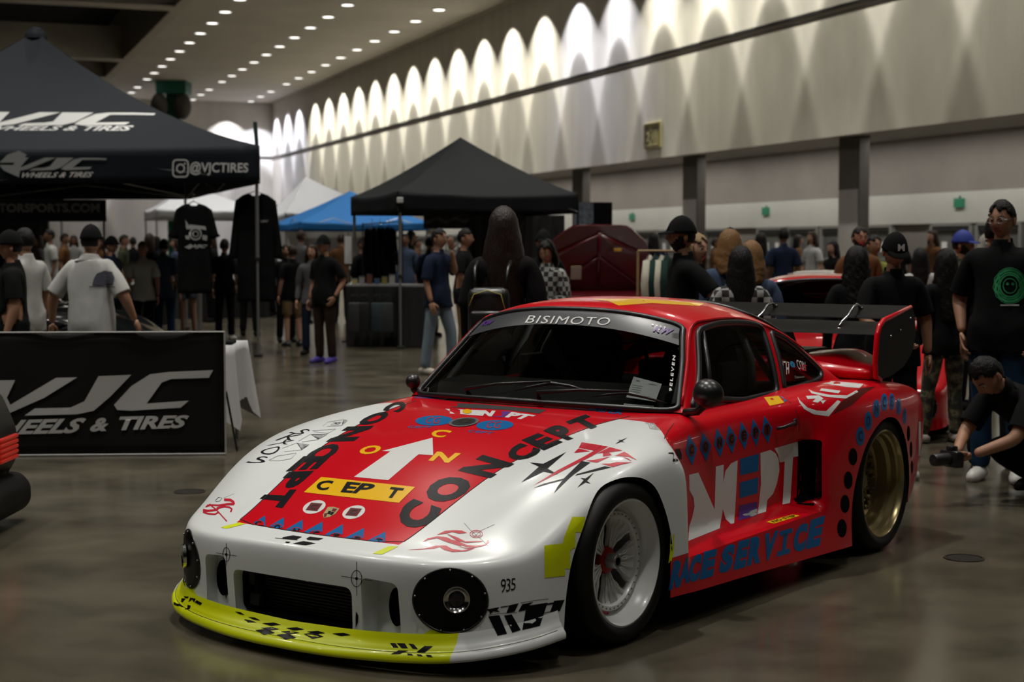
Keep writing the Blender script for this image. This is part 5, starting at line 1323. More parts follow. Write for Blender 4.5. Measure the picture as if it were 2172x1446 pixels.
def figure(name, label, px, py_top, D, yaw=0, h=1.75, skin='tan', hair='short', hairm=None, top=None, sleeves=.7, bottom=None, legs=1.0, shoe=None, girth=1.0, joints=None, cap=None, capback=False, beard=False, glasses=False, group=None, headyaw=0, headtilt=0, hairlen=.45, foot=None, female=False, hairw=0.0, capm=None, logo=None, xyz=None, cat='person'):
    """a standing or posed person; px and D give the spot on the floor, height h"""
    if xyz is None:
        if D is None: D = 1.46*F/(py_top-523)
        xyz = Vector(((px-1086)/F*D*1.0017, D, 0))
    t = thing('person', label, cat, xyz, RD(yaw), group)
    s = h/1.75; J = dict(pelvis=(0, 0, .93), waist=(0, .0, 1.08), chest=(0, .0, 1.27), neckb=(0, .012, 1.455), neck=(0, .0, 1.52), headc=(0, -.008, 1.60))
    for sg, n in ((1, 'L'), (-1, 'R')):
        J['sh'+n] = (.172*sg, .005, 1.415); J['el'+n] = (.225*sg, .03, 1.13); J['wr'+n] = (.235*sg, -.05, .885)
        J['hip'+n] = (.090*sg, 0, .90); J['kn'+n] = (.105*sg, -.015, .50); J['an'+n] = (.115*sg, .02, .085); J['toe'+n] = (.135*sg, -.15, .03)
    if joints: J.update(joints)
    J = {k: Vector(v)*s for k, v in J.items()}
    g = girth; R = dict(pelvis=(.150*g, .112*g), waist=(.138*g, .105*g), chest=(.165*g, .112*g), neckb=(.075, .065), neck=(.052, .055), headc=(.05, .05), sh=(.062, .062), el=(.043*g, .043*g), wr=(.029, .026), hip=(.088*g, .092*g), kn=(.058, .060), an=(.040, .042))
    if female: R['waist'] = (.115*g, .09*g); R['chest'] = (.138*g, .11*g); R['pelvis'] = (.150*g, .115*g); R['wr'] = (.025, .022)
    bones = list(BONES)
    for n in 'LR': bones += [('chest', 'sh'+n, 't'), ('sh'+n, 'el'+n, 'ua'), ('el'+n, 'wr'+n, 'fa'), ('pelvis', 'hip'+n, 'p'), ('hip'+n, 'kn'+n, 'th'), ('kn'+n, 'an'+n, 'sn')]
    names = ['pelvis', 'waist', 'chest', 'neckb', 'neck', 'headc']+[a+n for n in 'LR' for a in ('sh', 'el', 'wr', 'hip', 'kn', 'an')]
    me = bpy.data.meshes.new('body'); me.from_pydata([J[n] for n in names], [(names.index(a), names.index(b)) for a, b, _ in bones], [])
    o = bpy.data.objects.new('body', me); COL.objects.link(o)
    md = o.modifiers.new('s', 'SKIN'); md.use_smooth_shade = True
    for i, n in enumerate(names):
        k = n if n in R else n[:-1]; d = me.skin_vertices[0].data[i]; d.radius = (R[k][0]*s, R[k][1]*s); d.use_root = (n == 'pelvis')
    md = o.modifiers.new('u', 'SUBSURF'); md.levels = 1 if D and D > 17 else 2
    bme = to_mesh(o); bpy.data.objects.remove(o)
    bm = bmesh.new(); bm.from_mesh(bme)
    segs = [(J[a], J[b], k, a, b) for a, b, k in bones]
    up = joints is None or 'pelvis' not in joints
    HEM = J['pelvis'].z-.115*s
    def cutp(co, no, cond):
        fs = [f for f in bm.faces if cond(f.calc_center_median())]; g_ = set(fs) | {e for f in fs for e in f.edges} | {v for f in fs for v in f.verts}
        bmesh.ops.bisect_plane(bm, geom=list(g_), plane_co=co, plane_no=no, dist=1e-5)
    if up: cutp((0, 0, HEM), (0, 0, 1), lambda c: abs(c.z-HEM) < .12*s and (c.x**2+c.y**2) < (.2*s)**2)
    for n_ in 'LR':
        for a_, b_, q_ in (('sh', 'el', sleeves if sleeves < 1 else 2), ('el', 'wr', sleeves-1 if sleeves > 1 else 2), ('hip', 'kn', legs if legs < 1 else 2), ('kn', 'an', .96 if legs >= 1 else 2)):
            if q_ < 1.5:
                A_ = J[a_+n_]; B_ = J[b_+n_]; pp_ = A_.lerp(B_, q_); cutp(pp_, B_-A_, lambda c: (c-pp_).length < .13*s)
    bm.verts.ensure_lookup_table(); bm.verts.index_update()
    def near(p):
        best = None
        for A, Bq, k, a, b in segs:
            d = Bq-A; q = max(0, min(1, (p-A).dot(d)/max(1e-9, d.length_squared))); dd = (p-(A+d*q)).length
            w_ = dd/(.10 if k in ('t', 'p') else .06)
            if best is None or w_ < best[0]: best = (w_, k, q, a, b)
        return best
    info = {v.index: near(v.co) for v in bm.verts}
    bm.verts.ensure_lookup_table(); bm.normal_update()
    pz = J['pelvis'].z
    def garment(nm, test, off, m, th=.006):
        fs = [f for f in bm.faces if all(test(v) for v in f.verts)]
        if not fs: return None
        b2 = bmesh.new(); mp = {}
        for f in fs:
            vs = []
            for v in f.verts:
                if v not in mp: mp[v] = b2.verts.new(v.co+v.normal*(off(v)*s))
                vs.append(mp[v])
            b2.faces.new(vs)
        b2.normal_update()
        for v in b2.verts:
            nz = noise.noise(v.co*9+Vector((px*.1, 0, 0))); v.co += v.normal*(.006*nz)
        thicken(b2, th)
        return obj(nm, b2, m, t, True)
    def is_shirt(v):
        w_, k, q, a, b = info[v.index]
        if k == 't': return True
        if k == 'ua': return q <= sleeves+.01 if sleeves < 1 else True
        if k == 'fa': return sleeves > 1 and q <= sleeves-.99
        if k in ('p', 'th'): return (v.co.z >= HEM-1e-4) if up else (v.co-J['pelvis']).length < .17*s
        if k == 'n': return a == 'neckb' and q < .15
        return False
    def is_pants(v):
        w_, k, q, a, b = info[v.index]
        if k in ('p',): return True
        if k == 't': return a == 'pelvis' and q < .4
        if k == 'th': return q <= legs+.01 if legs < 1 else True
        if k == 'sn': return legs >= 1 and q <= .965
        return False
    def soff(v):
        w_, k, q, a, b = info[v.index]
        if k in ('p', 'th'): return .034
        if k == 'ua': return .014+.014*q
        return .020 if a == 'pelvis' else .014
    garment('shirt', is_shirt, soff, top or C_BLK)
    garment('trousers' if legs >= 1 else 'shorts', is_pants, lambda v: .012+(.012*info[v.index][2] if info[v.index][1] in ('sn',) else 0)+(.02 if legs < 1 and info[v.index][1] == 'th' else 0), bottom or C_DKB)
    # head and hands join the body mesh
    hd = head_mesh(); HM = Matrix.Translation(J['headc']+Vector((0, -.005, .035))*s) @ Matrix.Rotation(RD(headyaw), 4, 'Z') @ Matrix.Rotation(RD(headtilt), 4, 'X') @ Matrix.Scale(s*1.0, 4)
    def add(src, M, dst=bm):
        bmesh.ops.transform(src, matrix=M, verts=src.verts)
        tmp = bpy.data.meshes.new('x'); src.to_mesh(tmp); src.free(); dst.from_mesh(tmp); bpy.data.meshes.remove(tmp)
    nb = len(bm.faces)
    add(hd, HM)
    for sg in (1, -1):
        e = bmesh.new(); bmesh.ops.create_uvsphere(e, u_segments=8, v_segments=6, radius=1, matrix=Matrix.Translation((.076*sg, .012, -.008)) @ Matrix.Diagonal((.008, .017, .030, 1)))
        add(e, HM)
    for n, sg in (('L', 1), ('R', -1)):
        d = (J['wr'+n]-J['el'+n]).normalized(); z = -d; y = Vector((0, 1, 0)); y = (y-z*y.dot(z))
        if y.length < .2: y = Vector((0, 0, -1)) - z*Vector((0, 0, -1)).dot(z)
        y.normalize(); x = y.cross(z).normalized()
        hb = hand_bm(.35 if not joints or 'curl' not in joints else .8)
        if sg < 0: bmesh.ops.transform(hb, matrix=Matrix.Diagonal((-1, 1, 1, 1)), verts=hb.verts); bmesh.ops.reverse_faces(hb, faces=hb.faces)
        M3 = Matrix((x, y, z)).transposed().to_4x4()
        add(hb, Matrix.Translation(J['wr'+n]+d*.012*s) @ M3 @ Matrix.Scale(s, 4))
    for f in bm.faces: f.smooth = True
    body_ = obj('body', bm, [skin_mat(skin), mat('lips', (0.28, 0.08, 0.06), .5)], t, True)
    HMI = HM.inverted()
    for p in body_.data.polygons[nb:]:
        c = HMI @ p.center
        if abs(c.x) < .020 and c.y < -.07 and -.064 < c.z < -.045: p.material_index = 1
    def child(nm, b2, m): bmesh.ops.transform(b2, matrix=HM, verts=b2.verts); return obj(nm, b2, m, t, True)
    hm = hairm or H_BLK
    face = lambda d: d.y < -.06 and d.z < .70-.30*abs(d.x)-.10*sin(d.x*9) and abs(d.x) < .93
    if hair in ('short', 'long', 'curly', 'bun'):
        k = (lambda d: d.z > -.30 and not face(d) and not (abs(d.x) > .72 and -.45 < d.z < .25 and abs(d.y) < .35)) if hair == 'short' else (lambda d: not face(d) and d.z > -.75 and not (d.y < -.3 and d.z < .35))
        hb2 = thicken(head_mesh(.010 if hair == 'short' else .018, k, 40, 28), .009)
        for v in hb2.verts: v.co += v.co.normalized()*(.006*noise.noise(v.co*55+Vector((px, 0, 0)))+.004*max(0, v.co.z)/.12*(hair == 'short'))
        child('hair', hb2, hm)
    if hair in ('long', 'curly'):
        b2 = bmesh.new(); L_ = hairlen; rows = []
        for i in range(-4, 14):
            q = max(0, i)/13; z = .0-L_*q if i >= 0 else .147*sin(min(1, -i/4)*pi/2*.97); kk = sqrt(max(.02, 1-(z/.149)**2)) if i < 0 else 1
            w_ = (.100+(.024+hairw)*sin(min(1, q*1.5)*pi/2))*(1-.35*q**3)*kk; ring = []
            for j in range(13):
                a = pi*(-.08+1.16*j/12); wav = (.010*noise.noise(Vector((j*1.3, i*.9, px)))+(.012*sin(j*2.1+i*1.7) if hair == 'curly' else 0))
                ring.append(b2.verts.new((cos(a)*(w_+wav*kk), .012+sin(a)*((.110+.01*q)*kk+wav*kk)+.02*q, z+(.035*q*noise.noise(Vector((j*2.2, px, 0))) if i > 10 else 0))))
            for j in range(13):
                a = pi*(1.08-1.16*j/12); ring.append(b2.verts.new((cos(a)*w_*.8, .012+sin(a)*.06*kk+.02*q, z-.004)))
            rows.append(ring)
        for a_, b_ in zip(rows, rows[1:]):
            for j in range(26): b2.faces.new((a_[j], a_[(j+1) % 26], b_[(j+1) % 26], b_[j]))
        b2.faces.new(rows[-1][::-1]); b2.faces.new(rows[0])
        bmesh.ops.recalc_face_normals(b2, faces=b2.faces)
        child('long_hair', b2, hm)
    if cap:
        b2 = thicken(head_mesh(.020, lambda d: d.z > .18), .008)
        for v in b2.verts: v.co.z += .012*max(0, v.co.z-.05)/.07
        sg = 1 if capback else -1; pts = []; n_ = 10
        top_ = []; bot_ = []
        ring = [Vector((cos(pi*k/n_)*.078, sg*(.070+sin(pi*k/n_)*.022), .038+.006*sin(pi*k/n_))) for k in range(n_+1)]
        out = [Vector((cos(pi*k/n_)*.080, sg*(.078+sin(pi*k/n_)*.095), .034-.010*sin(pi*k/n_)+.010*abs(cos(pi*k/n_))*-1)) for k in range(n_+1)]
        A = [b2.verts.new(p) for p in ring]; Bq = [b2.verts.new(p) for p in out]; A2 = [b2.verts.new(p-Vector((0, 0, .005))) for p in ring]; B2 = [b2.verts.new(p-Vector((0, 0, .005))) for p in out]
        for k in range(n_):
            b2.faces.new((A[k], A[k+1], Bq[k+1], Bq[k])); b2.faces.new((A2[k+1], A2[k], B2[k], B2[k+1])); b2.faces.new((Bq[k], Bq[k+1], B2[k+1], B2[k]))
        bmesh.ops.create_icosphere(b2, subdivisions=1, radius=.008, matrix=Matrix.Translation((0, 0, .150)))
        child('cap', b2, cap)
        if logo:
            hb = unit_box(text2d(logo, .03))
            for v in hb.verts: v.co = Vector(((v.co.x-.5)*.05, sg*.118+.018*(-sg)*(v.co.y), .058+v.co.y*.045))
            child('cap_badge', hb, M_WV)
    if beard:
        child('beard', thicken(head_mesh(.004, lambda d: d.y < .10 and -.99 < d.z < (-.50+.45*min(1, max(0, abs(d.x)-.45)*2)) and not (abs(d.x) < .26 and -.60 < d.z and d.y < 0) and not (abs(d.x) > .70 and d.z > -.05) or (d.y < -.7 and -.36 < d.z < -.29 and abs(d.x) < .3)), .007), hm)
    for sg in (1, -1):
        e = bmesh.new(); bmesh.ops.create_uvsphere(e, u_segments=8, v_segments=6, radius=.0115, matrix=Matrix.Translation((.030*sg, -.0765, .008)))
        eo = child('eye', e, [mat('eye white', (.55, .53, .5), .3), mat('iris', (.03, .018, .01), .2)])
        for p in eo.data.polygons:
            c = HMI @ p.center
            if c.y < -.0855: p.material_index = 1
    b2 = bmesh.new()
    for sg in (1, -1): tube(b2, [(.014*sg, -.094, .027), (.030*sg, -.093, .033), (.048*sg, -.078, .028)], [.003, .0035, .002], 5)
    child('eyebrows', b2, hm if hm not in (H_BLD,) else H_BRN)
    if glasses:
        b2 = bmesh.new()
        for sg in (1, -1):
            tube(b2, [(.031*sg+.024*cos(a*pi/8), -.100+.004*abs(cos(a*pi/8)), .008+.019*sin(a*pi/8)) for a in range(16)], .0022, 5, closed=True)
            tube(b2, [(.055*sg, -.096, .012), (.072*sg, -.04, .012), (.082*sg, .02, .006)], .002, 5)
        tube(b2, [(-.008, -.103, .010), (.008, -.103, .010)], .002, 5)
        child('spectacles', b2, M_STEEL)
    for n, sg in (('L', 1), ('R', -1)):
        b2 = bmesh.new(); a = J['an'+n]; tq = J['toe'+n]; d = Vector((tq.x-a.x, tq.y-a.y, 0)); d = d.normalized() if d.length > .02 else Vector((0, -1, 0)); base = Vector((a.x, a.y, 0)); zf = a.z-.085*s
        pts = [base-d*.075*s+Vector((0, 0, zf+.045*s)), base-d*.02*s+Vector((0, 0, zf+.05*s)), base+d*.07*s+Vector((0, 0, zf+.040*s)), base+d*.145*s+Vector((0, 0, zf+.028*s)), base+d*.185*s+Vector((0, 0, zf+.022*s))]
        tube(b2, pts, [.032*s, .046*s, .048*s, .042*s, .022*s], 10)
        tube(b2, [base+Vector((0, 0, zf+.03*s)), base+Vector((0, 0, zf+.095*s))], [.046*s, .046*s], 10)
        for v in b2.verts: v.co.z = max(v.co.z, zf+.003)
        obj('shoe', b2, shoe or C_BLK, t, True)
    t['_j'] = 0; del t['_j']
    return t, J
def spot(px, D): return Vector(((px-1086)/F*D, D, 0))
# ---------------------------------------------------------------- canopies
M_TENTB = mat('black canopy cloth', (0.010, 0.011, 0.013), .7, spec=.18, bump=.1, bscale=6); M_TENTD = mat('navy black canopy cloth', (0.011, 0.014, 0.020), .7, spec=.18, bump=.12, bscale=5)
M_TENTBL = mat('blue canopy cloth', (0.01, 0.17, 0.50), .7); M_TENTW = mat('white canopy cloth', (0.50, 0.51, 0.54), .7)
M_POLE = mat('canopy pole', (0.30, 0.31, 0.31), .4, .6); M_FOOT = mat('pole foot', (0.012, 0.012, 0.012), .5)
WLAY = {}
def world_bvh(o):
    bpy.context.view_layer.update()
    me = o.data; M = o.matrix_world; return BVHTree.FromPolygons([M @ v.co for v in me.vertices], [tuple(p.vertices) for p in me.polygons])
def wlay(name, bm, m, tree, parent, off=.006, cell=20, maxe=1.2):
    if not bm.verts: return
    bpy.context.view_layer.update()
    xs = [v.co.x for v in bm.verts]; ys = [v.co.y for v in bm.verts]
    subdivide_grid2d(bm, cell, min(xs), max(xs), min(ys), max(ys)); dead = []
    for v in bm.verts:
        d = ray(v.co.x, v.co.y).normalized(); h = tree.ray_cast(CAM, d)
        if h[0] is None: dead.append(v); continue
        n = h[1] if h[1].dot(d) < 0 else -h[1]; v.co = h[0]+n*off
    bmesh.ops.delete(bm, geom=dead, context='VERTS')
    bmesh.ops.delete(bm, geom=[f for f in bm.faces if any(e.calc_length() > maxe for e in f.edges)], context='FACES')
    if parent: bmesh.ops.transform(bm, matrix=parent.matrix_world.inverted(), verts=bm.verts)
    return obj(name, bm, m, parent, True)
def wtext(name, m, t, quad, tree, parent, bold=.03, shear=0, **kw):
    sp = kw.pop('spacing', 1.0)
    bm = unit_box(text2d(t, bold, shear, sp)); subdivide_grid2d(bm, .1, 0, 1, 0, 1); return wlay(name, quadmap(bm, quad), m, tree, parent, **kw)
def wpoly(name, m, polys, tree, parent, **kw): return wlay(name, polys2d(polys), m, tree, parent, **kw)
def canopy(label, cs, peak, zb, zt, mc, mleg, foot=None, zs=None, sag=.62, legs=(0, 1, 2, 3), peakr=0.03, cat='canopy'):
    """cs: four corners on the floor (x, y) going round, peak (x, y, z)"""
    base = Vector((cs[0][0], cs[0][1], 0)); t = thing('canopy_tent', label, cat, base)
    Cq = [Vector((x, y, 0))-base for x, y in cs]; Pk = Vector(peak)-base; bm = bmesh.new(); n, mseg = 12, 12
    zts = zs or [zt]*4
    for k in range(4):
        a, b = Cq[k], Cq[(k+1) % 4]; za, zb_ = zts[k], zts[(k+1) % 4]; rows = []
        for i in range(mseg+1):
            q = i/mseg; row = []
            for j in range(n+1):
                u = j/n; e = a.lerp(b, u); ez = za+(zb_-za)*u-.05*sin(pi*u)*(1-q)
                p = e.lerp(Vector((Pk.x, Pk.y, 0)), q); crease = 1-.10*sin(pi*u)*sin(pi*q)
                f = q**(1/sag)*.55+q*.45
                p.z = ez+(Pk.z-ez)*f*crease if q < 1 else Pk.z
                row.append(bm.verts.new(p))
            rows.append(row)
        for i in range(mseg):
            for j in range(n): bm.faces.new((rows[i][j], rows[i][j+1], rows[i+1][j+1], rows[i+1][j]))
    bmesh.ops.remove_doubles(bm, verts=bm.verts, dist=1e-4); bmesh.ops.recalc_face_normals(bm, faces=bm.faces)
    if sum(f.normal.z for f in bm.faces) < 0: bmesh.ops.reverse_faces(bm, faces=bm.faces)
    top = obj('roof_cloth', bm, mc, t, angle=25)
    va = []
    for k in range(4):
        a, b = Cq[k], Cq[(k+1) % 4]; za, zb_ = zts[k], zts[(k+1) % 4]; bm = bmesh.new(); rows = []
        out = Vector(((b-a).y, -(b-a).x, 0)).normalized()
        if out.dot((a+b)/2-Vector((Pk.x, Pk.y, 0))) < 0: out = -out
        dz = zt-zb
        for i in range(5):
            row = []
            for j in range(25):
                u = j/24; p = a.lerp(b, u)+out*(.010+.018*sin(u*17+k)*(i/4)*(.5+.5*sin(u*5+i))); p.z = za+(zb_-za)*u-.05*sin(pi*u)-(dz-.05*sin(pi*u))*i/4
                row.append(bm.verts.new(p))
            rows.append(row)
        for i in range(4):
            for j in range(24): bm.faces.new((rows[i][j], rows[i][j+1], rows[i+1][j+1], rows[i+1][j]))
        thicken(bm, .004) if 'thicken' in globals() else None
        va.append(obj('valance', bm, mc, t, True))
    for k in legs:
        p = Cq[k]+(Vector((Pk.x, Pk.y, 0))-Cq[k]).normalized()*.05; f = foot[k] if foot and k in foot else (0, 0)
        q = p+Vector((f[0], f[1], 0)); zt_ = zts[k]-.08; mid = p.lerp(q, .52)
        lg = bmesh.new(); d = Vector((q.x-p.x, q.y-p.y, 0))
        tube(lg, [Vector((p.x, p.y, zt_)), Vector((mid.x, mid.y, zt_*.48))], .024, 4); l_ = obj('leg', lg, mleg, t)
        lg = bmesh.new(); tube(lg, [Vector((mid.x, mid.y, zt_*.50)), Vector((q.x, q.y, .01))], .017, 4); obj('inner_leg', lg, mleg, l_)
        obj('foot_plate', B((q.x, q.y, .02), (.11, .11, .04), None, .01), M_FOOT, l_)
        obj('slider', B((mid.x, mid.y, zt_*.48), (.06, .06, .05), None, .01), M_FOOT, l_)
    fr = bmesh.new()
    for k in range(4):
        a, b = Cq[k], Cq[(k+1) % 4]; z = zb+.03
        N_ = 4
        for i in range(N_):
            p = a.lerp(b, i/N_); q = a.lerp(b, (i+1)/N_)
            tube(fr, [Vector((p.x, p.y, z+(.22 if i % 2 else 0))), Vector((q.x, q.y, z+(0 if i % 2 else .22)))], .010, 4)
    tube(fr, [Vector((Pk.x, Pk.y, zt-.1)), Vector((Pk.x, Pk.y, Pk.z-.02))], .02, 6)
    for k in range(4): tube(fr, [Vector((Cq[k].x, Cq[k].y, zb+.05)).lerp(Vector((Pk.x, Pk.y, zt)), .02), Vector((Pk.x, Pk.y, zt-.08))], .012, 4)
    obj('scissor_frame', fr, mleg, t)
    return t, top, va
V1, top1, va1 = canopy('huge black canopy with white VJC lettering at the left', [(-3.33, 21.2), (-5.72, 28.3), (-12.9, 28.4), (-10.4, 21.3)], (-7.27, 24.7, 4.74), 2.29, 2.79, M_TENTD, M_POLE, sag=.55, legs=(0, 1))
bt = world_bvh(top1)
def sh(pts, x0, y0, k): return [(x0+a*k, y0+b*k) for a, b in pts]
# slanted three-letter logo drawn in 1000 x 300 units
LOGO = [[(0, 0), (130, 0), (60, 190), (330, 0), (470, 0), (160, 220), (60, 250), (-60, 250)], [(480, 0), (690, 0), (560, 190), (480, 240), (180, 250), (230, 205), (360, 195), (420, 170)], [(700, 30), (790, 0), (960, 0), (1100, 10), (1090, 45), (960, 40), (800, 42), (700, 195), (930, 190), (900, 235), (620, 250), (560, 225), (600, 150)]]
def logo_at(quad):
    TL, TR, BR, BL = [Vector(p) for p in quad]; out = []
    for P_ in LOGO:
        q = []
        for x, y in P_:
            u = (x+60)/1160; w = 1-y/250; p = (BL*(1-u)+BR*u)*(1-w)+(TL*(1-u)+TR*u)*w; q.append((p.x, p.y))
        out.append(q)
    return out
wpoly('roof_logo', M_WV, logo_at([(-40, 238), (330, 240), (330, 266), (-40, 268)]), bt, V1)
wtext('roof_lettering', M_WV, 'WHEELS & TIRES', [(-22, 268), (285, 267), (275, 278), (-34, 277)], bt, V1, .03, .2)
bv = world_bvh(va1[3] if False else va1[3]); 
for v_ in va1:
    tr = world_bvh(v_); h = tr.ray_cast(CAM, ray(300, 355).normalized())
    if h[0] is not None and h[0].y < 22.5: bv = tr
wpoly('valance_logo', M_GREYV, logo_at([(30, 334), (228, 335), (226, 360), (20, 363)]), bv, V1, off=.03)
wpoly('diamond_logo', M_GREYV, [[(0, 345), (18, 328), (42, 320), (58, 328), (48, 345)], [(0, 350), (46, 350), (42, 376), (10, 362)]], bv, V1, off=.03)
wtext('valance_lettering', M_WV, 'WHEELS & TIRES', [(50, 366), (200, 365), (195, 376), (45, 377)], bv, V1, .02, .2, off=.03)
wtext('valance_handle', M_WV, '@VJCTIRES', [(404, 343), (528, 345), (527, 372), (403, 372)], bv, V1, .02, off=.03)
rq = rounded([(368, 339), (400, 339), (400, 375), (368, 375)], 9, 4)
wpoly('camera_icon', M_WV, [st(rq+rq[:1], 3), st([(384+8*cos(a*pi/8), 357+8.5*sin(a*pi/8)) for a in range(17)], 3), ell(393, 347, 2, 2, 8)], bv, V1, off=.03)
# flag pole stub at the corner and centre cap
obj('corner_stub', tube(bmesh.new(), [(-.03, .06, 2.7), (-.06, .08, 3.1)], .03, 6), mat('green steel', (.03, .06, .05), .5), V1)
obj('peak_cap', lathe(bmesh.new(), [(0, .08), (.10, .05), (.16, -.04), (.18, -.10)], seg=12, M=Matrix.Translation((-7.27+3.33, 24.7-21.2, 4.73))), M_TENTD, V1)
V2, top2, va2 = canopy('black canopy with grey roof over the merchandise tables', [(-1.62, 22.9), (.965, 23.82), (.04, 26.4), (-2.545, 25.5)], (-.79, 24.65, 3.13), 1.95, 2.25, M_TENTB, M_POLE, sag=.72)
obj('corner_clip', B((.03, -.05, 2.12), (.09, .03, .08), None, .01), M_WV, V2)
V3, top3, va3 = canopy('low blue canopy behind the black one', [(-4.35, 33.0), (-1.75, 33.9), (-2.7, 36.6), (-5.3, 35.6)], (-3.5, 34.8, 2.66), 1.80, 1.98, M_TENTBL, M_POLE, sag=.8, foot={0: (-.35, 0)})
V4, top4, va4 = canopy('white canopy with pointed roof between the hanging shirts and the blue canopy', [(-6.2, 44), (-3.2, 45), (-4.2, 48), (-7.2, 47)], (-5.9, 46, 3.45), 2.05, 2.4, M_TENTW, M_POLE, sag=.7)
V5, top5, va5 = canopy('white canopy partly hidden behind the VJC canopy corner', [(-10.2, 46), (-7.3, 47), (-8.3, 50), (-11.2, 49)], (-9.6, 47.8, 3.35), 2.25, 2.55, M_TENTW, M_POLE, sag=.7)
wtext('canopy_lettering', M_GREYV, 'SILVER', [(615, 431), (672, 432), (672, 438), (615, 437)], world_bvh(top4), V4, .02, maxe=2) if False else None
# inner back valance lettering and navy event banner under the big canopy
bn = thing('hanging_banner', 'dark banner reading MOTORSPORTS.COM hung under the big canopy', 'banner', (-9.0, 26.6, 0))
x0 = (-60-1086)/3400*26.6+9.0; x1 = (228-1086)/3400*26.6+9.0; z1 = CAMZ+(523-424)*26.6/3400; z0 = CAMZ+(523-470)*26.6/3400
obj('banner_sheet', B(((x0+x1)/2, 0, (z0+z1)/2), (x1-x0, .02, z1-z0)), mat('banner navy', (0.012, 0.014, 0.022), .7), bn)
flat_text('banner_lettering', 'MOTORSPORTS.COM', (x0+.15, -.015, z0+.15), (1, 0, 0), (0, 0, 1), 2.0, .15, mat('banner grey', (0.45, 0.46, 0.48), .7), bn, .04)
for x in (x0+.05, x1-.05): obj('banner_pole', tube(bmesh.new(), [(x, .04, 0), (x, .04, z1)], .02, 6), M_POLE, bn)
# ---------------------------------------------------------------- big banner on the floor, left
D0 = 11.2; bx1 = (476-1086)/3400*D0; bx0 = bx1-2.9
BN = thing('floor_banner', 'black VJC WHEELS & TIRES banner with a pale hem standing on the floor', 'banner', (bx1, D0, 0), RD(0))
ang = RD(6); ux_ = Vector((-cos(ang), -sin(ang)*.6, 0))
bm = bmesh.new(); n = 24; rows = []
for i in range(13):
    row = []
    for j in range(n+1):
        u = j/n*2.9; w = i/12; p = ux_*u; p.z = .01+.855*w+.004*sin(u*5)*(w-.5); p.y += .006*sin(u*9+w*4)+.010*sin(w*pi)*sin(u*3); row.append(bm.verts.new(p))
    rows.append(row)
for i in range(12):
    for j in range(n): bm.faces.new((rows[i][j], rows[i][j+1], rows[i+1][j+1], rows[i+1][j]))
thicken(bm, .003) if 'thicken' in globals() else None
bs_ = obj('banner_sheet', bm, mat('banner black', (0.005, 0.0047, 0.0045), .65, spec=.2), BN, True)
tb_ = world_bvh(bs_)
edge = bmesh.new()
for a, b in (((0, .01), (0, .866)), ((0, .866), (2.9, .866)), ((2.9, .866), (2.9, .01)), ((2.9, .01), (0, .01))):
    A = ux_*a[0]; A.z = a[1]; Bq = ux_*b[0]; Bq.z = b[1]; A.y -= .012; Bq.y -= .012; tube(edge, [A, Bq], .007, 6)
obj('banner_hem', edge, mat('banner hem', (0.34, 0.34, 0.33), .5), BN)
ZB = Z(0, 380, 2.008)
M_BWHT = mat('banner print', (0.42, 0.42, 0.41), .6)
wpoly('banner_logo', M_BWHT, [[ZB(p) for p in q] for q in ([(-140, 850), (0, 856), (65, 855), (30, 930), (45, 960), (240, 845), (330, 843), (190, 930), (30, 1000), (-100, 1000)], [(420, 838), (560, 832), (470, 925), (400, 985), (330, 1000), (105, 1006), (150, 975), (300, 972), (360, 945)], [(560, 880), (640, 830), (720, 820), (908, 812), (890, 845), (730, 850), (690, 865), (625, 955), (805, 942), (770, 972), (560, 985), (500, 982), (486, 960)])], tb_, BN, off=.008)
for w_, q in (('WHEELS', [(-120, 1030), (372, 1015), (330, 1080), (-150, 1092)]), ('&', [(400, 1015), (470, 1015), (455, 1072), (380, 1075)]), ('TIRES', [(510, 1010), (808, 1003), (785, 1058), (500, 1070)])):
    wtext('banner_lettering', M_BWHT, w_, [ZB(p) for p in q], tb_, BN, .04, .15, off=.008)
obj('banner_stay', tube(bmesh.new(), [(.0, .02, .45), (.04, .22, .0)], .008, 6), M_FOOT, BN)
obj('banner_stay', tube(bmesh.new(), [(-2.6, -.1, .45), (-2.6, .12, .0)], .008, 6), M_FOOT, BN)
# table with white cloth behind the banner
TT = thing('cloth_table', 'small table under a white cloth beside the floor banner', 'table', (-2.46, 11.9, 0))
M_CLW = mat('white table cloth', (0.50, 0.50, 0.51), .8)
bm = bmesh.new(); n = 56; rows = []; hx, hy = .42, .34
def cloth_ring(k, n): 
    a = 2*pi*k/n; c_, s_ = cos(a), sin(a); m_ = max(abs(c_)/1, abs(s_)/1); return Vector((hx*max(-1, min(1, c_/m_*1.0)), hy*max(-1, min(1, s_/m_)), 0))
for i in range(9):
    row = []
    for k in range(n):
        p = cloth_ring(k, n); q = i/8; corner = max(0, abs(sin(2*2*pi*k/n/1.0)))**6; a = 2*pi*k/n
        corner = max(0, 1-min(abs((a % (pi/2))-pi/4), pi/4)/(pi/10))
        dr = .42*q*(1+.45*corner); f = .018*sin(k*1.9)*q
        out = Vector((p.x, p.y, 0)).normalized(); row.append(bm.verts.new(p+out*(.02+f+.10*corner*q)+Vector((0, 0, .745-dr))))
    rows.append(row)
for a_, b_ in zip(rows, rows[1:]):
    for k in range(n): bm.faces.new((a_[k], a_[(k+1) % n], b_[(k+1) % n], b_[k]))
bm.faces.new(rows[0]); bmesh.ops.recalc_face_normals(bm, faces=bm.faces)
obj('table_cloth', bm, M_CLW, TT, True)
obj('table_top', B((0, 0, .73), (.80, .64, .025)), M_GREYV, TT)
for x in (-.36, .36):
    for y in (-.28, .28): obj('leg', tube(bmesh.new(), [(x, y, 0), (x, y, .72)], .014, 6), M_POLE, TT)
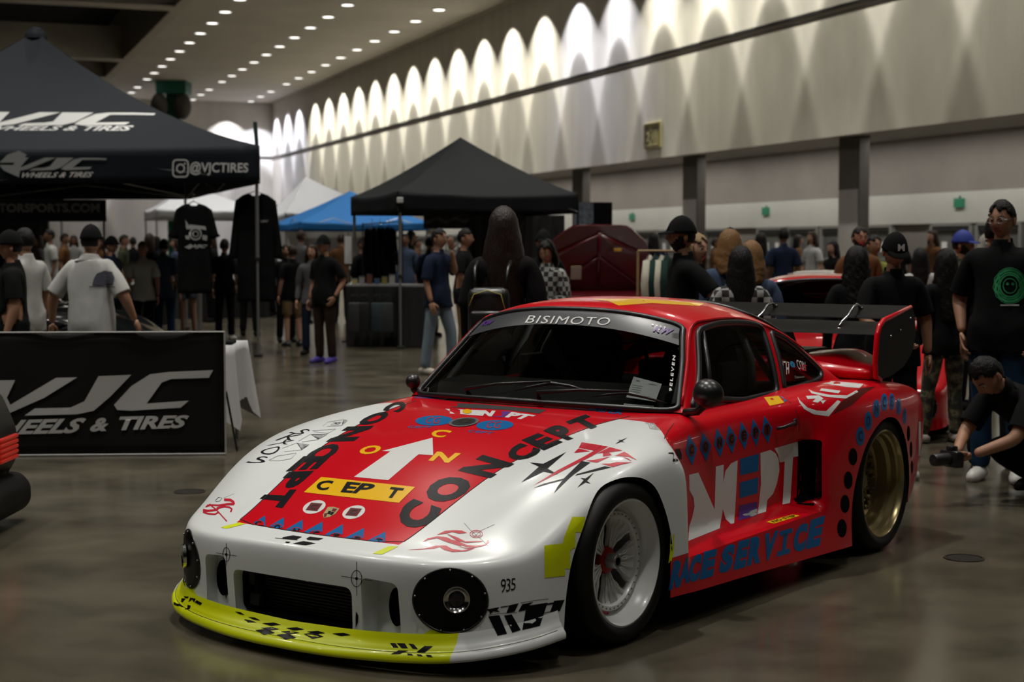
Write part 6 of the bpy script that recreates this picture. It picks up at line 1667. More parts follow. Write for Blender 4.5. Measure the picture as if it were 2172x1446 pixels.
cp = thing('folded_cloth', 'folded black cloth lying on the white table', 'cloth', (-2.16, 11.75, .748)); obj('cloth_fold', B((0, 0, .012), (.24, .2, .022), None, .008), C_BLK if 'C_BLK' in globals() else M_INK, cp)
# ---------------------------------------------------------------- hanging T-shirts
def tshirt(name, label, px, ytop, D, w, h, rot, longs=False, yaw=0):
    t = thing(name, label, 'shirt', (((px-1086)/F*D), D, CAMZ+(523-ytop)*D/F), RD(yaw))
    out = [(-.09, 0), (-.17, -.02), (-.27, -.07), (-.36, -.33 if not longs else -.55), (-.40, -.36 if not longs else -.62), (-.27, -.40 if not longs else -.60), (-.235, -.30), (-.25, -.6), (-.26, -1.0), (.26, -1.0), (.25, -.6), (.235, -.30), (.27, -.40 if not longs else -.60), (.40, -.36 if not longs else -.62), (.36, -.33 if not longs else -.55), (.27, -.07), (.17, -.02), (.09, 0), (.05, -.025), (-.05, -.025)]
    pts = [(x*w/.8, y*h) for x, y in out]
    bms = patch(lambda u, v: Vector((u, .0, v)), pts, [], .05)
    for v in bms.verts: v.co.y = .03*sin(v.co.x*22)*min(1, -v.co.z/h)*.6-.02+.01*noise.noise(v.co*6)
    b2 = bms.copy(); 
    for v in b2.verts: v.co.y = -v.co.y+.07
    tmp = bpy.data.meshes.new('x'); b2.to_mesh(tmp); b2.free(); bms.from_mesh(tmp); thicken(bms, .003)
    o = obj('shirt_body', bms, C_BLK, t, True)
    obj('hanger', tube(bmesh.new(), [(-.20*w/.8, .02, -.05), (0, .02, .03), (.20*w/.8, .02, -.05)], .006, 6), M_FOOT, t)
    hk = bmesh.new(); tube(hk, [(0, .02, .03), (0, .02, .08), (.02, .02, .105), (.0, .02, .13), (-.02, .02, .11)], .004, 6); obj('hook', hk, M_CHROME, t)
    return t, o
S1, S1o = tshirt('tshirt', 'black T-shirt with a white car print hanging from the canopy edge', 412, 432, 20.6, .66, 1.15, 0)
S2, S2o = tshirt('tshirt', 'larger plain black T-shirt hanging behind the canopy leg', 543, 410, 21.5, .78, 1.45, 0, True)
tr = world_bvh(S1o)
M_PRT = mat('shirt print white', (0.42, 0.42, 0.42), .8)
wpoly('shirt_print', M_PRT, [st([(415+12*cos(a*pi/8), 496+12*sin(a*pi/8)) for a in range(17)], 3), st([(415+6*cos(a*pi/6), 496+6*sin(a*pi/6)) for a in range(13)], 2), [(394, 478), (405, 476), (436, 480), (438, 488), (428, 486), (396, 486)], [(393, 500), (402, 499), (402, 508), (395, 507)], [(430, 498), (440, 500), (439, 510), (430, 508)], [(393, 466), (400, 476), (395, 478)]], tr, S1, off=.01, cell=6)
wpoly('shirt_print', M_PRT, [[(392, 524), (404, 517), (412, 522), (402, 528)]], tr, S1, off=.01, cell=6)
wtext('shirt_print', M_PRT, 'VJC', [(412, 518), (441, 519), (438, 528), (409, 527)], tr, S1, .05, .3, off=.01, cell=6)
tr = world_bvh(S2o); wtext('shirt_print', M_PRT, 'VJC', [(553, 467), (570, 467), (570, 472), (552, 472)], tr, S2, .04, .3, off=.01, cell=6)
# grey clothes stand pole under the first shirt
ps = thing('display_pole', 'grey square pole standing under the hanging printed T-shirt', 'pole', (spot(423, 20.9).x if 'spot' in globals() else -4.08, 20.9, 0))
obj('pole', tube(bmesh.new(), [(0, 0, 0), (0, 0, 1.95)], .035, 4), M_POLE, ps); obj('pole_foot', B((0, 0, .02), (.3, .3, .04), None, .01), M_POLE, ps)
# ---------------------------------------------------------------- merchandise tables under the black canopy
M_SKIRT = mat('black table skirt', (0.012, 0.012, 0.013), .8, bump=.3, bscale=8); M_TOPW = mat('table top grey', (0.30, 0.30, 0.30), .5)
for (xa, xb, D, lab) in ((738, 845, 23.6, 'long black-skirted merchandise table under the left half of the black canopy'), (847, 905, 23.4, 'short black-skirted table next to the canopy leg')):
    xm = ((xa+xb)/2-1086)/3400*D; w = (xb-xa)/3400*D; t = thing('merchandise_table', lab, 'table', (xm, D, 0), 0)
    obj('table_top', B((0, 0, .90), (w, .6, .03)), M_TOPW, t)
    bm = bmesh.new(); n = int(w/.04); pts = [(-w/2+w*i/n, -.30-.012*(1+sin(i*1.7))) for i in range(n+1)]; pts += [(w/2, .3), (-w/2, .3)]
    prism(bm, pts, 'z', 0.01, .885); obj('table_skirt', bm, M_SKIRT, t)
bagc = [mat('bag charcoal', (.03, .032, .036), .6), mat('bag black', (.012, .012, .013), .5), mat('bag slate', (.02, .035, .045), .6)]
for i, px in enumerate((752, 772, 800, 822)):
    D = 22.95; t = thing('hanging_bag', ['dark slate carrier bag at the left end of the table front', 'charcoal carrier bag second from the left on the table front', 'black carrier bag third from the left on the table front', 'black carrier bag nearest the canopy leg on the table front'][i], 'bag', (spot(px, D).x if 'spot' in globals() else (px-1086)/F*D, D, .25))
    bm = bmesh.new(); box(bm, (0, 0, .2), (.17, .10, .42), None, .02)
    obj('bag_body', bm, bagc[i % 3], t, angle=40); obj('bag_handle', tube(bmesh.new(), [(-.05, 0, .40), (-.04, 0, .52), (.04, 0, .52), (.05, 0, .40)], .006, 6), bagc[1], t, True)
rr = random.Random(3)
cols_m = [(.35, .30, .12), (.30, .30, .30), (.15, .05, .03), (.04, .10, .20), (.25, .22, .05), (.4, .4, .38)]
names_m = ['mustard', 'pale grey', 'rust', 'blue', 'olive', 'white']
for i in range(6):
    px = 752+16*i; D = 23.5; t = thing('boxed_item', f'small {names_m[i]} boxed item on the merchandise table, {["leftmost", "second from left", "third from left", "fourth from left", "fifth from left", "nearest the leg"][i]}', 'box', ((px-1086)/F*D, D, .915))
    h_ = .07+.03*(i % 3); obj('carton', B((0, 0, h_/2), (.08, .08, h_), None, .005), mat('carton '+names_m[i], cols_m[i], .6), t); obj('lid', B((0, 0, h_+.006), (.085, .085, .012)), mat('carton lid', (.1, .1, .1), .6), t)
# clothes rail with black shirts
RL = thing('clothes_rail', 'dark clothes rail under the black canopy', 'rail', (spot(812, 24.3).x if 'spot' in globals() else -1.96, 24.3, 0))
obj('rail_bar', tube(bmesh.new(), [(-.30, 0, 1.80), (.30, 0, 1.84)], .012, 6), M_FOOT, RL)
for x in (-.3, .3):
    obj('rail_post', tube(bmesh.new(), [(x, 0, 0.02), (x, 0, 1.82)], .012, 6), M_FOOT, RL); obj('rail_foot', tube(bmesh.new(), [(x, -.22, .02), (x, .22, .02)], .015, 6), M_FOOT, RL)
for i, px in enumerate((792, 808, 826)):
    tshirt('rail_shirt', ['narrow black shirt at the left end of the rail', 'black shirt in the middle of the rail', 'wide black shirt at the right end of the rail'][i], px, 482, 24.3+.02*i, .28+.03*i, .85+.05*i, 0, True, 60-12*i)
# dark inner wall sheet of the black canopy and speaker-like display
iw = thing('canopy_wall', 'black side wall cloth under the right half of the black canopy', 'cloth wall', (.15, 25.9, 0), HALLROT)
bm = bmesh.new(); n = 40; pts = [(-.95+1.7*i/n, .02*sin(i*1.1)) for i in range(n+1)]; pts += [(.75, .04), (-.95, .04)]; prism(bm, pts, 'z', 0.05, 1.97); obj('wall_cloth', bm, M_SKIRT, iw)
for x in (-.9, .7): obj('hem_weight', B((x, .02, .025), (.12, .08, .05), None, .01), M_FOOT, iw)
hs = thing('hanging_sheet', 'black sheet hanging from the middle of the black canopy edge', 'sheet', (-.95, 23.35, 0), HALLROT*.9)
bm = bmesh.new(); prism(bm, [(-.34+.68*i/16, .015*sin(i)) for i in range(17)]+[(.34, .03), (-.34, .03)], 'z', 1.72, 2.02); obj('sheet_cloth', bm, M_SKIRT, hs); obj('sheet_tape', B((0, .01, 2.02), (.6, .04, .03)), M_FOOT, hs)
pb = thing('poster_box', 'tall stand with a grey photo poster and black side panel right of the black canopy', 'display', (spot(1262, 27).x if 'spot' in globals() else 1.40, 27, 0), RD(12))
z0, z1 = CAMZ+(523-479)*27/F, CAMZ+(523-429)*27/F
obj('box_body', B((0, .15, (z0+z1)/2), (.60, .30, z1-z0), None, .01), M_INK, pb)
obj('photo_poster', B((-.16, -.008, (z0+z1)/2), (.25, .012, z1-z0-.02)), noise_mat('poster print', (.06, .08, .11), (.22, .24, .28), 14, .5), pb)
obj('stand_post', tube(bmesh.new(), [(0, .15, .02), (0, .15, z0)], .03, 8), M_FOOT, pb); obj('stand_base', B((0, .15, .02), (.5, .4, .04), None, .01), M_FOOT, pb)
# paper notice on a slim post at the left canopy leg
pn = thing('notice_post', 'slim post with a tall pale paper notice at the left leg of the black canopy', 'sign', (spot(739, 24.6).x if 'spot' in globals() else -2.5, 24.6, 0))
obj('notice_sheet', B((0, 0, CAMZ-.05), (.11, .012, .42)), M_PAPER, pn); obj('post', tube(bmesh.new(), [(0, .02, 0.0), (0, .02, 1.68)], .012, 6), M_POLE, pn); obj('post_foot', B((0, .02, .012), (.2, .2, .024)), M_FOOT, pn)
# rail of coats beyond the bonnet
RC = thing('coat_rail', 'clothes rail with pale wooden top beyond the open red bonnet', 'rail', (spot(1392, 15.6).x, 15.6, 0))
obj('rail_bar', tube(bmesh.new(), [(-.18, 0, 1.42), (.42, 0, 1.42)], .014, 6), mat('pale wood', (.30, .20, .09), .6), RC)
for x in (-.18, .42): obj('rail_post', tube(bmesh.new(), [(x, 0, 0), (x, 0, 1.42)], .014, 6), mat('pale wood', (.30, .20, .09), .6), RC); obj('rail_foot', tube(bmesh.new(), [(x, -.25, .015), (x, .25, .015)], .015, 6), mat('pale wood', (.30, .20, .09), .6), RC)
for i, (px, m_) in enumerate(((1378, 'w'), (1390, 'g'), (1402, 'w'), (1414, 'g'))):
    t = thing('coat', ['cream coat at the left end of the coat rail', 'dark green coat second from the left on the coat rail', 'cream coat third from the left on the coat rail', 'dark coat nearest the bearded man on the coat rail'][i], 'coat', (spot(px, 15.6).x, 15.6, 1.40), RD(70))
    bm = bmesh.new(); tube(bm, [(0, 0, -.02), (0, 0, -.10), (0, 0, -.45), (0, 0, -.85)], [.04, .13, .15, .17], 14)
    for v in bm.verts: v.co.y *= .35; v.co.x += .015*sin(v.co.z*14+i)
    mm = cloth('cream wool', (.42, .40, .33)) if m_ == 'w' else cloth('dark green wool', (.012, .03, .025))
    obj('coat_body', bm, mm, t, True)
    for sg in (-1, 1): obj('sleeve', tube(bmesh.new(), [(.11*sg, 0, -.08), (.17*sg, 0, -.3), (.18*sg, -.02, -.6)], [.04, .045, .04], 10), mm, t, True)
    obj('hanger', tube(bmesh.new(), [(-.12, 0, -.06), (0, 0, 0), (.12, 0, -.06), (0, 0, -.02), (0, 0, .03)], .005, 5), M_FOOT, t)
# green pylon with round fans far left under the ceiling
gp = at_depth(373, 523, 124); GP = thing('green_column', 'green steel column with dark round fans high under the ceiling', 'column', (gp.x, gp.y, 0))
M_GS = mat('green steel paint', (0.0, 0.075, 0.05), .5)
obj('column_shaft', B((0, 0, 6.8), (1.0, 1.0, 13.6)), M_GS, GP)
obj('column_head', B((0, 0, 13.6), (2.3, 2.3, .95), None, .05), M_GS, GP)
for x in (-.95, .85):
    bm = bmesh.new(); lathe(bm, [(0, -.3), (.55, -.25), (.68, 0), (.55, .25), (0, .3)], 'Y', 20, Matrix.Translation((x, -.9, 12.15)) @ Matrix.Diagonal((1, 1, 1.5, 1)))
    obj('fan_drum', bm, mat('fan dark', (.05, .045, .04), .6), GP, True)

# added dark backdrop: drape walls and black-walled booths beyond the near canopies
M_DRAPE = mat('charcoal drape', (0.02, 0.02, 0.022), .85, bump=.3, bscale=3)
for k, (n0_, n1_, s_, lab) in enumerate(((-22, -9, 62, 'long charcoal backdrop drape added far behind the VJC canopy'), (-8.5, 4, 66, 'long charcoal backdrop drape added far behind the blue canopy'))):
    t = thing('backdrop_drape', lab, 'drape', hall((n0_+n1_)/2, s_, 0), HALLROT); w = n1_-n0_
    bm = bmesh.new(); n = 90; prism(bm, [(-w/2+w*i/n, .06*sin(i*1.3)) for i in range(n+1)]+[(w/2, .12), (-w/2, .12)], 'z', .03, 2.75)
    obj('drape_cloth', bm, M_DRAPE, t)
    for i in range(5):
        x = -w/2+w*i/4; obj('drape_post', tube(bmesh.new(), [(x, .16, 0), (x, .16, 2.8)], .03, 6), M_POLE, t)
    obj('drape_rail', tube(bmesh.new(), [(-w/2, .16, 2.78), (w/2, .16, 2.78)], .02, 6), M_POLE, t)
V6, _, _ = canopy('plain black canopy far left behind the hanging MOTORSPORTS banner', [(-13.6, 33), (-9.6, 34.4), (-11, 38.3), (-15, 36.9)], (-12.3, 35.6, 3.5), 2.3, 2.6, M_TENTB, M_POLE)
for k, (a_, b_, lab) in enumerate((((-11.0, 38.3), (-15.0, 36.9), 'black back wall cloth of the far left canopy'),)):
    t = thing('canopy_wall', lab, 'cloth wall', ((a_[0]+b_[0])/2, (a_[1]+b_[1])/2+.12, 0), atan2(b_[1]-a_[1], b_[0]-a_[0]))
    bm = bmesh.new(); prism(bm, [(-2.05+4.1*i/40, .03*sin(i)) for i in range(41)]+[(2.05, .05), (-2.05, .05)], 'z', .03, 2.25); obj('wall_cloth', bm, M_SKIRT, t)
    for x in (-1.9, 1.9): obj('hem_weight', B((x, .02, .025), (.12, .08, .05), None, .01), M_FOOT, t)
for k, (px, D, lab) in enumerate(((470, 33, 'black-skirted trade table far off behind the hanging T-shirts'), (250, 30, 'black-skirted trade table far off behind the stout man'), (590, 38, 'black-skirted trade table far off under the blue canopy'))):
    t = thing('trade_table', lab, 'table', (spot(px, D).x, D, 0), HALLROT)
    obj('table_top', B((0, 0, .76), (1.9, .7, .03)), M_TOPW, t)
    bm = bmesh.new(); prism(bm, [(-.93+1.86*i/40, -.33-.012*(1+sin(i*1.7))) for i in range(41)]+[(.93, .33), (-.93, .33)], 'z', 0.01, .745); obj('table_skirt', bm, M_SKIRT, t)
# ---------------------------------------------------------------- other cars on show
def plain_car(name, label, loc, rotz, paint, h=1.0, lamps=True):
    """an unlettered coupe sharing the race car's mesh data, without wing, splitter and prints"""
    t = thing(name, label, 'car', loc, rotz); t.scale = (h, h, h)
    keep = {'hood', 'front_clip', 'door', 'side_skirt', 'rear_bodywork', 'cowl_panel', 'under_tray', 'wheel_housing', 'roof', 'windscreen_seal', 'windscreen', 'rear_window', 'rear_window_seal', 'side_frame', 'door_glass', 'quarter_glass', 'window_seal', 'window_pillar', 'rain_rail', 'door_mirror', 'bucket_seat', 'dashboard', 'steering_wheel', 'headlight_cover', 'radiator', 'grille_duct', 'wheel', 'engine_cover', 'door_handle'}
    for ch in list(CAR.children):
        nm = ch.name.split('.')[0]
        if nm not in keep: continue
        c = ch.copy(); COL.objects.link(c); c.parent = t
        if 'label' in c: del c['label']
        if nm in ('hood', 'front_clip', 'door', 'side_skirt', 'rear_bodywork', 'cowl_panel', 'roof', 'side_frame', 'rain_rail', 'engine_cover', 'door_mirror'):
            me = ch.data.copy(); c.data = me; me.materials[0] = paint
        for g in ch.children:
            if ch.name.startswith('wheel') and g.name.split('.')[0] in ('rib', 'rim_bolts', 'tyre_valve'): continue
            d = g.copy(); COL.objects.link(d); d.parent = c
    return t
P_RED2 = mat('second red paint', (0.50, 0.006, 0.012), 0.2, 0, 1.0); P_SIL = mat('silver paint', (0.42, 0.43, 0.44), 0.25, .4, 1.0); P_BLK = mat('black car paint', (0.008, 0.009, 0.010), 0.15, 0, 1.0); P_WHT = mat('white car paint', (0.55, 0.56, 0.56), 0.25, 0, 1.0)
# the red coupe seen over the rear wing
plain_car('red_coupe', 'red coupe parked beyond the rear wing of the race car', (2.55, 12.75, 0), RD(-98), P_RED2)
plain_car('silver_coupe', 'silver coupe parked behind the red coupe', (2.10, 17.75, 0), RD(180), P_SIL, .98)
plain_car('white_coupe', 'white coupe half hidden between the people at the right', (5.75, 20.3, 0), RD(-140), P_WHT)
plain_car('black_coupe', 'glossy black sports car beyond the floor banner', (-4.70, 18.4, 0), RD(-8), P_BLK)
# dark car with an open red bonnet
RB = thing('bonnet_car', 'dark red car with its bonnet raised, seen from the front', 'car', (1.07, 19.6, 0), RD(2))
M_DRED = mat('deep red paint', (0.10, 0.004, 0.008), 0.3, 0, .8)
out = [(-.60, .0), (-.62, .55), (-.56, .75), (-.40, .90), (-.25, .96), (.25, .96), (.40, .90), (.57, .72), (.62, .55), (.60, 0)]
bm = patch(lambda u, v: Vector((u, .25-.30*v+.02*cos(u*2), .92+v*.83)), out, [], .08); thicken(bm, .03)
hood_o = obj('raised_bonnet', bm, M_DRED, RB, angle=40)
for p_ in ([(-.45, .1), (0, .5), (.45, .1)], [(-.5, .55), (0, .82), (.5, .55)], [(0, .1), (0, .85)]):
    obj('bonnet_rib', tube(bmesh.new(), [Vector((u, .25-.30*v-.02, .92+v*.83)) for u, v in p_], .022, 6), M_DRED, hood_o, True)
obj('bonnet_label', B((-.28, -.02+.12, .92+.22), (.13, .01, .17), Matrix.Rotation(RD(20), 3, 'X')), mat('cream label', (.42, .40, .32), .6), hood_o)
obj('label_head', B((-.28, .085, .92+.285), (.13, .012, .035), Matrix.Rotation(RD(20), 3, 'X')), M_YV, hood_o)
obj('bonnet_sticker', B((.22, -.035+.02, .92+.50), (.09, .01, .035), Matrix.Rotation(RD(20), 3, 'X')), M_YV, hood_o)
cb = bmesh.new(); prism(cb, rounded([(-.62, .22), (-.66, .62), (-.55, .86), (.35, .93), (3.3, .95), (3.55, .80), (3.55, .25)], .10, 4), 'x', -.84, .84)
obj('car_body', cb, M_DRED, RB, angle=40)
cb = bmesh.new(); A = [(-.70, .35, .93), (.70, .35, .93), (.72, 3.0, .95), (-.72, 3.0, .95)]; Bt = [(-.55, 1.0, 1.32), (.55, 1.0, 1.32), (.56, 2.2, 1.32), (-.56, 2.2, 1.32)]
VA = [cb.verts.new(p) for p in A]; VB = [cb.verts.new(p) for p in Bt]; cb.faces.new(VB)
for i in range(4): cb.faces.new((VA[i], VA[(i+1) % 4], VB[(i+1) % 4], VB[i]))
obj('cabin', cb, M_DRED, RB, angle=30)
obj('windscreen', patch(lambda u, v: Vector((u*(.64-.13*v), .36+.62*v, .955+.345*v)), rounded([(-1, 0), (1, 0), (1, 1), (-1, 1)], .1, 3), [], .3, off=.012), mat('dark car glass', (.01, .012, .012), .1), RB)
obj('engine', B((0, .02, .80), (.7, .7, .16), None, .03), M_STEEL, RB)
obj('grille', B((0, -.665, .48), (.9, .03, .16), None, .01), M_MESHB, RB)
for x in (-.6, .6): obj('headlamp', lathe(bmesh.new(), [(0, -.03), (.08, -.02), (.09, .02)], 'Y', 20, Matrix.Translation((x, -.66, .64))), M_CHROME, RB, True)
for x in (-.76, .76):
    for y in (.15, 2.75): obj('wheel', lathe(bmesh.new(), [(0, -.10), (.20, -.10), (.22, -.12), (.31, -.11), (.32, 0), (.31, .11), (0, .11)], 'X', 28, Matrix.Translation((x, y, .32))), M_TYRE, RB, angle=35)
# tail of a dark off-roader at the left edge of the frame
p0 = at_floor(-128, 1115)
DC = thing('dark_vehicle', 'corner of a black vehicle with a glowing red tail lamp at the left edge', 'car', (-3.24, 7.65, 0), RD(0)); DC.scale = (1, 1, .80)
P_BLK2 = mat('dull black paint', (.005, .005, .005), .4, spec=.15)
cb = bmesh.new(); prism(cb, rounded([(-.90, .26), (.52, .26), (.60, .42), (.60, .62), (.52, .86), (.40, .94), (-.90, .96)], .06, 4), 'y', -.85, .85)
obj('rear_body', cb, P_BLK2, DC, angle=40)
cb = bmesh.new(); prism(cb, rounded([(-.90, .05), (.60, .05), (.655, .12), (.655, .24), (.60, .32), (-.90, .32)], .04, 4), 'y', -.90, .90); obj('bumper', cb, mat('bumper rubber', (.005, .005, .005), .6, spec=.15), DC, angle=40)
for k in range(5):
    obj('tail_lamp', B((.588, .68, .44+.034*k), (.06, .30, .026), None, .008), mat('tail lamp red', (.40, .01, .008), .3, emit=(1, .04, .01), es=.12), DC, angle=40)
obj('exhaust', lathe(bmesh.new(), [(.03, .0), (.035, .0), (.035, -.2), (.03, -.2)], 'Y', 16, Matrix.Translation((.4, -.80, .16)), cap=False), M_STEEL, DC)
for y in (-.76, .76): obj('wheel', lathe(bmesh.new(), [(0, -.10), (.20, -.10), (.22, -.12), (.33, -.11), (.345, 0), (.33, .11), (0, .11)], 'Y', 32, Matrix.Translation((.22, y, .345))), M_TYRE, DC, angle=35)
SH_W = mat('white shoe', (0.55, 0.54, 0.50), .5); SH_P = mat('purple shoe', (0.05, 0.03, 0.25), .5); SH_B = mat('black shoe', (0.01, 0.01, 0.01), .5)
HIP_L = {'elL': (.30, .10, 1.16), 'wrL': (.20, -.03, 1.0)}; HIP_R = {'elR': (-.30, .10, 1.16), 'wrR': (-.20, -.03, 1.0)}
POCK_L = {'elL': (.28, .08, 1.14), 'wrL': (.225, -.05, .93)}; POCK_R = {'elR': (-.28, .08, 1.14), 'wrR': (-.225, -.05, .93)}
FOLD = {'elL': (.22, .0, 1.14), 'wrL': (.05, -.20, 1.08), 'elR': (-.22, .0, 1.14), 'wrR': (-.05, -.20, 1.05)}
PHONE = {'elL': (.22, -.03, 1.16), 'wrL': (.08, -.25, 1.22)}
def hb(D, ytop): return CAMZ+(523-ytop)*D/F     # standing height from head top in the photo
def prop(parent, nm, bm, m): return obj(nm, bm, m, parent, True)
# --- behind the race car, centre
D = 9.8; t, J = figure('person', 'woman with long straight dark hair seen from behind wearing a black backpack', 1068, 0, D, 175, hb(D, 447), 'light', 'long', H_DRK, C_BLK, 1.9, C_BLK, hairlen=.56, female=True, hairw=.035)
s = hb(D, 447)/1.75
bm = bmesh.new(); box(bm, (0, 0, 0), (.25, .11, .30), None, .045); bp = thing('backpack', 'small black backpack with yellow zip and a red bow, carried by the long-haired woman', 'backpack', (spot(1037, D-.33).x, D-.33, 1.07), RD(-8))
prop(bp, 'bag_body', bm, mat('black leather', (0.012, 0.012, 0.012), .35))
prop(bp, 'front_pocket', box(bmesh.new(), (0, -.075, -.06), (.20, .05, .15), None, .02), mat('black leather', (0.012, 0.012, 0.012), .35))
prop(bp, 'zip', tube(bmesh.new(), [(-.11, -.058, .04), (-.08, -.06, .11), (0, -.06, .135), (.08, -.06, .11), (.115, -.058, -.02)], .004, 6), mat('yellow zip', (.35, .33, .05), .4))
bw = bmesh.new()
for sg in (1, -1): bmesh.ops.create_cone(bw, cap_ends=True, segments=8, radius1=.028, radius2=.006, depth=.045, matrix=Matrix.Translation((.026*sg+.03, -.108, -.06)) @ Matrix.Rotation(pi/2*sg, 4, 'Y') @ Matrix.Rotation(pi, 4, 'X'))
bmesh.ops.create_icosphere(bw, subdivisions=1, radius=.012, matrix=Matrix.Translation((.03, -.11, -.06)))
prop(bp, 'red_bow', bw, mat('red bow', (.45, .01, .04), .5))
st_ = bmesh.new()
for sg in (1, -1): tube(st_, [(.09*sg, .05, .13), (.10*sg, .10, .26), (.10*sg, .22, .30)], .012, 6)
prop(bp, 'strap', st_, mat('black leather', (0.012, 0.012, 0.012), .35))
D = 10.9; figure('person', 'bearded man in a black cap and black T-shirt, in profile with hand on hip', 1448, 0, D, -82, hb(D, 468), 'tan', 'short', H_BLK, C_BLK, .75, C_BLK, joints={**HIP_L, 'elL': (.26, .20, 1.18), 'wrL': (.17, .02, 1.0)}, cap=C_BLK, beard=True, logo='M')
D = 11.9; figure('person', 'blonde woman in a dark patterned headband looking over her shoulder', 1476, 0, D, 20, hb(D, 500), 'light', 'long', H_BLD, C_BLK, 1.9, C_BLK, female=True, headyaw=20, hairlen=.32)
D = 11.45; figure('person', 'person in a tall black cap with light brown hair behind the rear wing', 1546, 0, D, 160, hb(D, 492), 'tan', 'long', H_GNG, C_BLT, 1.9, C_BLK, cap=C_BLK, hairlen=.22, female=True)
D = 10.95; figure('person', 'woman with ginger hair bending behind the black-haired woman', 1592, 0, D, 190, hb(D, 517), 'light', 'long', H_GNG, C_BLT, 1.9, C_BLK, female=True, hairlen=.2)
D = 10.35; figure('person', 'woman with straight black hair seen from behind, plaid shirt below it', 1570, 0, D, 185, hb(D, 528), 'light', 'long', H_BLK, C_PLAID, 1.9, C_BLK, female=True, hairlen=.36)
D = 15; figure('person', 'woman in a black and white plaid shirt looking down at her hands', 1160, 0, D, -25, hb(D, 512), 'tan', 'long', H_BLK, C_PLAID, 1.9, C_BLK, joints=FOLD, female=True, headtilt=22, hairlen=.2)
D = 16.5; figure('person', 'man in a black and white cap half hidden behind the plaid shirt woman', 1152, 0, D, 10, hb(D, 493), 'tan', 'short', H_BLK, C_BLK, 1.9, C_BLK, cap=C_BLK)
# --- right hand group
D = 10.1; figure('person', 'man in a black cap with white badge looking down behind the rear wing', 1893, 0, D, 8, hb(D, 501), 'tan', 'short', H_BLK, C_BLK, .8, C_BLK, joints={'elL': (.26, .02, 1.13), 'wrL': (.26, -.03, .90), 'elR': (-.24, -.06, 1.14), 'wrR': (-.08, -.30, 1.02)}, cap=C_BLK, girth=1.12, headtilt=22, shoe=SH_W, logo='M')
tx = spot(1893, D)
D = 9.95; F_T, F_J = figure('person', 'man with glasses in a black T-shirt with a round green print, hand in pocket', 2122, 0, D, -28, hb(D, 449)+.06, 'tan', 'short', H_BLK, C_BLK, .85, C_DNB, joints={**POCK_R, **POCK_L}, glasses=True, girth=1.15, headyaw=-12, headtilt=6, shoe=SH_W)
D = 11.9; figure('person', 'woman with long curly black hair seen from behind, camouflage trousers', 2004, 0, D, 188, hb(D, 533), 'tan', 'curly', H_BLK, C_BLK, 1.9, C_CAMO, female=True, hairlen=.52, joints={**POCK_R, 'anL': (.20, .0, .085), 'toeL': (.24, -.15, .03), 'knL': (.15, 0, .5)}, shoe=mat('beige shoe', (.30, .26, .22), .5))
D = 14.4; figure('person', 'bearded man in a bright blue cap with a red badge, facing right', 2036, 0, D, 62, hb(D, 495), 'tan', 'short', H_BLK, C_OLV, 1.9, C_BLK, cap=mat('blue cap cloth', (0.01, 0.03, 0.25), .7), beard=True)
D = 15.8; figure('person', 'moustached man in a brown suede jacket beyond the rear wing', 1820, 0, D, 10, hb(D, 483), 'tan', 'short', H_BLK, C_BRN, 1.9, C_BLK, beard=True, girth=1.08)
D = 11.0; figure('person', 'woman with dark curly hair seen from behind, in front of the brown jacket', 1815, 0, D, 170, hb(D, 528), 'tan', 'curly', H_BLK, C_BLK, 1.9, C_DNB, female=True, hairlen=.4)
D = 16.2; figure('person', 'man in a yellow and green shirt behind the brown jacket man', 1850, 0, D, 20, hb(D, 500), 'tan', 'short', H_BLK, cloth('yellow green cotton', (.20, .22, .05)), .8, C_BLK)
D = 24; figure('person', 'woman with dark hair tied up, bare shoulders, in front of the grey doors', 1765, 0, D, -60, hb(D, 513), 'light', 'long', H_BLK, C_BLK, .2, C_BLK, female=True, hairlen=.2)
D = 16; figure('person', 'woman with long black hair in a white top between the two black caps', 1950, 0, D, 175, hb(D, 529), 'light', 'long', H_BLK, C_WHT, 1.6, C_BLK, female=True, hairlen=.36)
D = 15; figure('person', 'person in a beige fleece hood behind the man with glasses', 2092, 0, D, 40, hb(D, 500), 'tan', 'long', mat('beige hood', (.28, .27, .23), .9), C_BEI, 1.9, C_BLK, hairlen=.12)
D = 10.6; figure('person', 'person with black hair hidden behind the man with glasses', 2110, 0, D, 150, hb(D, 458), 'tan', 'short', H_BLK, C_BLK, 1.9, C_BLK)
# crouching photographer
D = 9.35; xy = spot(2215, D)
CJ = dict(pelvis=(0.02, .12, .30), waist=(0.01, .0, .43), chest=(0, -.16, .555), neckb=(0, -.30, .645), neck=(0, -.36, .67), headc=(0, -.43, .69),
 shL=(.17, -.25, .60), shR=(-.17, -.25, .60), elL=(.21, -.42, .38), elR=(-.21, -.40, .38), wrL=(.07, -.60, .29), wrR=(-.07, -.60, .28), curl=(0, 0, 0),
 hipL=(.10, .10, .30), hipR=(-.08, .10, .30), knL=(.20, -.28, .45), knR=(-.16, -.24, .28), anL=(.19, -.08, .085), anR=(-.12, .12, .10), toeL=(.22, -.24, .03), toeR=(-.13, -.05, .03))
figure('person', 'crouching photographer in a black T-shirt with tattooed arms holding a camera', 2148, 0, D, -62, 1.74, 'tan', 'short', H_BLK, C_BLK, .8, C_BLK, joints=CJ, headtilt=48, shoe=SH_B, xyz=xy)
cm = thing('camera', 'black photo camera in the hands of the crouching photographer', 'camera', xy+Matrix.Rotation(RD(-62), 3, 'Z') @ Vector((0, -.695, .262)), RD(-62))
obj('camera_body', B((0, 0, 0), (.14, .06, .095), None, .012), M_TRIM, cm, angle=40)
obj('viewfinder', B((0, 0, .058), (.05, .05, .03), None, .008), M_TRIM, cm, angle=40)
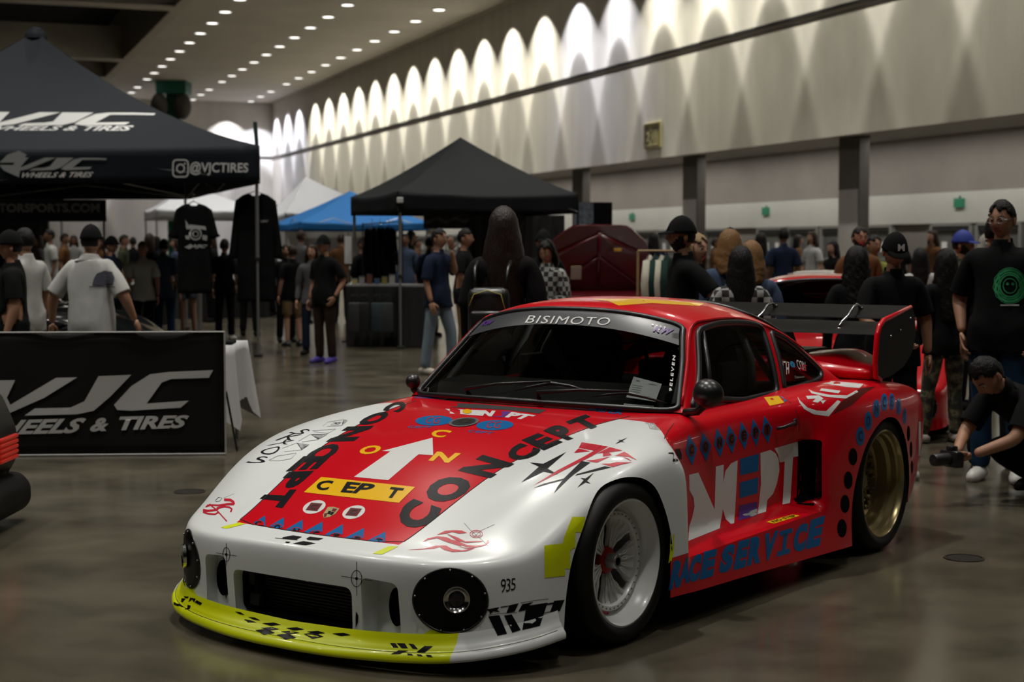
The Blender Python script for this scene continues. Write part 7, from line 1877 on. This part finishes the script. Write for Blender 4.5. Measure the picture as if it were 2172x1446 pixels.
obj('lens', lathe(bmesh.new(), [(0, -.14), (.032, -.14), (.036, -.13), (.036, -.03), (.03, -.03)], 'Y', 24, Matrix.Diagonal((1, 1, 1, 1)), cap=True), M_TRIM, cm, angle=40)
obj('lens_glass', lathe(bmesh.new(), [(0, -.142), (.026, -.141)], 'Y', 20), mat('lens dark', (0.02, 0.02, 0.02), 0.08), cm, True)
# wristbands
# --- left centre group
D = 20.1; figure('person', 'man in a black cap, black T-shirt and purple shoes with hand in pocket', 690, 0, D, -35, hb(D, 503), 'tan', 'short', H_BLK, C_BLK, .85, C_DKB, joints={**POCK_L, 'headc': (0, -.02, 1.60)}, cap=C_BLK, shoe=SH_P, girth=1.15)
D = 23.4; figure('person', 'boy in a dark T-shirt and khaki shorts beside the blue canopy leg', 622, 0, D, -150, hb(D, 521), 'light', 'short', H_BRN, C_BLK, .8, C_KHK, .85, shoe=SH_B, girth=.9)
D = 21.6; figure('person', 'dark-haired woman in a grey top standing behind the man in black', 663, 0, D, -10, hb(D, 520), 'light', 'long', H_BRN, C_GRY, 1.9, C_NAV, female=True, hairlen=.25)
D = 24.5; figure('person', 'dark-haired person in a black T-shirt left of the boy in shorts', 607, 0, D, 20, hb(D, 520), 'tan', 'short', H_BLK, C_BLK, .8, C_BLK)
D = 18.3; figure('person', 'man in a navy shirt and light jeans with a hand at his mouth', 930, 0, D, 60, hb(D, 487), 'tan', 'short', H_BLK, C_NAV, .95, C_DNM, joints={'elL': (.20, -.12, 1.22), 'wrL': (.05, -.16, 1.50), 'knL': (.13, -.10, .5), 'anL': (.14, -.10, .085), 'toeL': (.15, -.26, .03), 'anR': (-.12, .12, .085), 'knR': (-.11, .06, .5), 'toeR': (-.13, -.04, .03)}, shoe=mat('pale shoe', (.40, .37, .30), .6))
D = 19.4; figure('person', 'man in a black beanie and khaki trousers facing right beside the light jeans man', 985, 0, D, 78, hb(D, 487), 'tan', 'short', H_BLK, C_BLK, .8, C_KHK, joints=FOLD, cap=None, girth=1.1, shoe=SH_B)
D = 25; figure('person', 'man in a dark hoodie standing behind the black merchandise table', 770, 0, D, 60, hb(D, 505), 'tan', 'short', H_BLK, C_BLK, 1.9, C_BLK)
D = 26; figure('person', 'dark-haired man standing behind the light jeans man', 912, 0, D, 150, hb(D, 503), 'tan', 'short', H_BLK, C_NAV, 1.9, C_BLK)
# --- left group behind the banner
D = 12.8; W_T, W_J = figure('person', 'stout man in a white T-shirt with a dark back print and black cap', 195, 0, D, 168, hb(D, 484), 'tan', 'short', H_BLK, C_WHT, .9, C_BLK, cap=C_BLK, girth=1.28, joints={'elL': (.34, .04, 1.16), 'wrL': (.40, -.04, .92), 'elR': (-.33, .04, 1.16), 'wrR': (-.36, -.10, .95)})
D = 12.4; figure('person', 'man in a black cap and black T-shirt at the left edge behind the banner', 28, 0, D, -75, hb(D, 496), 'tan', 'short', H_BLK, C_BLK, .8, C_BLK, cap=C_BLK, girth=1.15)
D = 13.6; figure('person', 'tall man in a white T-shirt just behind the man at the left edge', 58, 0, D, -120, hb(D, 486), 'tan', 'short', H_BLK, C_WHT, .8, C_BLK)
D = 21.6; figure('person', 'man in a cap and dark blue shirt behind the stout white T-shirt man', 238, 0, D, 70, hb(D, 505), 'tan', 'short', H_BLK, C_NAV, .9, C_BLK, cap=C_BLK)
D = 22.5; figure('person', 'woman in a white T-shirt walking beyond the dark car bonnet', 305, 0, D, 10, hb(D, 513), 'tan', 'short', H_BRN, C_WHT, .8, C_BLK, female=True)
D = 23.2; figure('person', 'man in a blue grey T-shirt seen from behind left of the hanging shirt', 350, 0, D, 175, hb(D, 508), 'tan', 'short', H_BLK, C_BLT, .8, C_DNB, girth=1.1)
D = 26; figure('person', 'woman in denim shorts whose bare legs show below the hanging shirt', 400, 0, D, -10, hb(D, 512), 'light', 'long', H_BRN, C_BLK, .8, C_DNM, .5, female=True)
D = 25; figure('person', 'person in a dark shirt with a blue back print between the hanging shirts', 478, 0, D, 175, hb(D, 508), 'tan', 'short', H_BLK, C_BLK, .9, C_BLK, shoe=SH_W)
# far crowd, smaller and plainer
rnd = random.Random(5); tones = [C_BLK, C_NAV, C_GRY, C_BLK, C_WHT, C_OLV, C_BLT, C_BRN]
far = [(110, 30, 'in the far crowd left of the stout man'), (140, 33, 'in the far crowd left of the stout man'), (265, 31, 'far off behind the walking woman'), (285, 36, 'far off behind the walking woman'), (335, 38, 'far off behind the walking woman'), (520, 36, 'far off left of the blue canopy'), (556, 40, 'far off left of the blue canopy'), (575, 34, 'far off left of the blue canopy'), (872, 34, 'far off under the black canopy'), (1040, 32, 'far off under the black canopy'), (1385, 30, 'far off beyond the open red bonnet'), (1515, 33, 'far off behind the ginger hair'), (1612, 27, 'far off behind the ginger hair'), (1690, 38, 'far off before the grey doors'), (1905, 30, 'far off behind the black caps'), (1975, 29, 'far off behind the black caps')]
far += [(20, 27, 'far off left of the stout man'), (85, 36, 'in the far crowd left of the stout man'), (160, 40, 'in the far crowd behind the stout man'), (215, 34, 'in the far crowd behind the stout man'), (320, 29, 'far off behind the walking woman'), (375, 33, 'far off beside the hanging printed T-shirt'), (450, 31, 'far off between the two hanging T-shirts'), (530, 26.2, 'far off beside the large hanging T-shirt'), (640, 30.5, 'far off behind the boy in shorts'), (725, 31, 'far off left of the merchandise table'), (860, 29, 'far off behind the merchandise table'), (885, 37, 'far off behind the merchandise table'), (1660, 24, 'far off behind the red coupe roof'), (1720, 30, 'far off before the grey doors')]
for px, D, where in far:
    k = rnd.randrange(8); c = ['black', 'navy', 'grey', 'black', 'white', 'olive', 'blue grey', 'brown'][k]; fem = rnd.random() < .4
    figure('person', f'small {"woman" if fem else "man"} in a {c} top {where}', px, 0, D, rnd.choice((0, 90, 180, 200, 150, -60)), rnd.uniform(1.62, 1.78), rnd.choice(('tan', 'light', 'brown')), 'long' if fem else 'short', rnd.choice((H_BLK, H_BRN)), tones[k], .8, C_BLK, female=fem, hairlen=.25)
# ---------------------------------------------------------------- prints on clothing
def shirt_of(t): return [c for c in t.children if c.name.startswith('shirt')][0]
tr = world_bvh(shirt_of(F_T)); GPR = mat('green print', (0.02, 0.28, 0.10), .7)
cx, cy = 2142, 606
wpoly('round_print', GPR, [st([(cx+r*cos(a*pi/12+ph)*(1+.04*sin(a*3+ph)), cy+r*1.12*sin(a*pi/12+ph)) for a in range(25)], w) for r, w, ph in ((30, 5, 0), (25, 3, .4), (21, 3, 1), (34, 1.5, 2), (14, 2, .2))]+[ell(cx-5, cy-4, 3, 3, 8), ell(cx+6, cy-4, 3, 3, 8)], tr, F_T, off=.006, cell=6)
wtext('shirt_lettering', M_PRT, 'futureflowers', [(2120, 644), (2162, 644), (2162, 650), (2120, 650)], tr, F_T, .0, off=.006, cell=6) if False else wpoly('shirt_line', M_PRT, [st([(2122, 647), (2160, 647)], 3)], tr, F_T, off=.006, cell=6)
tr = world_bvh(shirt_of(W_T))
wpoly('back_print', mat('print grey', (.05, .05, .07), .8), [[(200, 590), (206, 580), (222, 574), (238, 577), (243, 590), (240, 603), (218, 605), (196, 604)]], tr, W_T, off=.006, cell=6)
wpoly('back_print', mat('print grey', (.05, .05, .07), .8), [st([(190, 608), (245, 608)], 2)], tr, W_T, off=.006, cell=6)
